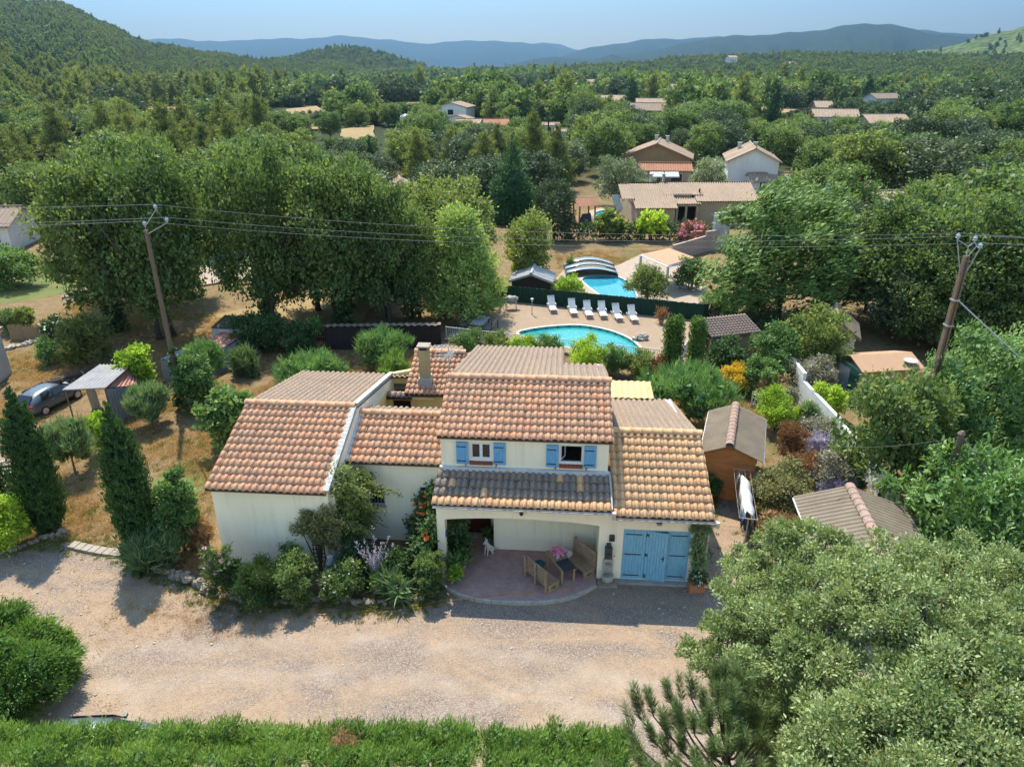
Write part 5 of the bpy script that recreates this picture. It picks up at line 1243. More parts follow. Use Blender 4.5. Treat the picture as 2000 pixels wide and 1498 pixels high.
# stone borders -----------------------------------------------------------
def stone_row(name, label, pts, n, size, seed, z=0.0, mat=None, rows=1, cat='stone border'):
    q = random.Random(seed); t = thing(name, label, cat, (*pts[0], z)); mes = []
    for k in range(6): mm = MB(); mm.blob((0, 0, 0), (1, .8, .7), seed * 10 + k, 7, 5, .28); mes.append(mm.mesh('stone', mat or M_STONE))
    L = [0]
    for a, b in zip(pts, pts[1:]): L.append(L[-1] + math.hypot(b[0] - a[0], b[1] - a[1]))
    for r in range(rows):
        for k in range(n):
            d = L[-1] * (k + q.uniform(.2, .8)) / n; i = max(j for j in range(len(pts) - 1) if L[j] <= d); f = (d - L[i]) / (L[i + 1] - L[i])
            s = size * q.uniform(.7, 1.3)
            put('stone', mes[q.randrange(6)], t, (pts[i][0] + (pts[i + 1][0] - pts[i][0]) * f - pts[0][0] + q.uniform(-.05, .05), pts[i][1] + (pts[i + 1][1] - pts[i][1]) * f - pts[0][1] + q.uniform(-.08, .08), s * .4 + r * size * .9), (q.uniform(-.3, .3), q.uniform(-.3, .3), q.uniform(0, 6)), (s, s, s))
stone_row('stone_border', 'row of rough warm stones edging the flower bed by the terracotta pot', [hw(*p)[:2] for p in ((-9.4, -1.5), (-8.5, -1.75), (-7.5, -1.68), (-6.5, -1.35))], 19, .13, 3)
stone_row('stone_border', 'dark rough stones edging the bed before the rosemary', [hw(*p)[:2] for p in ((-13.2, -1.7), (-12, -1.9), (-10.6, -1.85), (-9.5, -1.55))], 22, .12, 4)
stone_row('dry_stone_wall', 'low dry stone wall curving from the cypress to the oleander', px([(300, 1112), (345, 1128), (390, 1145), (420, 1165)]), 17, .15, 5, rows=2, cat='stone wall')
stone_row('dry_stone_wall', 'low stone edging under the yellow-green bush by the drive', px([(-40, 1085), (30, 1075), (80, 1055), (130, 1040)]), 16, .15, 6, cat='stone wall')
stone_row('stone_border', 'scattered pale stones at the edge of the dry yard', px([(-20, 690), (10, 684), (45, 676), (75, 668)]), 12, .2, 8, mat=M_STONEP)
t = thing('stone_kerb', 'flat pale kerb slabs between the two tall cypresses', 'kerb', at(140, 1066)); a, b = at(140, 1066), at(250, 1084)
for k in range(8):
    f = (k + .5) / 8; mm = MB(); mm.cbox((0, 0, 0), (.27, .36, .12)); put('slab', mm.mesh('slab', M_SLAB), t, ((b[0] - a[0]) * f, (b[1] - a[1]) * f - .08 * math.sin(f * 3), .05 + .008 * jit()), (.02 * jit(), .02 * jit(), math.atan2(b[1] - a[1], b[0] - a[0]) + .05 * jit()))
t = thing('garden_hose', 'orange garden hose lying in loops on the gravel', 'hose'); m = MB()
hp = [(690, 1182), (712, 1186), (730, 1192), (745, 1197), (770, 1194), (800, 1190), (840, 1184), (868, 1181), (875, 1175), (868, 1171), (845, 1177), (800, 1184), (760, 1187), (725, 1184), (705, 1178), (695, 1180)]
hp2 = [(725, 1193), (680, 1196), (640, 1200), (600, 1199), (585, 1192), (600, 1187), (640, 1194)]
for h_ in (hp, hp2, [(880, 1172), (960, 1163), (1060, 1154), (1115, 1148)]):
    z = .02 if h_ is not hp and h_ is not hp2 else .025
    P = [at(a, b, z if h_[0][0] < 880 else .115) for a, b in h_]; fine = []
    for i in range(len(P) - 1):
        for k in range(4):
            f = k / 4; p0, p1, p2, p3 = P[max(i - 1, 0)], P[i], P[i + 1], P[min(i + 2, len(P) - 1)]
            fine.append(tuple(.5 * (2 * p1[j] + (p2[j] - p0[j]) * f + (2 * p0[j] - 5 * p1[j] + 4 * p2[j] - p3[j]) * f * f + (3 * p1[j] - p0[j] - 3 * p2[j] + p3[j]) * f ** 3) for j in range(3)))
    m.tube(fine + [P[-1]], .014, 6)
m.build('hose', M_HOSE, t)

# ------------------------------------------------------------------ pool terrace
def keyhole(outer, inner):
    """one polygon with a hole"""
    j = min(((i, k) for i in range(len(outer)) for k in range(len(inner))), key=lambda t: (outer[t[0]][0] - inner[t[1]][0]) ** 2 + (outer[t[0]][1] - inner[t[1]][1]) ** 2)
    i, k = j; inn = inner[k:] + inner[:k + 1]
    return outer[:i + 1] + inn[::-1] + outer[i:]
def area(P): return sum(a[0] * b[1] - b[0] * a[1] for a, b in zip(P, P[1:] + P[:1]))
def ccw(P): return P if area(P) > 0 else P[::-1]
def pool(label, outline, deck, zt, mat, deckmat, name='swimming_pool', frieze=False, coping=.16):
    I = ccw(smooth_loop(outline, 2)); Oo = ccw(deck)
    cx, cy = sum(p[0] for p in I) / len(I), sum(p[1] for p in I) / len(I)
    J = []
    for i, p in enumerate(I):
        a, b = I[i - 1], I[(i + 1) % len(I)]; dx, dy = b[0] - a[0], b[1] - a[1]; L = math.hypot(dx, dy) or 1
        J.append((p[0] + dy / L * coping, p[1] - dx / L * coping))
    m = MB(); K = keyhole(Oo, J); m.add([(x, y, zt - .012) for x, y in K], [tuple(range(len(K)))])
    n = len(Oo); m.add([(x, y, z) for z in (0, zt - .012) for x, y in Oo], [(i, (i + 1) % n, n + (i + 1) % n, n + i) for i in range(n)])
    tag(m.build('pool_deck', deckmat), kind='structure')
    t = thing(name, label, 'swimming pool', (0, 0, 0)); n = len(I)
    m = MB(); m.add([(x, y, .03) for x, y in I], [tuple(range(n))]); m.build('water', mat, t)
    m = MB(); m.add([(x, y, z) for z in (.0, zt) for x, y in I], [((i + 1) % n, i, n + i, n + (i + 1) % n) for i in range(n)]); m.build('pool_lining', M_POOLW, t)
    m = MB(); m.add([(x, y, zt + .004) for x, y in I] + [(x, y, zt + .004) for x, y in J] + [(x, y, zt - .03) for x, y in J], [(i, n + i, n + (i + 1) % n, (i + 1) % n) for i in range(n)] + [(n + i, 2 * n + i, 2 * n + (i + 1) % n, n + (i + 1) % n) for i in range(n)]); m.build('coping', M_COPE, t)
    if frieze:
        m = MB(); s = 0
        for i in range(n):
            a, b = I[i], I[(i + 1) % n]; L = math.hypot(b[0] - a[0], b[1] - a[1]); s += L
            if s > .42:
                s = 0; u = ((b[0] - a[0]) / L, (b[1] - a[1]) / L); nn = (-u[1] * .02, u[0] * .02)
                pr = [(-.14, .05), (.05, .06), (.13, .1), (.16, .16), (.05, .13), (-.02, .09)]
                m.add([(a[0] + u[0] * p + nn[0], a[1] + u[1] * p + nn[1], z) for p, z in pr], [tuple(range(6))])
        m.build('wave_frieze', M_FRIEZE, t)
M_POOLW = simple('pool_lining', (.16, .4, .42), (.12, .34, .37), 5, .4)
M_COPE = simple('pale_coping', (.6, .53, .43), (.5, .44, .36), 6, .9, .2)
M_FRIEZE = simple('dark_blue_mosaic', (.01, .05, .1), (.02, .07, .12), 9, .4)
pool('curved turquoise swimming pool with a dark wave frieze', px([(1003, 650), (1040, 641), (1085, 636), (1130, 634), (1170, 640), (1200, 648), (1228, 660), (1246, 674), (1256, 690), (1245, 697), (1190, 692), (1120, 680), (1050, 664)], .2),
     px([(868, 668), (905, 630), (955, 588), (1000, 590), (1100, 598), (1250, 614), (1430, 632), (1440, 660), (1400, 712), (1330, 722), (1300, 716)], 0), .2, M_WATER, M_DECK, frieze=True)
pool('bright blue neighbour pool half under an arched cover', px([(1130, 540), (1205, 536), (1238, 560), (1246, 592), (1196, 592), (1150, 560)], .15),
     px([(1085, 548), (1110, 520), (1205, 522), (1255, 498), (1370, 520), (1385, 590), (1330, 606), (1200, 598), (1150, 592)], 0), .15, M_WATER2, M_PATIO)
pool('deep blue pool seen between the trunks of the oaks', px([(395, 500), (440, 485), (490, 495), (470, 520), (400, 525)], .15), px([(375, 505), (425, 475), (520, 488), (500, 545), (395, 560)], 0), .15, M_WATER3, M_PATIO)
pool('turquoise pool behind the orange timber gazebo', px([(1160, 414), (1192, 408), (1196, 418), (1165, 424)], .15), px([(1150, 414), (1192, 403), (1204, 420), (1160, 432)], 0), .15, M_WATER, M_PATIO)

def fence_line(name, label, a, b, h, build, cat='fence', z=0.0):
    L = math.hypot(b[0] - a[0], b[1] - a[1]); t = thing(name, label, cat, (a[0], a[1], z), math.atan2(b[1] - a[1], b[0] - a[0])); build(t, L, h); return t
def f_rail(t, L, h, mat=None, gap=.125):
    mat = mat or M_WHITEP
    for z in (h - .05, .08): m = MB(); m.box(0, L, -.018, .018, z, z + .04); m.build('rail', mat, t)
    m = MB(); n = int(L / gap)
    for k in range(n): x = (k + .5) * L / n; m.box(x - .011, x + .011, -.011, .011, .12, h - .05)
    tag(m.build('bars', mat, t), kind='stuff')
    pm = MB(); pm.box(-.025, .025, -.025, .025, 0, h + .02); me = pm.mesh('post', mat)
    n = max(1, round(L / 2))
    for k in range(n + 1): put('post', me, t, (k * L / n, 0, 0))
f1, f2 = at(872, 667), at(1322, 718)
fence_line('pool_railing', 'white metal railing along the front of the pool terrace', f1, f2, 1.0, f_rail)
def f_screen(t, L, h):
    n = max(1, round(L / 1.9)); w = L / n
    for k in range(n):
        m = MB(); q = random.Random(k); vs = []
        cols = 24
        for i in range(cols + 1):
            x = k * w + w * i / cols; y = .02 * math.sin(i * 2.1) + q.uniform(-.012, .012); vs += [(x, y, .02), (x, y, h + q.uniform(-.03, .03)), (x, y + .05, .02), (x, y + .05, h + q.uniform(-.03, .03))]
        m.add(vs, [f for i in range(cols) for f in ((4 * i, 4 * i + 4, 4 * i + 5, 4 * i + 1), (4 * i + 2, 4 * i + 3, 4 * i + 7, 4 * i + 6), (4 * i + 1, 4 * i + 5, 4 * i + 7, 4 * i + 3))]); m.build('screen_panel', M_SCREEN, t)
    pm = MB(); pm.box(-.03, .03, .06, .12, 0, h - .02); me = pm.mesh('post', M_BLACK)
    for k in range(n + 1): put('post', me, t, (k * w, 0, 0))
fence_line('green_screen_fence', 'dark green brush screen behind the sun loungers', at(958, 590, .0), at(1372, 632, .0), 1.35, f_screen)
fence_line('green_screen_fence', 'short dark screen continuing behind the tool hut', at(1374, 630, .0), at(1440, 622, .0), 1.3, f_screen)
def f_boards(t, L, h):
    m = MB(); n = int(L / .1); q = random.Random(2)
    for k in range(n):
        x = k * L / n; m.box(x + .006, x + L / n - .006, q.uniform(-.012, .012), .025 + q.uniform(-.006, .012), 0, h + q.uniform(-.05, .03))
    tag(m.build('boards', M_DARKW, t), kind='stuff')
    vs = []; k = int(L / .05)
    for i in range(k + 1): x = L * i / k; w = .035 * math.cos(i * .78); vs += [(x, -.15, h + .08 + w), (x, .9, h - .12 + w)]
    m = MB(); m.add(vs, [(2 * i, 2 * i + 2, 2 * i + 3, 2 * i + 1) for i in range(k)]); m.build('corrugated_roof', M_FIBRO, t)
    m = MB(); m.box(0, L, .85, .9, 0, h - .15); m.box(0, .04, .03, .85, 0, h - .1); m.box(L - .04, L, .03, .85, 0, h - .1); m.build('back_wall', M_DARKW, t)
fence_line('board_lean_to', 'long dark brown board lean-to with a wavy grey roof edge', at(640, 684), at(862, 681), 1.5, f_boards, 'shed')
def f_picket(t, L, h):
    m = MB(); n = max(2, int(L / .13))
    pk = MB(); pk.prism([(0, 0), (.07, 0), (.07, h - .05), (.035, h), (0, h - .05)], -.01, .01, 'y'); me = pk.mesh('picket', PICK)
    for k in range(n): put('picket', me, t, (k * L / n, 0, 0))
    for z in (.15, h - .25): m.box(0, L, .011, .04, z, z + .06)
    m.build('rail', PICK, t)
PICK = M_WHITEP
fence_line('picket_gate', 'short white picket panel behind the wooden shed', at(1465, 796), at(1484, 797), .95, f_picket)
fence_line('picket_gate', 'white picket panel turned away at the bed corner', at(1484, 798), at(1498, 775), .95, f_picket)
PICK = M_DARKW
fence_line('picket_fence', 'dark low picket fence between the dark bush and the board lean-to', at(585, 668), at(640, 668), .9, f_picket)
PICK = M_POLEW
fence_line('picket_gate', 'open garden gate between the clipped columns', at(1327, 716), at(1342, 690), .95, f_rail)
def f_reed(t, L, h):
    m = MB(); q = random.Random(6); n = int(L / .035)
    for k in range(n): x = k * L / n; m.box(x, x + .03, q.uniform(-.02, .0), q.uniform(.01, .03), 0, h * q.uniform(.8, 1.06))
    tag(m.build('reeds', M_REED, t), kind='stuff')
fence_line('reed_fence', 'worn reed screen at the edge of the dry yard', at(22, 664), at(92, 664), 1.0, f_reed)

def sun_lounger():
    t = thing('sun_lounger', 'lounger', 'sun lounger', (0, 0, 0))
    m = MB()
    for y in (-.27, .24): m.box(-.95, .95, y, y + .035, .26, .31)
    m.build('frame', M_WHITEP, t)
    m = MB(); m.box(0, .062, -.235, .235, 0, .018); me = m.mesh('slat', M_WHITEP)
    for k in range(14): put('slat', me, t, (.93 - .078 * (k + 1), 0, .315 + .012 * math.sin(k * .35)))
    b = put('backrest', None, t, (-.2, 0, .32), (0, D2R(52), 0))
    for k in range(10): put('slat', me, b, (-.075 * (k + 1), 0, 0))
    m = MB(); m.box(-.8, 0, -.27, -.238, -.012, .03); m.box(-.8, 0, .238, .27, -.012, .03); m.box(-.83, -.78, -.27, .27, -.012, .035); m.build('back_frame', M_WHITEP, b)
    for y in (-.3, .27):
        m = MB(); m.box(-.36, .12, y, y + .04, .5, .535); m.box(.06, .1, y, y + .04, .3, .5); m.box(-.34, -.3, y, y + .04, .3, .5); m.build('armrest', M_WHITEP, t)
    m = MB(); m.tube([(0, 0, 0), (0, 0, .27)], .022, 6); me = m.mesh('leg', M_WHITEP)
    for x in (-.7, .75):
        for y in (-.25, .25): put('leg', me, t, (x, y, 0))
    return t
lg = sun_lounger()
for k, (x, y, lab) in enumerate([(1078, 606, 'white lounger nearest the garden lamp, set apart from the rest'), (1118, 612, 'second white lounger from the garden lamp'), (1148, 616, 'third white lounger from the garden lamp, close to the second'),
                                (1176, 617, 'fourth white lounger from the garden lamp'), (1205, 622, 'white lounger second from the dry potted plant'), (1235, 625, 'white lounger nearest the dry potted plant')]):
    o = lg if k == 0 else copy_tree(lg); p = at(x, y, .2)
    o.location = p; o.scale = (.9, .9, .9); o.rotation_euler = (0, 0, D2R(-82 + 6 * jit())); o['label'] = lab; o['group'] = 'white loungers in a row along the green screen'
t = thing('covered_barbecue', 'barbecue trolley under a crumpled grey cover by the screen', 'barbecue', at(998, 603, .2), .2)
m = MB(); m.blob((0, 0, .72), (.52, .3, .24), 8, 14, 8, .14); m.build('cover', M_GREYPL, t, True)
m = MB(); m.tube([(0, 0, 0), (0, 0, .65)], .025, 6); me = m.mesh('leg', M_WHITEP)
for x in (-.36, .36):
    for y in (-.2, .2): put('leg', me, t, (x, y, 0))
t = thing('garden_lamp', 'short garden lamp post beside the first lounger', 'lamp', at(1039, 614, .2)); m = MB(); m.tube([(0, 0, 0), (0, 0, .05), (0, 0, .95)], [.06, .03, .025], 8); m.build('post', M_GALV, t); m = MB(); m.lathe([(.04, .93), (.06, 1.0), (.07, 1.08), (.12, 1.1), (.1, 1.13), (.02, 1.18)], n=12); m.build('lantern', M_WHITEP, t)
t = thing('dry_potted_plant', 'pot with a dried orange-brown plant at the end of the lounger row', 'plant pot', at(1291, 632, .2)); m = MB(); m.lathe([(.13, 0), (.2, .28), (.22, .32), (.18, .32)], n=12); m.build('pot', M_STONE, t); put('foliage', crown('dry_foliage', [(0, 0, .62, .3, .3, .32)], 260, .2, .03, LF['rust'], 9, up=.8), t)
t = thing('boulder', 'grey boulder on the paving near the pool corner', 'boulder', at(1254, 663, .2), .4); m = MB(); m.blob((0, 0, .14), (.42, .24, .22), 12, 10, 7, .3); m.blob((-.45, .1, .1), (.2, .16, .14), 13, 8, 6, .3); m.build('rock', M_STONEP, t)
t = thing('patio_table', 'grey rectangular table in the tree shade left of the pool', 'table', at(938, 646, .2), -.25); m = MB(); m.box(-.45, .45, -.85, .85, .68, .72); m.build('tabletop', M_SHEETG, t); m = MB(); m.box(-.03, .03, -.03, .03, 0, .68); me = m.mesh('leg', M_BLACK)
for x in (-.38, .38):
    for y in (-.75, .75): put('leg', me, t, (x, y, 0))
def slat_bench(label, x, y, rz):
    t = thing('garden_bench', label, 'bench', at(x, y, .2), rz, 'slatted benches of the pool table'); m = MB(); m.box(-.8, .8, 0, .02, 0, .07); me = m.mesh('slat', M_PLANK)
    for k in range(4): put('slat', me, t, (0, -.22 + k * .1, .42), (math.pi / 2, 0, 0))
    for k in range(4): put('slat', me, t, (0, .2 + .03 * k, .5 + k * .11))
    m = MB()
    for xx in (-.75, .7): m.box(xx, xx + .05, -.25, -.2, 0, .42); m.box(xx, xx + .05, .2, .25, 0, .9)
    m.build('bench_frame', M_BLACK, t)
slat_bench('slatted bench between the grey table and the pool', 960, 648, -math.pi / 2 - .25); slat_bench('slatted bench behind the grey table under the trees', 908, 640, math.pi / 2 - .25)

# ------------------------------------------------------------------ sheds and huts
def corr(P0, P1, P2, P3, pitch, amp, along, mat, name, parent, th=.012):
    """corrugated sheet on quad P0..P3 (P0-P1 bottom edge, P3-P2 top edge); ribs run from bottom to top if along else side to side"""
    A = [Vector(p) for p in (P0, P1, P2, P3)]
    nrm = (A[1] - A[0]).cross(A[3] - A[0]).normalized()
    L = ((A[1] - A[0]).length + (A[2] - A[3]).length) / 2 if along else ((A[3] - A[0]).length + (A[2] - A[1]).length) / 2
    n = max(6, int(L / pitch * 6)); vs = []
    for i in range(n + 1):
        f = i / n; w = nrm * (amp * math.cos(2 * math.pi * L * f / pitch))
        a, b = (A[0].lerp(A[1], f), A[3].lerp(A[2], f)) if along else (A[0].lerp(A[3], f), A[1].lerp(A[2], f))
        vs += [a + w, b + w, a + w - nrm * th, b + w - nrm * th]
    m = MB(); m.add(vs, [f for i in range(n) for f in ((4 * i, 4 * i + 4, 4 * i + 5, 4 * i + 1), (4 * i + 2, 4 * i + 3, 4 * i + 7, 4 * i + 6))] + [(0, 1, 3, 2), (4 * n, 4 * n + 2, 4 * n + 3, 4 * n + 1)])
    return m.build(name, mat, parent, True)
def sub3(P, o): return tuple(P[i] - o[i] for i in range(3))
RT_WORN = ridge_mesh(m_tile('worn_ridge_tile', [(.26, .15, .11), (.34, .19, .13), (.22, .16, .13), (.3, .2, .15)], .6))
def fib_shed(name, label, rid0, rid1, hl, hr, drop, wallm, o, over=.25, pitch=.18, cladding=False, ridge_m=RT_WORN, hb=0.0):
    """gabled shed; rid0 near ridge end, rid1 far ridge end (world); hl/hr half widths"""
    t = thing(name, label, 'shed', (o[0], o[1], 0)); R0, R1 = Vector(rid0) - t.location, Vector(rid1) - t.location
    ax = (R1 - R0).normalized(); ax.z = 0; rt = Vector((ax.y, -ax.x, 0)).normalized()
    for s, hwid, nm in ((-1, hl, 'roof_sheet'), (1, hr, 'roof_sheet')):
        e0, e1 = R0 + rt * s * hwid - Vector((0, 0, drop)), R1 + rt * s * hwid - Vector((0, 0, drop))
        q = (e0, e1, R1, R0) if s > 0 else (e1, e0, R0, R1)
        corr(*q, pitch, pitch * .17, True, M_FIBRO, nm, t)
        m = MB(); a, b = e0 - Vector((0, 0, .05)), e1 - Vector((0, 0, .05)); m.tube([a, b], .035, 5); m.build('bargeboard', M_WHITEP, t)
    L = (R1 - R0).length; n = round(L / .33); rz = math.atan2(ax.y, ax.x)
    for k in range(n): put('ridge_tile', ridge_m, t, R0 + ax * (L * k / n) + Vector((0, 0, .0)), (0, 0, rz), (L / n / .38, 1.1, 1.1))
    w0, w1 = R0 + ax * over, R1 - ax * over; zt = R0.z - .09
    ww = .82
    poly = [(-hl * ww, hb), (hr * ww, hb), (hr * ww, zt - drop * ww), (0, zt), (-hl * ww, zt - drop * ww)]
    m = MB(); M = Matrix.Translation(Vector((w0.x, w0.y, 0))) @ Matrix.Rotation(rz - math.pi / 2, 4, 'Z')
    th = .05
    def add(pl, y0, y1):
        k = len(m.v); m.prism(pl, y0, y1, 'y')
        for i in range(k, len(m.v)): m.v[i] = tuple(M @ Vector(m.v[i]))
    LL = (w1 - w0).length
    add(poly, 0, th); add(poly, LL - th, LL); add([(-hl * ww, hb), (-hl * ww + th, hb), (-hl * ww + th, zt - drop * ww + .04), (-hl * ww, zt - drop * ww)], th, LL - th); add([(hr * ww - th, hb), (hr * ww, hb), (hr * ww, zt - drop * ww), (hr * ww - th, zt - drop * ww + .04)], th, LL - th)
    m.build('wall', wallm, t)
    if cladding:
        z = hb + .02
        while z < zt - .1:
            h_ = .135; lim = (zt - z - h_) / drop if z + h_ > zt - drop * ww else ww
            a, b = -min(hl * ww, hl * lim), min(hr * ww, hr * lim)
            if b - a > .2:
                mm = MB(); mm.prism([(-.03, 0), (-.008, 0), (-.008, h_ - .008), (-.018, h_ - .008)], a, b, 'x'); o2 = mm.build('plank', M_SHEDW, t); o2.matrix_local = M @ Matrix.Translation((0, 0, z))
            z += h_
    return t
fib_shed('wooden_shed', 'honey coloured wooden shed under a grey fibre cement roof', at(1425, 872, 2.55), at(1437, 790, 2.55), 1.08, 1.32, .5, M_SHEDW, at(1425, 930), cladding=True)
fib_shed('block_shed', 'large shed with a weathered fibre cement roof and orange ridge tiles', at(1742, 1105, 2.9), at(1660, 949, 2.9), 1.75, 1.85, .62, M_GREYW, at(1690, 1080), pitch=.2)
# stepped white garden wall
t = thing('garden_wall', 'pale stepped garden wall running away behind the lavender bed', 'wall', (0, 0, 0))
wp = [at(1530, 745), at(1562, 790), at(1630, 868), at(1700, 955), at(1745, 1005)]
for k, h_ in enumerate((1.75, 1.35, 1.25, 1.2)):
    a, b = wp[k], wp[k + 1]; L = math.hypot(b[0] - a[0], b[1] - a[1]); m = MB(); m.box(0, L - .003, -.08, .08, 0, h_); m.build('wall_panel', M_WHITE, t, loc=(a[0], a[1], 0), rz=math.atan2(b[1] - a[1], b[0] - a[0]))
# tool hut with clay tiles
def tool_hut():
    a, b, c = at(1391, 661, 1.9), at(1489, 650, 1.9), at(1374, 626, 2.45)
    t = thing('tool_hut', 'small hut with a worn clay tile roof and open white door', 'hut', (a[0], a[1], 0)); rz = math.atan2(b[1] - a[1], b[0] - a[0]); t.rotation_euler = (0, 0, rz); w = math.hypot(b[0] - a[0], b[1] - a[1]); d = 1.75
    m = MB(); m.box(.12, w - .1, .15, .27, 0, 1.86); m.box(.12, .24, 1.15, d, 0, 2.2); m.box(w - .22, w - .1, .27, d, 0, 1.9); m.box(.24, w - .22, d - .1, d, 0, 2.3); m.build('wall', M_STONE, t)
    m = MB(); m.prism([(0, 1.88), (d + .1, 2.4), (d + .1, 2.44), (0, 1.92)], 0, w, 'x'); m.build('roof_deck', M_UNDER, t)
    s = MB(); q = random.Random(1); nc, nr = round(w / .2), 8; Vn = []; Qn = []; bb = 0
    for i in range(nc):
        for k in range(nr):
            M = Matrix.Translation(((i + .5) * w / nc, k * d / nr * 1.02, 1.93 + .5 * k / nr)) @ Matrix.Rotation(math.atan(.3), 4, 'X') @ Matrix.Diagonal((.8, .72, .8, 1))
            Vn.append((np.c_[TV, np.ones(len(TV))] @ np.array(M).T)[:, :3]); Qn.append(TQ + bb); bb += len(TV)
    tag(put('roof_tiles', np_mesh('hut_tiles', np.concatenate(Vn), np.concatenate(Qn), M_TILEG2), t), kind='stuff')
    m = MB(); m.box(-.02, .02, .0, .62, .05, 1.8); m.build('door', M_PVC, t, loc=(.1, .95, 0), rz=.5)
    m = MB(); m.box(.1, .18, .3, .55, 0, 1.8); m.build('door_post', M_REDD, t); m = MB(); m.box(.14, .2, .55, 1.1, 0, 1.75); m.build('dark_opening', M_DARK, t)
    m = MB(); m.box(.06, .1, .16, .3, .3, 1.7); m.build('board', simple('ochre_board', (.42, .25, .06), (.36, .2, .05), 4, .7), t)
M_TILEG2 = m_tile('worn_red_tile', [(.34, .22, .17), (.4, .25, .18), (.3, .21, .17)], .5)
tool_hut()
o = sheet('small_deck', px([(1357, 672), (1388, 672), (1392, 706), (1357, 708)], .3), M_PATIO, .3, sub=1)
t = thing('deck_step', 'red tiled step with a round pot at the small deck edge', 'step', at(1374, 716)); m = MB(); m.cbox((0, 0, .14), (1.05, .35, .28)); m.build('step', M_TERRA, t); m = MB(); m.lathe([(.1, .28), (.17, .3), (.18, .38), (.14, .38), (.12, .3)], (0, -.05, 0), 12); m.build('pot', M_TERRA, t)
def chair(label, x, y, rz, z=.3):
    t = thing('garden_chair', label, 'chair', at(x, y, z), rz, 'white chairs on the small deck'); m = MB(); m.box(-.2, .2, -.2, .2, .4, .43); m.build('seat', M_WHITEP, t); m = MB(); m.box(-.2, .2, .18, .21, .45, .82); m.build('backrest', M_WHITEP, t)
    m = MB(); m.box(-.015, .015, -.015, .015, 0, .4); me = m.mesh('leg', M_WHITEP)
    for a in (-.18, .18):
        for b in (-.18, .18): put('leg', me, t, (a, b, 0))
chair('white garden chair nearest the hut door', 1372, 682, -1.2); chair('white garden chair beside the clipped column', 1362, 690, 1.0)
t = thing('plant_stand', 'tall dark wooden stand seen between the clipped columns', 'stand', at(1328, 688, .2), .4); m = MB()
for a in (-.12, .12):
    for b in (-.12, .12): m.cbox((a, b, .45), (.04, .04, .9))
m.box(-.2, .2, -.2, .2, .9, .94); m.box(-.13, .13, -.13, .13, .3, .33); m.build('frame', simple('reddish_wood', (.2, .09, .06), (.16, .07, .05), 5, .7), t)
t = thing('stone_urn', 'grey lidded urn next to the yellow-flowered bush', 'urn', at(1395, 742)); m = MB(); m.lathe([(.12, 0), (.17, .3), (.16, .5), (.12, .58), (.14, .6), (.05, .68)], n=12); m.build('body', M_CONC, t, True)
# garden house with white gable, tan hut
def gable(name, label, c, rz, w, d, he, hr, wallm, roofm, cat='house', over=.3, rib=.3, windows=(), chim=(), across=False, extra=None, group=None):
    """gabled building: w along local x, d along local y; ridge along y (gable to the front) or along x (across)"""
    t = thing(name, label, cat, c, rz, group); m = MB(); a, b = (w, d) if not across else (d, w)
    pl = [(-a / 2, 0), (a / 2, 0), (a / 2, he), (0, hr - .08), (-a / 2, he)]
    m.prism(pl, -b / 2, b / 2, 'y' if not across else 'x'); m.build('wall', wallm, t)
    sl = (hr - he) / (a / 2); o = over
    for s in (-1, 1):
        x0, z0, x1, z1 = s * (a / 2 + o), he - sl * o + .06, 0, hr + .06; y0, y1 = -b / 2 - o, b / 2 + o
        f = (lambda x, y, z: (x, y, z)) if not across else (lambda x, y, z: (y, x, z))
        n = max(8, int((y1 - y0) / rib) * 4); vs = []
        for i in range(n + 1):
            y = y0 + (y1 - y0) * i / n; dz = .045 * math.cos(2 * math.pi * (y1 - y0) / rib * i / n)
            vs += [f(x0, y, z0 + dz), f(x1, y, z1 + dz), f(x0, y, z0 - .12), f(x1, y, z1 - .12)]
        m = MB(); m.add(vs, [q for i in range(n) for q in ((4 * i, 4 * i + 4, 4 * i + 5, 4 * i + 1), (4 * i + 2, 4 * i + 3, 4 * i + 7, 4 * i + 6), (4 * i, 4 * i + 2, 4 * i + 6, 4 * i + 4))] + [(0, 1, 3, 2), (4 * n, 4 * n + 2, 4 * n + 3, 4 * n + 1)]); m.build('roof', roofm, t, False)
    m = MB(); p = [(0, -b / 2 - o, hr + .09), (0, b / 2 + o, hr + .09)]; m.tube([f(*q) for q in p], .12, 6); m.build('ridge', roofm, t)
    for (face, x, z, ww, hh, kind) in windows:
        fw = MB(); yy = -d / 2
        if face == 'f': fw.box(x - ww / 2 - .06, x + ww / 2 + .06, yy - .05, yy - .003, z - .06, z + hh + .06); g = MB(); g.box(x - ww / 2, x + ww / 2, yy - .06, yy - .052, z, z + hh)
        else: fw.box(-w / 2 - .05, -w / 2 - .003, x - ww / 2 - .06, x + ww / 2 + .06, z - .06, z + hh + .06); g = MB(); g.box(-w / 2 - .06, -w / 2 - .052, x - ww / 2, x + ww / 2, z, z + hh)
        wo = fw.build('window' if kind == 'w' else 'door', M_PVC, t); g.build('pane', M_GLASS if kind != 'd' else M_REDD, wo)
    for x, y, h_ in chim: m = MB(); m.box(x - .25, x + .25, y - .2, y + .2, hr - .9, hr + h_); m.box(x - .32, x + .32, y - .27, y + .27, hr + h_ + .003, hr + h_ + .1); m.build('chimney', M_MORTAR, t)
    return t
gable('garden_house', 'small white gabled garden house in the shade of the oaks', (19.0, 39.6, 0), D2R(-22), 2.3, 2.4, 1.9, 2.75, M_WHITE, M_FIBRO, 'garden house', windows=[('f', -.3, 0, .6, 1.5, 'd')])
t = thing('garden_hut', 'tan panelled garden hut with dark green trim behind the wall', 'hut', (18.7, 34.2, 0), D2R(8))
m = MB(); m.box(-1.15, 2.1, -1.0, 1.1, 0, 1.8); m.build('wall', M_TANW, t)
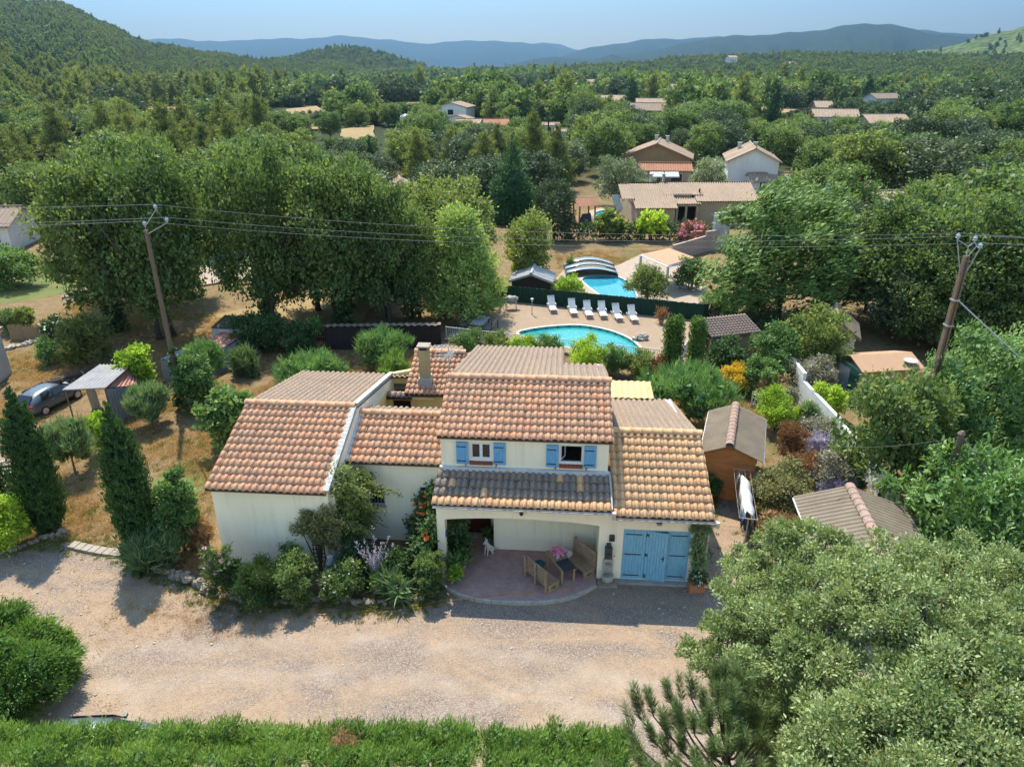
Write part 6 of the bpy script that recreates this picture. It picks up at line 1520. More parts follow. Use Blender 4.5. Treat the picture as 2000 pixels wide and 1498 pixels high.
m = MB(); m.prism([(-1.25, 1.82), (.0, 2.25), (0, 2.3), (-1.25, 1.87)], -1.25, 2.2, 'x'); m.prism([(0, 2.25), (1.3, 1.82), (1.3, 1.87), (0, 2.3)], -1.25, 2.2, 'x'); m.build('roof', M_CANVAS, t)
m = MB(); m.box(-1.29, -1.255, -1.25, 1.3, 1.7, 1.86); m.box(-1.2, -1.155, -.9, -.2, .05, 1.7); m.build('trim', simple('green_trim', (.03, .09, .07), (.02, .07, .055), 4, .5), t)
m = MB(); m.box(-1.19, -1.16, -.15, .8, .1, 1.6); m.build('pane', M_GLASSB, t)
t = thing('satellite_dish', 'pale satellite dish leaning on the tan garden hut roof', 'dish', (20.4, 33.6, 1.95), .3); m = MB(); m.lathe([(.02, 0), (.25, .06), (.34, .14), (.33, .15), (.24, .08)], (0, 0, .1), 14); m.tube([(0, 0, 0), (0, 0, .1)], .03, 6); m.build('dish', M_WHITEP, t, True)
sheet('pale_yard', px([(1605, 700), (1660, 700), (1690, 745), (1640, 760)]), M_GRAVEL, .008, wob=.1)
# laundry --------------------------------------------------------------------
A, B = Vector(at(1449, 917, 1.7)), Vector(at(1462, 1013, 1.7))
t = thing('clothes_line', 'metal clothes line frame standing beside the wooden shed', 'clothes line', (A.x, A.y, 0)); dv = B - A; sx = Vector((dv.y, -dv.x, 0)).normalized() * -1
m = MB()
for o in (Vector((0, 0, 0)), Vector((dv.x, dv.y, 0))):
    m.tube([o, o + Vector((0, 0, 1.7))], .025, 6); m.tube([o + sx * -.32 + Vector((0, 0, 1.7)), o + sx * .32 + Vector((0, 0, 1.7))], .015, 6)
m.build('frame', M_CONC, t); m = MB()
for s in (-.3, -.1, .1, .3): m.tube([sx * s + Vector((0, 0, 1.7)), dv * .5 + sx * s + Vector((0, 0, 1.64)), Vector((dv.x, dv.y, 0)) + sx * s + Vector((0, 0, 1.7))], .003, 4)
m.build('line', M_WHITEP, t)
def cloth(name, label, f0, f1, s, l1, l2, mat, cat='laundry', wid=.02):
    t = thing(name, label, cat, (A.x, A.y, 0), 0, 'laundry hanging on the clothes line'); m = MB(); n = 14; q = random.Random(int(f0 * 99)); cols = []
    for i in range(n + 1):
        p = dv * (f0 + (f1 - f0) * i / n); z = 1.66; w = .02 * math.sin(i * 1.3); cols.append([Vector((p.x, p.y, z - l1)) + sx * (s - .06 + 2 * w), Vector((p.x, p.y, z - l1 * .5)) + sx * (s - .05 + w), Vector((p.x, p.y, z + .012)) + sx * s, Vector((p.x, p.y, z - l2 * .5)) + sx * (s + wid + .03 + w), Vector((p.x, p.y, z - l2)) + sx * (s + wid + .05 + 2 * w)])
    vs = [v for c in cols for v in c]; m.add(vs, [(5 * i + j, 5 * i + 5 + j, 5 * i + 6 + j, 5 * i + 1 + j) for i in range(n) for j in range(4)])
    o = m.build('cloth', mat, t, True); k = o.modifiers.new('thick', 'SOLIDIFY'); k.thickness = .008
cloth('bed_sheet', 'long white sheet hung over the clothes line', .1, .84, -.02, .8, .55, M_CLOTHW, wid=.3)
cloth('white_towel', 'white towel at the shed end of the line', .02, .12, -.1, .55, .3, M_CLOTHW)
cloth('jeans', 'blue jeans hung over the near end of the line', .78, .95, -.1, .5, .62, M_DENIM)
cloth('dark_trousers', 'dark trousers at the near end of the line', .86, .96, .22, .72, .4, M_CLOTHD)
for k, (x, y, lab) in enumerate([(1466, 952, 'tall blue water barrel behind the hanging sheet'), (1474, 975, 'dark blue water barrel beside the olive bush')]):
    t = thing('water_barrel', lab, 'barrel', at(x, y + 12), 0, 'blue barrels by the clothes line'); m = MB(); m.lathe([(.25, 0), (.29, .2), (.3, .45), (.29, .7), (.25, .88), (.22, .9)], n=16); m.build('barrel', M_BLUEPL, t, True)
t = thing('wheelbarrow', 'rusty wheelbarrow tipped up beside the low wall', 'wheelbarrow', at(1482, 1012), .6); m = MB(); m.prism([(-.3, 0), (.3, 0), (.38, .3), (-.42, .34)], -.24, .24, 'y'); o = m.build('tray', simple('rust_red', (.24, .075, .035), (.17, .06, .035), 6, .8), t, loc=(0, 0, .25)); o.rotation_euler = (0, -.9, 0)
m = MB(); m.tube([(-.1, -.05, .14), (-.1, .05, .14)], .14, 12); m.build('wheel', M_BLACK, t); m = MB(); m.tube([(-.1, -.2, .15), (.7, -.26, .5)], .02, 6); m.tube([(-.1, .2, .15), (.7, .26, .5)], .02, 6); m.build('handle', M_POLEW, t)
t = thing('low_wall', 'low concrete wall at the edge of the weedy bed', 'wall', at(1492, 1000)); b = at(1497, 1100); a = at(1492, 1000); L = math.hypot(b[0] - a[0], b[1] - a[1]); m = MB(); m.box(0, L, -.07, .07, 0, .42); o = m.build('wall', M_STONEP, t); o.rotation_euler = (0, 0, math.atan2(b[1] - a[1], b[0] - a[0]))
# ------------------------------------------------------------------ left yard: carport, sheet sheds, car, logs
t = thing('carport', 'grey corrugated carport roof on thin posts beside the parked car', 'carport', (-21, 31, 0)); o0 = (-21, 31, 0)
q = [at(122, 762, 2.0), at(206, 758, 2.1), at(258, 712, 2.15), at(196, 712, 2.0)]
corr(*[sub3(p, o0) for p in q], .22, .03, True, M_SHEETG, 'roof_sheet', t)
for x, y in ((128, 763), (205, 760), (250, 715)):
    p = at(x, y, 1.98); m = MB(); m.tube([(p[0] - o0[0], p[1] - o0[1], 0), (p[0] - o0[0], p[1] - o0[1], 1.97)], .035, 6); m.build('post', M_POLEW, t)
m = MB(); m.tube([sub3(q[0], o0), sub3(q[1], o0)], .035, 5); m.build('beam', M_PLANK, t)
t = thing('leaning_panel', 'pale board leaning under the carport', 'board', at(188, 800), .2); m = MB(); m.cbox((0, 0, .62), (.42, .04, 1.25), 0, .12); m.build('board', M_SLAB, t)
t = thing('sheet_shed', 'grey corrugated metal shed with a faded red sheet roof', 'shed', (-19.2, 31.2, 0)); o0 = (-19.2, 31.2, 0)
a, b, c, d = at(204, 758, 1.95), at(268, 752, 1.5), at(268, 728, 1.6), at(244, 722, 2.1)
corr(*[sub3(p, o0) for p in (a, b, c, d)], .18, .025, True, M_SHEETR, 'roof_sheet', t)
for p0, p1, h0, h1 in ((a, b, 1.9, 1.45), (b, c, 1.45, 1.5), (a, d, 1.9, 2.0)): corr(*[sub3(p, o0) for p in ((p0[0], p0[1], 0), (p1[0], p1[1], 0), (p1[0], p1[1], h1), (p0[0], p0[1], h0))], .16, .02, True, M_SHEETB, 'wall_sheet', t)
t = thing('low_shed', 'long low shed with patchy red and grey sheet roof under the grove', 'shed', (-17.3, 37.5, 0)); o0 = (-17.3, 37.5, 0)
q = [at(312, 702, 1.3), at(390, 705, 1.2), at(478, 655, 1.4), at(435, 648, 1.5)]
mid = [tuple((q[0][i] + q[3][i]) / 2 for i in range(3)), tuple((q[1][i] + q[2][i]) / 2 for i in range(3))]
corr(*[sub3(p, o0) for p in (q[0], q[1], mid[1], mid[0])], .2, .028, True, M_SHEETG, 'roof_sheet', t); corr(*[sub3(p, o0) for p in (mid[0], mid[1], q[2], q[3])], .2, .028, True, M_SHEETR, 'roof_sheet', t)
for p0, p1 in ((q[1], q[2]), (q[0], q[1])): m = MB(); m.add([(p0[0] - o0[0], p0[1] - o0[1], 0), (p1[0] - o0[0], p1[1] - o0[1], 0), (p1[0] - o0[0], p1[1] - o0[1], p1[2] - .08), (p0[0] - o0[0], p0[1] - o0[1], p0[2] - .08)], [(0, 1, 2, 3)]); oo = m.build('wall_sheet', M_SHEETB, t); k = oo.modifiers.new('thick', 'SOLIDIFY'); k.thickness = .03
t = thing('old_hut', 'dark mossy roofed hut at the foot of the oaks', 'hut', (-17, 41, 0)); o0 = (-17, 41, 0); q = [at(412, 640, 1.5), at(470, 642, 1.5), at(487, 618, 1.9), at(440, 615, 1.9)]
corr(*[sub3(p, o0) for p in q], .3, .02, True, simple('mossy_roof', (.1, .09, .06), (.06, .06, .04), 5, .95), 'roof', t)
m = MB(); m.add([(p[0] - o0[0], p[1] - o0[1], z) for z in (0, 1) for p in q], [(0, 1, 5, 4), (1, 2, 6, 5), (2, 3, 7, 6), (3, 0, 4, 7)])
for i in range(4): m.v[4 + i] = (m.v[4 + i][0], m.v[4 + i][1], q[i][2] - .06)
m.build('wall', M_GREYW, t)
lm = MB(); lm.tube([(0, -.32, 0), (0, .32, 0)], 1.0, 9)
lm2 = MB(); lm2.tube([(0, -.001, 0), (0, .001, 0)], .9, 9)
log_me, end_me = lm.mesh('log', M_BARK), None
cut = simple('cut_wood', (.42, .29, .15), (.33, .22, .11), 6, .9)
for k in range(22):
    r = rnd.uniform(.09, .16); base = at(104 + (k % 11) * 6.6 + 2 * jit(), 757 - (k % 11) * 2.0 + 2 * jit()); row = k // 11
    t = thing('log', 'sawn bark-covered log in the heap behind the parked car', 'log', (base[0], base[1], r + row * .2), D2R(-35 + 30 * jit()), 'sawn logs in the heap behind the car')
    put('bark', log_me, t, scale=(r, 1, r)); e = MB(); e.tube([(0, -.33, 0), (0, -.321, 0)], r * .9, 9); e.build('cut_face', cut, t)
for k in range(8):
    a = at(-10 + 4 * k, 955 - 7 * k); t = thing('plank', 'weathered pale plank in the stack at the lane edge', 'plank', (a[0], a[1], .04 + .05 * (k % 4)), D2R(28 + 10 * jit()), 'weathered planks stacked at the lane edge'); m = MB(); m.box(-.9, .9, -.07, .07, -.02, .02); m.build('board', M_MORTAR if k % 2 else M_PLANK, t)
t = thing('white_beam', 'white beam lying on the green lawn beside the oaks', 'beam', at(148, 580), .5); m = MB(); m.box(-.9, .9, -.09, .09, 0, .16); m.build('beam', M_MORTAR, t)
def car(label, loc, rz, paint, sc=1.0, group=None):
    t = thing('parked_car', label, 'car', loc, rz, group); t.scale = (sc,) * 3
    # stations along x: (x, half width, sill z, belt z, roof half width, roof z)
    ST = [(-2.02, .62, .42, .62, .6, .66), (-1.98, .78, .3, .92, .66, .97), (-1.8, .84, .24, .97, .62, 1.2), (-1.35, .87, .22, 1.0, .58, 1.42), (-.7, .88, .21, .98, .6, 1.49), (.0, .88, .21, .95, .61, 1.48), (.5, .88, .21, .92, .6, 1.38), (1.05, .87, .21, .9, .66, 1.02), (1.25, .86, .22, .88, .7, .92), (1.7, .82, .25, .78, .66, .8), (1.98, .68, .34, .62, .56, .66), (2.04, .5, .42, .55, .42, .57)]
    V = []
    for x, w, zs, zb, wr, zr_ in ST:
        half = [(w * .8, zs), (w, zs + .1), (w * 1.0, (zs + zb) / 2), (w * .97, zb), (wr, zr_ - .03), (wr * .6, zr_ + .012)]
        V += [(x, a, b) for a, b in half] + [(x, -a, b) for a, b in reversed(half)]
    n = 12; Q = [(i * n + j, i * n + (j + 1) % n, (i + 1) * n + (j + 1) % n, (i + 1) * n + j) for i in range(len(ST) - 1) for j in range(n)]
    m = MB(); m.add(V, Q + [tuple(range(n - 1, -1, -1)), tuple(range((len(ST) - 1) * n, len(ST) * n))]); o = m.build('body', paint, t, True); ss = o.modifiers.new('sub', 'SUBSURF'); ss.levels = ss.render_levels = 1
    for s in (-1, 1):
        for x0, x1, k in ((-1.25, -.45, 0), (-.38, .45, 1)):
            m = MB(); z0, z1 = 1.0, 1.4; y0, y1 = .875 * s, .66 * s; q = .12 if k == 0 else 0; q2 = .3 if k else 0
            m.add([(x0, y0, z0), (x1 + q2 * .8, y0, z0 - .02), (x1 - .05, y1, z1), (x0 + q, y1, z1 - .0)], [(0, 1, 2, 3) if s < 0 else (3, 2, 1, 0)]); oo = m.build('side_window', M_GLASS, t); kk = oo.modifiers.new('thick', 'SOLIDIFY'); kk.thickness = .03; kk.offset = 0
        m = MB(); m.cbox((.62, .98 * s, .98), (.1, .18, .12)); m.build('mirror', paint, t, bevel=.02)
        m = MB(); m.cbox((-1.95, .6 * s, .82), (.14, .3, .16)); m.build('tail_light', M_CARL, t, bevel=.02)
        m = MB(); m.cbox((1.86, .55 * s, .66), (.22, .3, .12)); m.build('headlight', M_GLASSB, t, bevel=.02)
        for x in (-1.25, 1.28):
            m = MB(); m.tube([(x, .7 * s, .31), (x, .89 * s, .31)], .31, 18); w = m.build('wheel', M_BLACK, t); m = MB(); m.tube([(x, .885 * s, .31), (x, .905 * s, .31)], .21, 14); m.build('rim', M_ALLOY, w)
        for x in (-.35, .35): m = MB(); m.cbox((x - .2, .9 * s, .84), (.16, .03, .03)); m.build('handle', M_ALLOY, t)
    m = MB(); m.add([(-1.98, -.56, 1.0), (-1.98, .56, 1.0), (-1.55, .5, 1.39), (-1.55, -.5, 1.39)], [(0, 1, 2, 3)]); oo = m.build('rear_window', M_GLASS, t); k = oo.modifiers.new('thick', 'SOLIDIFY'); k.thickness = .05; k.offset = 0
    m = MB(); m.add([(1.1, -.62, 1.0), (1.1, .62, 1.0), (.5, .52, 1.41), (.5, -.52, 1.41)], [(0, 3, 2, 1)]); oo = m.build('windscreen', M_GLASS, t); k = oo.modifiers.new('thick', 'SOLIDIFY'); k.thickness = .05; k.offset = 0
    return t
ca, cb = at(86, 808), at(116, 776)
car('grey estate car parked nose-in beside the carport', (ca[0] * .5 + cb[0] * .5, ca[1] * .5 + cb[1] * .5, 0), D2R(76), M_CAR, .8)
car('grey-green car behind the foreground hedge, only its roof showing', at(180, 1428, 1.0)[:2] + (0,), D2R(3), M_CAR2, .72)
t = thing('potted_tree', 'small tree in a terracotta pot beside the board lean-to', 'plant pot', at(620, 682)); m = MB(); m.lathe([(.17, 0), (.26, .34), (.29, .36), (.29, .42), (.24, .42)], n=14); m.build('pot', M_TERRA, t); m = MB(); m.tube([(0, 0, .4), (.02, 0, 1.4)], .025, 6); m.build('stem', M_BARK, t); put('foliage', crown('pot_tree_foliage', [(0, 0, 1.5, .32, .32, .5)], 420, .16, .08, LF['fig'], 8), t)
t = thing('house_corner', 'shaded wall corner of a house cut by the picture edge', 'house', at(-75, 790), .1); m = MB(); m.box(-3, .45, 0, 4, 0, 2.6); m.build('wall', M_GREYW, t); m = MB(); m.box(-3.2, .6, -.2, 4.2, 2.6, 2.75); m.build('roof', M_TILEN, t)

# ------------------------------------------------------------------ poles and wires
def insul(t, p):
    m = MB(); m.lathe([(.02, 0), (.03, .05), (.08, .08), (.05, .12), (.085, .16), (.04, .22), (.02, .25)], p, 10); m.build('insulator', M_INSUL, t)
P1 = at(348, 792); L1 = (P1[0], P1[1], 0)
PT = at(292, 442, 9.2); L1 = (PT[0], PT[1] - .4, 0)
lp = thing('power_pole', 'tall wooden power pole with ivy on its foot by the citrus trees', 'power pole', L1)
m = MB(); m.tube([(0, 0, -.2), (0, 0, 4), (0, 0, 9.1)], [.14, .12, .09], 10); m.build('pole', M_POLEW, lp)
TOPS = [Vector(at(290, 416, 10.1)) - Vector(L1), Vector(at(317, 440, 9.5)) - Vector(L1), Vector(at(270, 449, 9.35)) - Vector(L1)]
TOPS = [Vector((v.x, v.y * .4, v.z)) for v in TOPS]
m = MB(); m.tube([(0, 0, 8.9), TOPS[2], TOPS[0], TOPS[1], (0, 0, 8.9)], .022, 5); m.build('bracket', M_GALV, lp)
for v in TOPS: insul(lp, tuple(v))
put('ivy', crown('pole_ivy', [(0, 0, .5, .3, .3, .7), (0, 0, 1.4, .24, .24, .8), (0, 0, 2.3, .2, .2, .7), (.05, 0, 3.0, .15, .15, .5)], 1100, .12, .09, LF['dkshrub'], 4, spread=.08), lp)
PR = at(1888, 500, 9.6); L2 = (PR[0], PR[1], 0)
rp = thing('power_pole', 'rusty concrete power pole with a three-armed insulator bracket', 'power pole', L2)
m = MB()
for s in (-1, 1):
    m.prism([(s * .1 - .04, -.13), (s * .1 + .04, -.13), (s * .1 + .04, .13), (s * .1 - .04, .13)], -.2, 9.6)
    k = len(m.v) - 4
    for i in range(4): v = m.v[k + i]; m.v[k + i] = (v[0] * .62, v[1] * .7, v[2])
m.box(-.08, .08, -.05, .05, 0, 9.4); m.build('pole', M_POLEC, rp)
RT = [Vector(at(1873, 470, 10.2)) - Vector(L2), Vector(at(1904, 474, 10.1)) - Vector(L2), Vector(at(1934, 496, 9.9)) - Vector(L2)]
RT = [Vector((v.x, v.y * .3, v.z)) for v in RT]
m = MB(); m.tube([(-.06, 0, 8.9), RT[0]], .02, 5); m.tube([RT[0], (-.03, 0, 9.95), RT[1]], .02, 5); m.tube([(-.03, 0, 9.95), (0, 0, 9.5)], .02, 5); m.tube([RT[1], RT[1].lerp(RT[2], .5), RT[2]], .02, 5); m.tube([(0, 0, 9.5), RT[1].lerp(RT[2], .5)], .02, 5); m.tube([(.05, 0, 8.7), RT[2]], .02, 5); m.build('bracket', M_GALV, rp)
for v in RT: insul(rp, tuple(v))
m = MB(); m.box(-.12, .12, -.13, .13, 7.9, 7.96); m.box(-.13, .13, -.14, .14, 6.9, 6.95); m.build('collar', M_GALV, rp)
def wire(name, label, a, b, sag, r=.012, group=None, n=28, mat=None):
    t = thing(name, label, 'wire', tuple(a), 0, group); d = Vector(b) - Vector(a); m = MB()
    m.tube([d * (i / n) - Vector((0, 0, sag * 4 * (i / n) * (1 - i / n))) for i in range(n + 1)], r, 4, False); m.build('cable', mat or M_WIRE, t)
wl = ['uppermost power line between the wooden and the concrete pole', 'middle power line between the wooden and the concrete pole', 'lowest power line between the wooden and the concrete pole']
for k in range(3):
    a = Vector(L1) + TOPS[k] + Vector((0, 0, .24)); b = Vector(L2) + RT[k] + Vector((0, 0, .24)); wire('power_line', wl[k], a, b, .55, .008, 'power lines on the two tall poles')
    e = a + (a - b).normalized() * 40 + Vector((0, 0, -1.2)); wire('power_line', wl[k].replace('between the wooden and the concrete pole', 'leaving the wooden pole over the grove'), a, e, .3, .012, 'power lines on the two tall poles')
    e = b + (b - a).normalized() * 40; wire('power_line', wl[k].replace('between the wooden and the concrete pole', 'running on past the concrete pole'), b, e, .3, .012, 'power lines on the two tall poles')
a = Vector(L2) + Vector((.1, -.1, 7.9)); wire('guy_wire', 'thick pale stay cable slanting down from the concrete pole', a, a + Vector((6.5, -3.4, -5.4)), .1, .03, None, 16, M_GALV)
sp = at(1880, 842, 5.0)
t = thing('small_pole', 'short weathered pole sticking out of the laurel', 'pole', (sp[0], sp[1], 0)); m = MB(); m.tube([(0, 0, 0), (0, 0, 4.9)], [.12, .09], 8); m.lathe([(.1, 4.86), (.13, 4.9), (.06, 5.0)], (0, 0, 0), 8); m.build('pole', M_POLEW, t)
for k in range(3): wire('service_cable', 'thin service cable from the short pole into the laurel', (sp[0], sp[1], 4.85), (sp[0] + 1.2 + .25 * k, sp[1] - 3.5, 2.4), .05, .008, 'service cables of the short pole', 8)
wire('service_cable', 'thin cable from the short pole over the plum tree', (sp[0], sp[1], 4.8), at(1600, 870, 4.3), .2, .008, 'service cables of the short pole')
p = at(1672, 420); h = height(1674, 352, p[1]); t = thing('village_pole', 'wooden pole behind the crown of the wind-combed elm', 'pole', (p[0], p[1], 0)); m = MB(); m.tube([(0, 0, 0), (.35, 0, h)], [.16, .12], 8); m.build('pole', M_POLEW, t)
p = at(1070, 300); t = thing('village_pole', 'dark pole among the small white sheds', 'pole', p); m = MB(); m.tube([(0, 0, 0), (0, 0, 6.5)], .16, 6); m.build('pole', M_DARKW, t)
# ------------------------------------------------------------------ plants close to the camera
def fore(name, label, cat, blobs_px, lf, n, L, Wd, seed, group=None, trunk=None, base=None, **kw):
    B = []
    qq = random.Random(seed)
    for (x, y, z, r) in blobs_px:
        p = at(x, y, z); ns = kw.get('sub', 0)
        if not ns: B.append((p[0], p[1], p[2], r, r, r * .85)); continue
        dz = qq.uniform(-.45, .25)
        B.append((p[0], p[1], p[2] + dz - .25 * r, r * .45, r * .45, r * .4))
        for k in range(ns):
            a, e, f = 2.4 * k + qq.uniform(-.5, .5), -.35 + 1.75 * (k + .5) / ns + qq.uniform(-.2, .2), r * qq.uniform(.2, .36)
            R_ = r * qq.uniform(.75, 1.08)
            B.append((p[0] + math.cos(a) * math.cos(e) * R_, p[1] + math.sin(a) * math.cos(e) * R_, p[2] + dz + math.sin(e) * R_ * .8, f, f, f * .75))
    kw.pop('sub', None)
    b = base or (sum(q[0] for q in B) / len(B), sum(q[1] for q in B) / len(B), 0)
    B = [(q[0] - b[0], q[1] - b[1], q[2], *q[3:]) for q in B]
    t = thing(name, label, cat, b, 0, group)
    put('crown' if trunk else 'foliage', crown(name + '_foliage', B, n, L, Wd, LF[lf], seed, **kw), t)
    if trunk: put('trunk', limbs(name + '_trunk', max(q[2] for q in B), trunk, B if len(B) < 40 else sorted(B, key=lambda b: (b[0] * 7.13 + b[1] * 3.7) % 1)[:60], M_BARKP, seed, .3, 8, 60), t)
    return t
LF['olivenear'] = leafmat('near_silvery_leaf', (.055, .088, .027), (.118, .162, .052), (.245, .285, .135), .28)
SILVER = dict(cl=16, spread=.12, shell=.4, out=.7, rn=.7, up=.4, inner=.06, sub=11)
fore('holm_oak', 'silvery holm oak filling the near corner, its edge over the gravel drive', 'tree',
     [(1468, 1085, 5.6, .55), (1452, 1150, 5.2, .6), (1530, 1080, 5.9, .6), (1590, 1075, 6.2, .7), (1560, 1160, 5.9, .9), (1445, 1230, 5.0, .65), (1405, 1215, 4.6, .35), (1530, 1250, 5.6, 1.0), (1640, 1190, 6.2, 1.0), (1425, 1300, 3.9, .7), (1355, 1275, 3.6, .35), (1500, 1340, 4.2, .9), (1610, 1320, 5.6, 1.0), (1600, 1440, 4.9, 1.0), (1480, 1440, 3.2, .8), (1670, 1420, 5.8, 1.0)],
     'olivenear', 110000, .062, .032, 201, 'silvery holm oaks in the near corner', .2, **SILVER)
fore('holm_oak', 'silvery holm oak reaching past the picture edge beside the laurel', 'tree',
     [(1690, 1150, 6.3, .8), (1745, 1120, 6.3, .8), (1830, 1100, 6.3, .85), (1920, 1110, 6.4, .9), (2010, 1140, 6.4, 1.0), (1740, 1230, 6.4, 1.05), (1850, 1220, 6.5, 1.1), (1960, 1250, 6.4, 1.1), (1760, 1340, 6.2, 1.15), (1880, 1350, 6.4, 1.2), (2000, 1380, 6.3, 1.2), (1760, 1460, 6.0, 1.15), (1890, 1490, 6.2, 1.2), (2010, 1500, 6.2, 1.2), (1700, 1540, 5.8, 1.1), (1830, 1600, 6.0, 1.2)],
     'olivenear', 118000, .062, .032, 202, 'silvery holm oaks in the near corner', .22, **SILVER)
# pine in front
def near_pine():
    tips = [(1232, 1352, 3.6), (1222, 1412, 3.2), (1262, 1345, 4.0), (1300, 1330, 4.3), (1318, 1375, 4.2), (1345, 1318, 4.7), (1372, 1345, 4.8), (1398, 1300, 5.2), (1418, 1292, 5.4), (1440, 1302, 5.3), (1465, 1320, 5.1), (1262, 1410, 3.6), (1290, 1440, 3.7), (1325, 1430, 4.1), (1352, 1395, 4.6), (1385, 1385, 4.9), (1415, 1375, 5.2), (1447, 1365, 5.1), (1480, 1370, 4.9), (1505, 1385, 4.6), (1540, 1385, 4.4), (1250, 1470, 3.3), (1280, 1490, 3.5), (1320, 1480, 3.9), (1355, 1460, 4.3), (1390, 1450, 4.7), (1425, 1440, 5.0), (1455, 1430, 4.9), (1490, 1430, 4.6), (1525, 1430, 4.3), (1555, 1375, 4.0), (1330, 1530, 3.7), (1370, 1520, 4.1), (1410, 1500, 4.6), (1450, 1490, 4.7), (1490, 1490, 4.4), (1520, 1480, 4.1), (1180, 1490, 2.9), (1215, 1520, 2.9), (1290, 1385, 4.0), (1405, 1335, 5.2), (1430, 1330, 5.4)]
    b = at(1405, 1600, 2.3); b = (b[0], b[1], 0); t = thing('pine_tree', 'young long-needled pine beside the near hedge', 'pine', b)
    q = random.Random(8); r = NR(8); P = []; D = []; m = MB()
    m.tube([(0, 0, 0), (.05, .1, 2.2), (0, .2, 4.0)], [.13, .09, .05], 8)
    for (x, y, z) in tips:
        for j in range(3):
            e = Vector(at(x + q.uniform(-16, 16) * j, y + q.uniform(-8, 26) * j, z + .7 - .12 * j)) - Vector(b)
            hz_ = max(.8, e.z - q.uniform(.5, 1.1)); root = Vector((.02 * e.x, .1, hz_ * .8)); base = e - Vector((e.x * .12, e.y * .12, q.uniform(.42, .62)))
            if j == 0: m.tube([root, root.lerp(base, .55) - Vector((0, 0, .12)), base, e - Vector((0, 0, .05))], [.035, .024, .014, .006], 5, False)
            ax = (e - base).normalized(); L = (e - base).length
            for s in range(230):
                f = q.random(); P.append(base + ax * L * f)
                d = Vector((r.normal(), r.normal(), r.normal())); d = d - ax * d.dot(ax); d = d.normalized() * .75 + ax * q.uniform(.5, 1.1); D.append(d.normalized())
    m.build('trunk', M_BARK, t, True)
    P, D = np.array([tuple(p) for p in P]), np.array([tuple(d) for d in D]); V, Q = leaves(P, D, sph(r, len(P)), .17 * (1 + .2 * r.normal(size=len(P))), np.full(len(P), .011))
    put('needles', np_mesh('pine_needles', V, Q, LF['pine2'], r.rand(len(P))), t)
LF['pine2'] = leafmat('near_pine_needle', (.03, .055, .016), (.055, .09, .024), (.1, .13, .04), .2)
near_pine()
# hedge along the lower edge of the picture
HK = dict(cl=14, spread=.1, shell=.3, up=1.0, out=.5, rn=.6, inner=.15, lean=(.25, .15, 0))
def hedge_row(label, x0, x1, seed, n, z=2.0, ytop=1425):
    bl = []; q = random.Random(seed)
    for k in range(int((x1 - x0) / 40) + 1):
        x = x0 + k * 40
        for yy, dz in ((ytop + 14, -.1), (ytop + 62, .05), (ytop + 120, 0)): bl.append((x + q.uniform(-10, 10), yy + q.uniform(-10, 6), z + dz + q.uniform(-.22, .1), q.uniform(.24, .36)))
        bl.append((x, ytop + 22, z - .6, .34)); bl.append((x, ytop + 40, z - 1.2, .34))
    fore('hedge', label, 'hedge', bl, 'hedge', int(n * 1.9), .11, .016, seed, 'clipped conifer hedge plants along the near edge', **HK)
hedge_row('bright green conifer hedge with the hidden car behind it', -120, 330, 211, 15000)
hedge_row('bright green conifer hedge between the hidden car and the brown gap', 335, 665, 212, 14000)
hedge_row('conifer hedge section between the two gaps in the hedge', 705, 940, 213, 11000)
hedge_row('conifer hedge section running up to the young pine', 968, 1225, 214, 12000, ytop=1434)
t = shrub('dry_hedge_gap', 'browned hedge plant filling the gap in the conifer hedge', 'shrub', 684, 1424, 1560, 60, 'straw', n=1500, L=.1, Wd=.02, up=.8, z0=.3)
put('dead_twigs', crown('dead_twigs', [(0, 0, 1.5, .3, .3, .5)], 700, .14, .015, LF['rust'], 6, up=.6), t)
fore('juniper', 'big feathery juniper spreading over the gravel at the picture edge', 'shrub',
     [(-60, 1230, 1.3, .8), (20, 1210, 1.3, .55), (70, 1240, 1.2, .5), (110, 1255, .9, .4), (-20, 1290, 1.5, .8), (60, 1300, 1.3, .6), (115, 1300, .9, .45), (135, 1275, .7, .3), (20, 1350, 1.0, .6), (90, 1340, .8, .45), (-60, 1370, 1.0, .7), (-120, 1300, 1.4, .9), (130, 1320, .6, .32), (40, 1385, .5, .4)],
     'hedge', 42000, .11, .02, 221, None, cl=15, spread=.12, shell=.42, up=.45, out=.8, rn=.5, lean=(.5, -.1, 0), inner=.12)
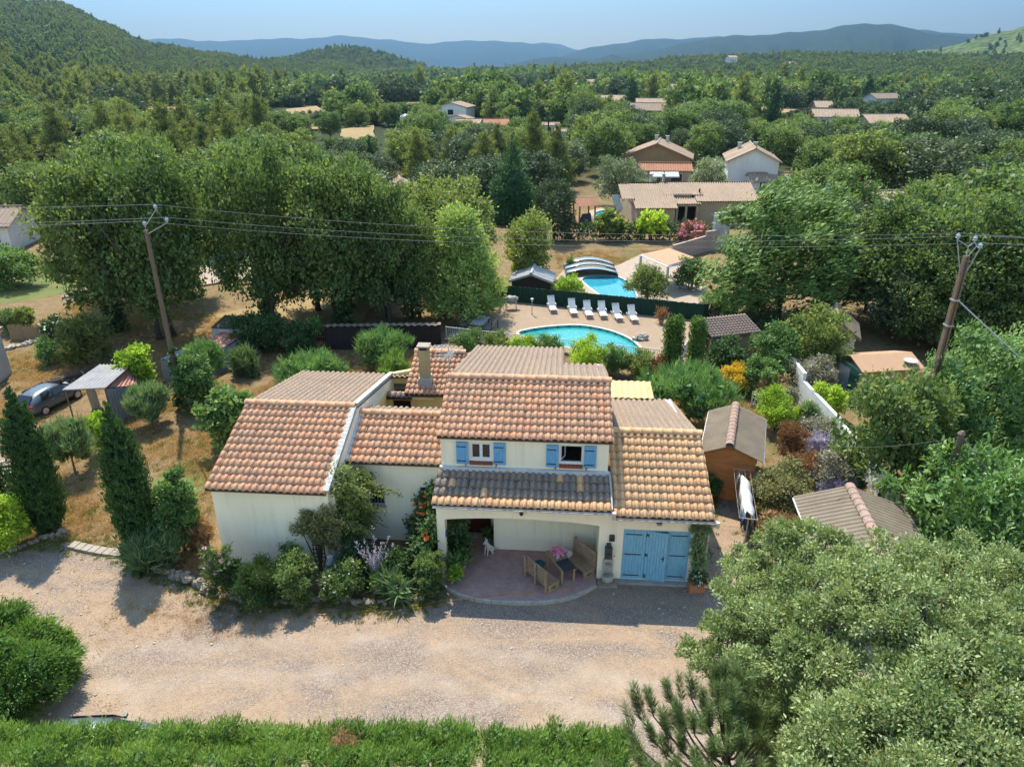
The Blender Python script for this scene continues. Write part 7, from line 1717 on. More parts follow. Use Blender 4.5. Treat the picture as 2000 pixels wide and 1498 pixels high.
# ------------------------------------------------------------------ houses beyond the gardens
def hp(x, y, z=0.0): p = at(x, y, z); return (p[0], p[1], z)
def tan_house():
    p = hp(1320, 448); t = thing('tan_house', 'long tan house with pale clay tile roofs and an arched porch', 'house', p, D2R(1.5))
    u = 1 / ppm((p[0], p[1], 2)); X = lambda px_: (px_ - 1320) * u
    def rf(x0, x1, y0, z0, y1, z1, name='roof', skew=0.0): corr((X(x0), y0, z0), (X(x1), y0, z0), (X(x1) + skew, y1, z1), (X(x0) + skew, y1, z1), .26, .045, True, M_TILEN, name, t, .05)
    rf(1236, 1320, -.2, 2.25, 4.6, 4.05); rf(1214, 1240, 1.4, 2.95, 4.4, 4.02); rf(1318, 1370, .9, 2.5, 2.4, 2.95); rf(1300, 1380, 2.3, 3.2, 4.9, 4.1); rf(1362, 1490, 1.2, 2.7, 5.0, 4.1)
    rf(1236, 1490, 9.6, 2.4, 4.95, 4.1)
    m = MB(); m.box(X(1240), X(1316), .1, 4, 0, 2.3); m.box(X(1240), X(1480), 4, 9.2, 0, 2.4); m.box(X(1366), X(1486), 1.5, 4, 0, 2.65); m.prism([(4, 2), (.1, 2), (.1, 2.3), (4.6, 4.0), (9.2, 2.4)], X(1240), X(1243), 'x'); m.build('wall', M_TANW, t)
    m = MB(); m.box(X(1322), X(1326), 1.0, 1.2, 0, 2.4); m.box(X(1340), X(1344), 1.0, 1.2, 0, 2.4); m.box(X(1362), X(1366), 1.0, 1.2, 0, 2.4); m.box(X(1322), X(1366), 1.0, 1.2, 2.2, 2.5); m.build('porch_arches', M_TANW, t)
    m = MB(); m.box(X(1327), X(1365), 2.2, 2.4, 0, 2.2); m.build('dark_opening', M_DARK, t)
    m = MB(); m.box(X(1318), X(1358), 2.45, 2.6, 2.9, 3.3); m.build('dormer_wall', M_TANW, t)
    for x in (1283, 1308): m = MB(); m.box(X(x), X(x + 4), 5.2, 5.5, 3.9, 4.9); m.box(X(x) - .1, X(x + 4) + .1, 5.1, 5.6, 4.9, 5.0); m.build('chimney', M_MORTAR, t)
    m = MB(); m.tube([(X(1374), 2.8, 3.2), (X(1374), 2.8, 3.75)], .09, 8); m.build('vent_pipe', M_BLACK, t)
tan_house()
t = thing('solar_panel', 'pale solar panel tilted at the gable end of the tan house', 'solar panel', hp(1204, 425, 0)); m = MB(); m.cbox((0, 0, 1.7), (1.0, .06, 1.9), .6, -.6); m.build('panel', M_GLASSB, t); m = MB(); m.box(-.03, .03, .2, .26, 0, 1.4); m.build('strut', M_GALV, t)
t = thing('gazebo', 'orange timber gazebo with a tiled canopy beside the turquoise pool', 'gazebo', hp(1140, 436), .3); OW = simple('orange_timber', (.42, .15, .045), (.35, .12, .035), 3, .7)
m = MB()
for a in (-.9, .9):
    for b in (-.9, .9): m.box(a - .07, a + .07, b - .07, b + .07, 0, 2.1)
m.build('post', OW, t)
corr((-1.3, -1.2, 2.05), (1.3, -1.2, 2.05), (1.3, .0, 2.75), (-1.3, 0, 2.75), .25, .03, True, M_TILER, 'roof', t); corr((1.3, 1.2, 2.05), (-1.3, 1.2, 2.05), (-1.3, 0, 2.75), (1.3, 0, 2.75), .25, .03, True, M_TILER, 'roof', t)
t = thing('shade_sail', 'dark blue shade sail slung under the gazebo', 'shade sail', hp(1138, 440)); m = MB(); m.add([(-.6, -.9, .3), (.9, -.9, .5), (.7, -1.0, 1.5), (-.2, -1.0, 1.4)], [(0, 1, 2, 3)]); o = m.build('cloth', simple('navy_cloth', (.03, .05, .09), (.025, .04, .07), 3, .8), t); k = o.modifiers.new('thick', 'SOLIDIFY'); k.thickness = .02
# pergola, pool enclosure, grey hut, walls of the neighbour
t = thing('pergola', 'white pergola with a flat tan canopy beside the bright blue pool', 'pergola', (12, 54, 0)); q4 = [at(1252, 497, 2.3), at(1305, 519, 2.3), at(1357, 503, 2.5), at(1308, 485, 2.5)]
corr(*[sub3(p, (12, 54, 0)) for p in q4], .4, .015, True, M_CANVAS, 'canopy', t, .06)
for a, b in ((0, 1), (1, 2), (2, 3), (3, 0)): m = MB(); m.tube([sub3((*q4[a][:2], 2.22), (12, 54, 0)), sub3((*q4[b][:2], 2.22), (12, 54, 0))], .07, 4); m.build('beam', M_WHITEP, t)
for p in q4: m = MB(); m.box(p[0] - 12 - .09, p[0] - 12 + .09, p[1] - 54 - .09, p[1] - 54 + .09, 0, 2.2); m.build('post', M_WHITEP, t)
t = thing('pool_enclosure', 'low arched grey and white cover over the end of the bright blue pool', 'pool cover', hp(1156, 540, .15)); u = 1 / ppm(hp(1156, 540)); w = 96 * u
for k in range(3):
    m = MB(); n = 12; h0 = .55 + .12 * k; vs = []
    for y in (k * 1.05, k * 1.05 + 1.08):
        for i in range(n + 1): f = i / n; vs.append((-w / 2 - .05 * k + (w + .1 * k) * f, y, .25 + h0 * math.sin(math.pi * (.12 + .76 * f)) - .2))
    m.add(vs, [(i, i + 1, n + 2 + i, n + 1 + i) for i in range(n)]); o = m.build('cover_section', M_GLASSB if k else M_GLASSB, t, True); kk = o.modifiers.new('thick', 'SOLIDIFY'); kk.thickness = .05
    m = MB(); m.tube(vs[:n + 1], .05, 5); m.build('rib', M_CAST, t)
m = MB(); m.box(-w / 2 - .1, -w / 2, -.05, 3.3, 0, .2); m.box(w / 2, w / 2 + .1, -.05, 3.3, 0, .2); m.build('side_rail', M_CAST, t)
gable('grey_hut', 'low hut with a grey sheet roof behind the green screen', hp(1040, 572), D2R(-8), 2.9, 2.2, 1.25, 1.75, M_DARKW, simple('light_grey_sheet', (.38, .37, .36), (.3, .3, .29), 3, .6), 'hut', .2, .22)
t = thing('boundary_wall', 'pinkish rendered wall behind the pergola', 'wall', (0, 0, 0)); a, b, c = at(1312, 512), at(1375, 492), at(1400, 488)
for (p0, p1, h_) in ((a, b, 1.5), (b, c, 1.9)): L = math.hypot(p1[0] - p0[0], p1[1] - p0[1]); m = MB(); m.box(0, L - .004, -.1, .1, 0, h_); m.build('wall_panel', m_stucco('pink_render', (.42, .33, .27), (.34, .27, .22)), t, loc=(p0[0], p0[1], 0), rz=math.atan2(p1[1] - p0[1], p1[0] - p0[0]))
t = thing('boundary_wall', 'tall grey wall end beside the pink oleander', 'wall', hp(1395, 486), .5); m = MB(); m.box(-.4, 1.6, -.12, .12, 0, 3.4); m.build('wall', M_GREYW, t)
t = thing('barbecue', 'small red brick barbecue chimney in front of the pink oleander', 'barbecue', hp(1362, 484)); m = MB(); m.box(-.35, .35, -.3, .3, 0, 1.0); m.box(-.2, .2, -.18, .18, 1.0, 1.5); m.box(-.28, .28, -.25, .25, 1.5, 1.6); m.build('body', M_SILL, t)
t = thing('boundary_hedge', 'clipped dark hedge along the far side of the dry lawn', 'hedge', hp(1240, 470)); u = 1 / ppm(hp(1240, 470)); bl = [((x - 1240) * u, 0, .8 + .15 * math.sin(x), .8, .6, .85) for x in range(1092, 1400, 12)]
put('foliage', crown('boundary_hedge_foliage', bl, 5200, .26, .13, LF['dkshrub'], 5, spread=.2), t)
gable('brown_house', 'brown house with a wide shallow tiled gable', hp(1282, 338), D2R(-14), 10.2, 8, 2.9, 4.9, M_BROWNW, M_TILEN, 'house', .5, .4, chim=[(-.5, 2, .6), (1.2, 2.5, .5)])
gable('brown_house_annex', 'low annex with a red tiled roof in front of the brown house', hp(1296, 356), D2R(-4), 7.4, 3.0, 1.9, 2.7, M_TANW, M_TILER, 'house', .2, .35, across=True, windows=[('f', -1.5, .3, 1.6, 1.1, 'w'), ('f', 1.6, .3, 1.6, 1.1, 'w')])
for x, lab in ((1283, 'striped awning over the first opening of the red-roofed annex'), (1312, 'striped awning over the second opening of the red-roofed annex')): t = thing('awning', lab, 'awning', hp(x, 362), 0, 'awnings of the annex'); m = MB(); m.add([(-1.0, 0, 1.2), (1.0, 0, 1.2), (1.0, .9, 1.75), (-1.0, .9, 1.75), (-1.0, 0, 1.05), (1, 0, 1.05)], [(0, 1, 2, 3), (4, 5, 1, 0)]); o = m.build('cloth', M_CLOTHW, t); k = o.modifiers.new('thick', 'SOLIDIFY'); k.thickness = .03
gable('white_house', 'tall white gabled house with satellite dish and terracotta roof', hp(1460, 362), D2R(-12), 6.6, 9, 3.9, 5.5, M_WHITE, M_TILEN, 'house', .4, .4, chim=[(-1.6, 2.0, .1), (.2, -1.5, .5)])
gable('lean_to_house', 'low tiled building at the foot of the white gabled house', hp(1520, 372), D2R(4), 9.0, 3.0, 1.5, 2.3, M_WHITE, M_TILEN, 'house', .2, .4, across=True, windows=[('f', -3, .4, .8, .9, 'w')])
gable('stone_house', 'grey rendered house with a tiled roof behind the wooden village pole', hp(1705, 432), D2R(10), 5.2, 5, 2.4, 3.2, M_TANW, M_TILEN, 'house', .3, .35, across=True, windows=[('f', -1, 1.0, .8, .9, 'w')])
gable('villa_in_oaks', 'pale house corner glimpsed between the grove and the bright oak', hp(785, 402), D2R(12), 4, 5, 2.2, 3.1, M_TANW, M_TILEN, 'house', .3, .4)
gable('edge_house', 'white house with a grey tiled roof at the picture edge', hp(-20, 480), D2R(8), 7.0, 6, 2.5, 3.6, M_WHITE, M_TILEG, 'house', .4, .4, across=True, windows=[('f', 2.2, .9, 1.0, 1.1, 'w')])
WIN = [('f', -.2, 3.2, 1.6, 1.3, 'w')]
gable('white_villa', 'two storey white villa with a shallow gable in the valley wood', hp(891, 246), D2R(-12), 8.6, 9, 5.2, 6.3, M_WHITE, M_TILEN, 'house', .4, .5, windows=WIN, chim=[(-1, 1, .7)])
gable('white_villa_wing', 'lower white wing in front of the two storey villa', hp(898, 254), D2R(-12), 6.6, 5, 2.9, 3.7, M_WHITE, M_TILEN, 'house', .3, .5, windows=[('f', 1.2, .8, .8, 1.1, 'w')])
gable('veranda_house', 'low white building with a veranda below the white villa', hp(922, 258), D2R(6), 7.4, 5, 2.2, 3.1, M_WHITE, M_TILEN, 'house', .5, .5, across=True, windows=[('f', -2.4, 0, 1.4, 1.8, 'w'), ('f', 0, 0, 1.4, 1.8, 'w'), ('f', 2.4, 0, 1.4, 1.8, 'w')])
gable('pink_roof_house', 'small house with an orange tiled roof among the feathery pines', hp(968, 264), D2R(14), 6, 5, 2.6, 3.7, M_WHITE, M_TILER, 'house', .3, .5, across=True)
for x, y, w, lab, rr in ((1075, 262, 4.2, 'pale flat-roofed outbuilding near the dark village pole', .1), (1096, 276, 2.6, 'small white hut with a door beside the flat outbuilding', -.2)):
    gable('outbuilding', lab, hp(x, y), rr, w, 3, 2.2, 2.7, M_WHITE, M_TILEN, 'outbuilding', .2, .5, across=True, windows=[('f', -.5, 0, .8, 1.7, 'd')])
FARH = [('far house with a long tiled roof beside the slender far cypress', 1624, 250, 11, 5, M_WHITE, M_TILEN), ('white far house under the leaning cypress', 1718, 214, 11, 6, M_WHITE, M_FIBRO), ('far house with a grey roof below the white ones', 1718, 264, 10, 5, M_TANW, M_TILEN), ('tan far house with a wide roof beside the dark cypress', 1278, 230, 12, 6, M_TANW, M_TILEN),
        ('tan far house half hidden by holm oaks', 1190, 212, 14, 6, M_TANW, M_TILEN), ('pale far house behind the tan wide-roofed one', 1262, 244, 9, 5, M_TANW, M_TILEG), ('tiny far house in the wooded slope', 1578, 148, 22, 6, M_TANW, M_TILER), ('tiny far house roof near the valley rise', 1155, 172, 14, 5, M_TANW, M_TILEN),
        ('little tan far house near the white ones on the slope', 1602, 228, 5, 5, M_TANW, M_TILEN), ('far house roof peeping out of the oaks of the slope', 1325, 186, 10, 5, M_TANW, M_TILEN), ('white far house at the bend of the valley road', 1018, 190, 9, 5, M_WHITE, M_FIBRO), ('tiny pale house at the foot of the wooded rise', 1428, 120, 8, 5, M_WHITE, M_TILEN), ('small white house glimpsed on the wooded rise', 1542, 130, 9, 5, M_WHITE, M_TILEN)]
for k, (lab, x, y, w, d, wm, rm) in enumerate(FARH):
    p = at(x, y) if y > 140 else None
    if p is None: dd = ray(x, y); r = 760 / math.hypot(dd[0], dd[1]); p = (dd[0] * r, dd[1] * r, HC + dd[2] * r - 1)
    gable('far_house', lab, (p[0], p[1], p[2]), D2R((-12, 14, 5, -6, 8)[k % 5]), w, d + 2, 3.2 + (k % 2), 4.8 + (k % 2), wm, rm, 'house', .5, .8, across=True, windows=[('f', -w * .28, 1.0, 1.2, 1.3, 'w'), ('f', w * .25, 1.0, 1.2, 1.3, 'w'), ('f', 0, 0, 1.0, 2.1, 'd')])
for x, y, lab, mt in ((1014, 188, 'blue car on the far valley road', M_BLUEPL), (1092, 287, 'white car parked by the small white hut', M_CLOTHW), (1082, 290, 'grey car parked beside the white car', M_CAR)):
    car(lab, hp(x, y), rnd.uniform(0, 3), mt if mt is M_CAR else mt, 1.0)
t = thing('garden_tent', 'pale dome of a garden tent in the meadow beyond the grove', 'tent', hp(793, 240)); m = MB(); m.lathe([(2.6, 0), (2.4, 1.2), (1.4, 2.1), (.1, 2.5)], n=12); m.build('dome', M_GLASSB, t, True)
t = thing('white_van', 'white van parked at the edge of the pine wood', 'van', hp(70, 182), .4); m = MB(); m.box(-2.3, 2.3, -.9, .9, .4, 2.2); m.box(2.3, 3.1, -.85, .85, .4, 1.5); m.build('body', M_CLOTHW, t); m = MB()
for x in (-1.5, 2.0): m.tube([(x, -.92, .4), (x, .92, .4)], .4, 10)
m.build('wheels', M_BLACK, t)

# ------------------------------------------------------------------ woods
KEEP = []                                            # places where no tree may stand: (x, y, radius)
for o in COL.objects:
    if o.parent is None and o.get('category') in ('house', 'outbuilding', 'car', 'tent', 'van', 'pergola', 'gazebo', 'swimming pool') and o.location.y > 40: KEEP.append((o.location.x, o.location.y, 6.0)); KEEP.append((o.location.x * .965, o.location.y * .965, 4.0)); KEEP.append((o.location.x * .93, o.location.y * .93, 2.5)); KEEP.append((o.location.x * .9, o.location.y * .9, 2))
for x, y, r in ((65, 204, 14), (325, 217, 11), (1520, 228, 9), (590, 240, 15), (600, 222, 22), (700, 285, 9), (712, 268, 10), (780, 215, 17), (730, 218, 14), (840, 212, 14), (1290, 360, 9), (1320, 440, 7), (1350, 420, 8), (1400, 420, 8), (1450, 410, 7), (1270, 430, 8), (1240, 470, 12), (1170, 490, 12), (1300, 490, 10), (1440, 372, 7), (1490, 372, 6), (1020, 190, 12), (70, 190, 10), (1330, 400, 8), (1420, 395, 8), (1170, 425, 5), (1150, 560, 10), (1250, 560, 10), (1625, 262, 12), (1715, 222, 12), (1720, 275, 12), (905, 262, 9), (930, 268, 9)):
    p = at(x, y); KEEP.append((p[0], p[1], r))
def free(x, y, pad=0.0):
    return all((x - a) ** 2 + (y - b) ** 2 > (r + pad) ** 2 for a, b, r in KEEP)
CORR = []                                            # low planting in front of houses and meadows: (angle, half angle, distance, height left visible)
for o in COL.objects:
    if o.parent is None and o.get('category') in ('house', 'outbuilding', 'tent', 'van') and o.location.y > 60:
        d_ = math.hypot(o.location.x, o.location.y); w_ = max((abs(c_.x) for ch in o.children if ch.type == 'MESH' for c_ in [Vector(v) for v in ch.bound_box]), default=4)
        CORR.append((math.atan2(o.location.x, o.location.y), min(w_, 7) / d_, d_, 2.7))
for x, y, w_, k_ in ((590, 230, 9, 1.5), (705, 280, 6, 1.5), (780, 216, 10, 2), (1018, 186, 6, 1), (1503, 250, 6.5, 1.5), (1688, 205, 8, 2.0), (1232, 215, 6, 2.0), (1000, 432, 4.5, 1.0), (725, 320, 2, 4), (146, 330, 2, 4), (1320, 420, 10, 1.5), (1290, 350, 6, 2.2), (1460, 355, 5, 2), (70, 208, 12, .5), (325, 220, 9, .5), (1520, 230, 8, .5)):
    p = at(x, y); d_ = math.hypot(p[0], p[1]); CORR.append((math.atan2(p[0], p[1]), w_ / d_, d_, k_))
def cap(x, y):
    a, r = math.atan2(x, y), math.hypot(x, y); h = 99.0
    for ca, ha, d_, k_ in CORR:
        if .5 * d_ < r < d_ * .998 and abs(a - ca) < ha + 1.0 / r: h = min(h, HC - (HC - k_) * r / d_)
    return h
def to_px(x, y, z):
    zz = z - HC; c = y * math.cos(PITCH) - zz * math.sin(PITCH); u = y * math.sin(PITCH) + zz * math.cos(PITCH)
    return 1000 + F * x / c, 749 - F * u / c
def zone(px_, r):
    if px_ < 520: return 'pine wood' if r > 95 else 'grove edge'
    return 'valley' if px_ < 1130 else 'slope'
GL = {('midpine', 0): 'yellowish pine of the wood beyond the grove', ('midoak', 0): 'round oak among the yellowish pines beyond the grove',
      ('midbright', 0): 'bright green broadleaf tree among the pines beyond the grove', ('midoak', 1): 'oak in the gardens between the grove and the white villa', ('midbright', 1): 'light green tree in the gardens below the white villa',
      ('midpine', 1): 'pine in the gardens between the grove and the white villa', ('holm', 1): 'dark holm oak in the gardens near the white villa', ('holm', 2): 'dark round holm oak in the wood behind the tan and white houses', ('midoak', 2): 'oak in the wood behind the tan and white houses', ('midbright', 2): 'lighter green tree in the wood behind the tan and white houses', ('midpine', 2): 'pine in the wood behind the tan and white houses', ('holm', 0): 'dark holm oak among the pines beyond the grove', ('silver', 2): 'greyish round tree in the wood behind the tan and white houses', ('silver', 1): 'greyish round tree in the gardens near the white villa'}
def patch(x, y): return .5 + .28 * math.sin(x * .041 + 1.7 * math.sin(y * .023)) + .22 * math.sin(y * .057 + x * .031 + 2)
KD = {'midpine': 'yellowish pine', 'midoak': 'leafy oak', 'midbright': 'bright green tree', 'holm': 'dark holm oak', 'silver': 'greyish round tree'}
XT = (', narrower one', ', farther back')
SEEN = {}
LMARK = [(1320, 400, 'the tan tiled house'), (1282, 320, 'the brown gabled house'), (1455, 330, 'the tall white gabled house'), (890, 215, 'the white villa'), (1000, 330, 'the dark conical fir'), (1520, 450, 'the wind-combed elm'), (1890, 500, 'the concrete pole'), (1674, 380, 'the wooden village pole'), (1690, 180, 'the leaning far cypress'), (1503, 215, 'the slender far cypress'), (1232, 190, 'the dark far cypress'), (590, 235, 'the straw meadow'), (700, 285, 'the straw field'), (360, 300, 'the grove of tall oaks'), (150, 300, 'the thin cypress in the pines'), (725, 300, 'the cypress tip in the oaks'), (20, 430, 'the white edge house'), (75, 180, 'the white van'), (1085, 270, 'the small white huts'), (1625, 245, 'the long far roof'), (880, 350, 'the bright green oak'), (1018, 185, 'the valley road'), (1950, 300, 'the dense slope wood'), (1800, 250, 'the slope thicket')]
taken = [(o.location.x, o.location.y) for o in COL.objects if o.parent is None and o.get('category') in ('tree', 'fir', 'pine', 'cypress') and o.location.y > 38]
for x, y, r in ((60, 560, 6), (130, 560, 4), (450, 600, 6), (440, 500, 6), (480, 560, 4), (1040, 560, 9), (1640, 690, 5), (1700, 690, 5), (0, 520, 5)):
    p = at(x, y); KEEP.append((p[0], p[1], r))
q = random.Random(77); cand = []
r = 47.0
while r < 205:
    st = 7.4 + (r - 62) * .014; a = -.66
    while a < .66:
        rr = r + q.uniform(-.35, .35) * st; aa = a + q.uniform(-.35, .35) * st / r; x, y = rr * math.sin(aa), rr * math.cos(aa)
        a += st / r
        px_, py_ = to_px(x, y, 4)
        if not (-80 < px_ < 2080) or not free(x, y, 1.0): continue
        if any((x - b) ** 2 + (y - c) ** 2 < 11 for b, c in taken): continue
        if rr < 78 and 930 < px_ < 1420: continue
        if rr < 62 and (px_ < 640 and rr < 56 or px_ < 60): continue
        if rr < 70 and px_ < 120: continue
        if rr < 66 and 1370 < px_ < 1690: continue
        cand.append((rr, x, y, px_, py_))
    r += st
cand.sort()
indiv, later = cand[:285], cand[285:]
for rr, x, y, px_, py_ in indiv:
    zn = 0 if px_ < 520 else 1 if px_ < 1130 else 2; w = min(.999, max(0, patch(x, y) * .75 + q.random() * .45 - .1))
    key = (('midpine' if w < .62 else 'midoak' if w < .82 else 'midbright' if w < .92 else 'holm'), ('midoak' if w < .4 else 'midbright' if w < .6 else 'holm' if w < .8 else 'silver' if w < .9 else 'midpine'), ('holm' if w < .48 else 'midoak' if w < .75 else 'midbright' if w < .86 else 'silver' if w < .94 else 'midpine'))[zn]
    if rr < 70 and zn == 2: key = 'midoak' if w < .6 else 'holm'
    if rr < 100 and zn == 0: key = 'midoak' if w < .6 else 'midbright'
    h = {'midpine': 9.2, 'midoak': 8.0, 'midbright': 7.4, 'holm': 7.2, 'silver': 6.4}[key] * q.uniform(.75, 1.2) * (1 if zn != 1 else .85)
    wd = h * {'midpine': .58, 'midoak': 1.08, 'midbright': 1.02, 'holm': 1.18, 'silver': 1.12}[key] * q.uniform(.9, 1.15)
    hc_ = cap(x, y)
    hc_ = max(hc_, 2.4)
    if h > hc_: wd *= max(.6, hc_ / h); h = hc_
    gl = GL[(key, zn)]; lm = min(LMARK, key=lambda m_: ((m_[0] - px_) / 1.3) ** 2 + (m_[1] - py_) ** 2); dx, dy = px_ - lm[0], py_ - lm[1]
    rel = 'beyond' if dy < -abs(dx) * .5 else 'in front of' if dy > abs(dx) * .5 else 'left of' if dx < 0 else 'right of'
    far_ = math.hypot(dx, dy); dist = 'close ' if far_ < 60 else '' if far_ < 130 else 'well '
    lab = ('tall ' if h > 7.6 else 'low ' if h < 5.4 else '') + KD[key] + ' ' + dist + rel + ' ' + lm[2]
    while lab in SEEN and SEEN[lab] < len(XT): SEEN[lab] += 1; lab = lab + XT[SEEN[lab] - 1]
    SEEN.setdefault(lab, 0)
    tree(key, lab, 'tree', (x, y, hz(x, y) - .1), h, wd, None, gl, {'midpine': 'pine_tree', 'holm': 'holm_oak', 'silver': 'olive_tree'}.get(key, 'oak_tree'))

# the woods farther off: counted in thousands, one object of scattered trees each
SRC = bpy.data.collections.new('tree_sources')
def scatter(name, pts, keys, seed):
    """pts: (x, y, z, scale)"""
    c = bpy.data.collections.new(name + '_sources'); k = 0
    for key in keys:
        for (cm, tm, H, R) in PROTO[key]:
            o = bpy.data.objects.new('%s_%02d' % (key, k), cm); c.objects.link(o); k += 1
    r = NR(seed); P = np.array(pts); me = bpy.data.meshes.new(name); n = len(P)
    me.vertices.add(n); me.vertices.foreach_set('co', P[:, :3].astype(np.float32).ravel())
    a = me.attributes.new('scl', 'FLOAT', 'POINT'); a.data.foreach_set('value', P[:, 3].astype(np.float32))
    a = me.attributes.new('spin', 'FLOAT', 'POINT'); a.data.foreach_set('value', (r.rand(n) * 6.28).astype(np.float32))
    a = me.attributes.new('pick', 'INT', 'POINT'); a.data.foreach_set('value', r.randint(0, k, n).astype(np.int32))
    o = put(name, me); g = bpy.data.node_groups.new(name, 'GeometryNodeTree')
    g.interface.new_socket('Geometry', in_out='INPUT', socket_type='NodeSocketGeometry'); g.interface.new_socket('Geometry', in_out='OUTPUT', socket_type='NodeSocketGeometry')
    N = g.nodes; gi, go = N.new('NodeGroupInput'), N.new('NodeGroupOutput'); mp = N.new('GeometryNodeMeshToPoints'); ip = N.new('GeometryNodeInstanceOnPoints'); ci = N.new('GeometryNodeCollectionInfo')
    ci.inputs['Collection'].default_value = c; ci.inputs['Separate Children'].default_value = True; ci.inputs['Reset Children'].default_value = True
    def attr(nm, ty): n_ = N.new('GeometryNodeInputNamedAttribute'); n_.data_type = ty; n_.inputs['Name'].default_value = nm; return n_.outputs['Attribute']
    cx = N.new('ShaderNodeCombineXYZ'); Lk = g.links.new
    Lk(gi.outputs[0], mp.inputs[0]); Lk(mp.outputs[0], ip.inputs['Points']); Lk(ci.outputs[0], ip.inputs['Instance']); ip.inputs['Pick Instance'].default_value = True
    Lk(attr('pick', 'INT'), ip.inputs['Instance Index']); Lk(attr('spin', 'FLOAT'), cx.inputs[2]); Lk(cx.outputs[0], ip.inputs['Rotation']); Lk(attr('scl', 'FLOAT'), ip.inputs['Scale']); Lk(ip.outputs[0], go.inputs[0])
    md = o.modifiers.new('scatter', 'NODES'); md.node_group = g
    return tag(o, kind='stuff')
oak_p, pine_p, holm_p, lite_p = [], [], [], []
for rr, x, y, px_, py_ in later: (pine_p if (px_ < 500 and q.random() < .6) else oak_p).append((x, y, hz(x, y) - .2, q.uniform(.7, 1.1)))
r = 205.0
while r < 1500:
    st = 6.8 + (r - 205) * .006; a = -.68
    while a < .68:
        rr = r + q.uniform(-.4, .4) * st; aa = a + q.uniform(-.4, .4) * st / r; x, y = rr * math.sin(aa), rr * math.cos(aa); a += st / r
        px_, py_ = to_px(x, y, 4)
        if not (-60 < px_ < 2060) or not free(x, y, 1.5): continue
        w = patch(x * .6, y * .5); w2 = patch(y * .7 + 90, x * .8)
        if px_ < 420 and w2 < .06 and q.random() < .7: continue
        pn = (.75 if px_ < 560 else .12) * (1.3 if w > .6 else .5)
        sc_ = q.uniform(.7, 1.35) if q.random() < .8 else q.uniform(1.2, 1.65)
        hc_ = cap(x, y)
        sc_ = min(sc_, max(hc_, 2.4) / 8.5)
        (pine_p if q.random() < pn else holm_p if w < .45 else lite_p if (w2 > .62 and q.random() < .7) else oak_p).append((x, y, hz(x, y) - .3, sc_))
    r += st
def on_hill(G, n, seed, t0=0.02, t1=1.0, sc=(.6, 1.0)):
    r_ = NR(seed); nt, nx, _ = G.shape; kmax = int((nt - 1) / 1.5); out = []
    U = r_.rand(n) * (nx - 1.01); T_ = (t0 + (t1 - t0) * r_.rand(n) ** .8) * kmax
    for u, t_ in zip(U, T_):
        i, k = int(u), min(int(t_), nt - 2); fu, ft = u - i, t_ - k
        p = (G[k, i] * (1 - fu) + G[k, i + 1] * fu) * (1 - ft) + (G[k + 1, i] * (1 - fu) + G[k + 1, i + 1] * fu) * ft
        if p[2] > -1.0: out.append((*p, r_.uniform(*sc)))
    return out
for G, n, s, sc, pn in ((HILL_A, 17000, 1, (.4, .85), .5), (HILL_B, 2300, 2, (.5, 1.0), .6), (HILL_C, 11000, 3, (.45, .95), .25)):
    for i, p in enumerate(on_hill(G, n, s, sc=sc)):
        if free(p[0], p[1], 2): (pine_p if (i * 37 % 100) < pn * 100 * (1.5 if patch(p[0] * .5, p[1] * .5) > .55 else .5) else holm_p if i % 3 else oak_p).append(p)
ridge_p = on_hill(HILL_D, 130, 4, .3, 1.03, (.5, 1.1))
scatter('far_oak_wood', oak_p, ('faroak',), 5)
scatter('far_holm_oak_wood', holm_p, ('farholm',), 15)
scatter('far_light_wood', lite_p, ('farlight',), 16)
scatter('far_pine_wood', pine_p, ('farpine',), 6)
scatter('far_ridge_trees', ridge_p, ('farpine', 'farholm'), 7)

# dry grass tufts over the lawn round the villa
def tufts(key, lf, n, L, Wd, R):
    r = NR(n); P = r.normal(size=(n, 3)) * [R, R, 0]; D = unit(sph(r, n) * .6 + np.array([0, 0, .9])); D[:, 2] = np.abs(D[:, 2]); V, Q = leaves(P, D, sph(r, n), L * (.6 + .7 * r.rand(n)), np.full(n, Wd))
    PROTO[key] = [(np_mesh(key, V, Q, LF[lf], r.rand(n)), None, 1, 1)]
tufts('straw_tuft', 'drygrass', 46, .11, .012, .09); tufts('straw_patch', 'drygrass', 90, .07, .012, .2); tufts('green_tuft', 'weed', 34, .1, .018, .07)
def inside(p, poly):
    c = False; n = len(poly)
    for i in range(n):
        (x1, y1), (x2, y2) = poly[i], poly[i - 1]
        if (y1 > p[1]) != (y2 > p[1]) and p[0] < (x2 - x1) * (p[1] - y1) / (y2 - y1) + x1: c = not c
    return c
DRY = px([(-120, 560), (300, 600), (560, 640), (870, 690), (1290, 720), (1480, 780), (1500, 900), (1200, 900), (410, 1000), (390, 1110), (250, 1084), (140, 1060), (-150, 1080)]); DRYB = px([(1080, 470), (1320, 470), (1300, 505), (1220, 515), (1090, 525)])
g_, w_ = [], []; q = random.Random(31)
def house_uv(x, y): c, s_ = math.cos(YAW), math.sin(YAW); dx, dy = x - HO[0], y - HO[1]; return dx * c + dy * s_, -dx * s_ + dy * c
while len(g_) < 11000:
    x, y = q.uniform(-32, 16), q.uniform(19, 66)
    if not (inside((x, y), DRY) or inside((x, y), DRYB)): continue
    u, v = house_uv(x, y)
    if -13.8 < u < 2.7 and -.2 < v < 9: continue
    if math.sin(x * .9 + 1.3 * math.sin(y * .5)) + math.sin(y * 1.1 + x * .3) + q.uniform(-1.6, 1.2) < -.2: continue
    (w_ if q.random() < .14 else g_).append((x, y, 0, q.uniform(.6, 1.5)))
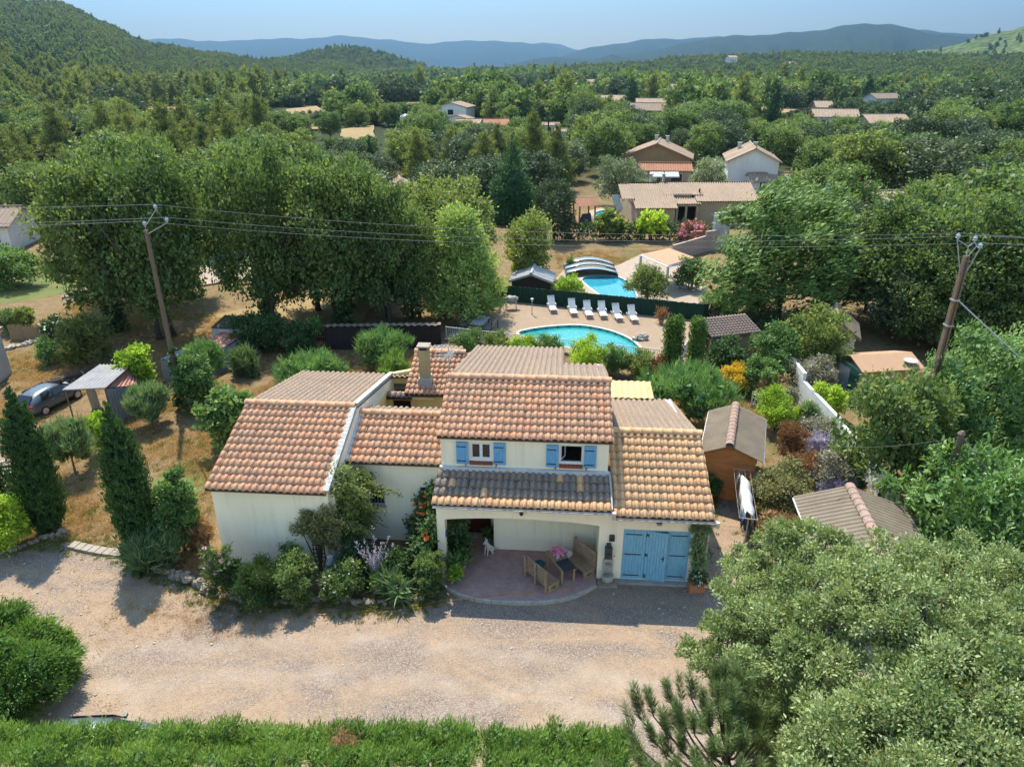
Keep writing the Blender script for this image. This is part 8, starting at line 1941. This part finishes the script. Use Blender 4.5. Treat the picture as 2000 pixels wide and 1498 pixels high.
while len(w_) < 3200:                                 # weeds along the edges of the drive and the beds
    f = q.random(); i = q.randrange(len(E_GRAVEL) - 4); a, b = E_GRAVEL[i], E_GRAVEL[i + 1]
    if a[1] < 14: continue
    x, y = a[0] + (b[0] - a[0]) * f + q.gauss(0, .28), a[1] + (b[1] - a[1]) * f + q.gauss(0, .28); u, v = house_uv(x, y)
    if -13.8 < u < 2.7 and v > -.35: continue
    if not (8 < y < 40): continue
    w_.append((x, y, 0, q.uniform(.4, 1.1)))
for (x0, y0, s_) in ((330, 1200, 1.8), (430, 1215, 1.3)):
    p = at(x0, y0)
    for k in range(int(60 * s_)): g_.append((p[0] + q.gauss(0, .8 * s_), p[1] + q.gauss(0, .3 * s_), 0, q.uniform(.3, .8)))
scatter('dry_grass_tufts', g_, ('straw_tuft', 'straw_patch'), 8)
scatter('green_weeds', w_, ('green_tuft',), 9)

# loose stones and dead leaves on the drive
sm_ = MB(); sm_.blob((0, 0, .3), (1, .8, .6), 3, 6, 4, .25); PROTO['loose_stone'] = [(sm_.mesh('loose_stone', M_STONEP), None, 1, 1)]
def dead_leaf():
    r = NR(5); n = 5; P = r.normal(size=(n, 3)) * [.12, .12, 0] + [0, 0, .012]; D = sph(r, n); D[:, 2] *= .15; V, Q = leaves(P, unit(D), np.tile([0, 0, 1.], (n, 1)) + .3 * sph(r, n), np.full(n, .06), np.full(n, .035)); return np_mesh('dead_leaf', V, Q, LF['rust'], r.rand(n))
PROTO['dead_leaf'] = [(dead_leaf(), None, 1, 1)]
st_, lf_ = [], []; q = random.Random(41); GP = [p for p in E_GRAVEL]
while len(st_) < 2600 or len(lf_) < 1500:
    x, y = q.uniform(-20, 9), q.uniform(9.5, 21); u, v = house_uv(x, y)
    if not inside((x, y), E_GRAVEL) or (-13.8 < u < 2.7 and v > -.2) or (-6.1 < u < -.7 and v > -1.45): continue
    edge = (v > -2.6 and u < -6) or y < 13.2 or x > 4.5 or u < -14
    if len(st_) < 2600 and (edge or q.random() < .25): st_.append((x, y, .004, q.uniform(.01, .03) if q.random() < .93 else q.uniform(.03, .055)))
    if len(lf_) < 1500 and edge and q.random() < .7: lf_.append((x, y, .006, q.uniform(.5, 1.1)))
scatter('loose_stones', st_, ('loose_stone',), 10)
scatter('dead_leaves', lf_, ('dead_leaf',), 11)
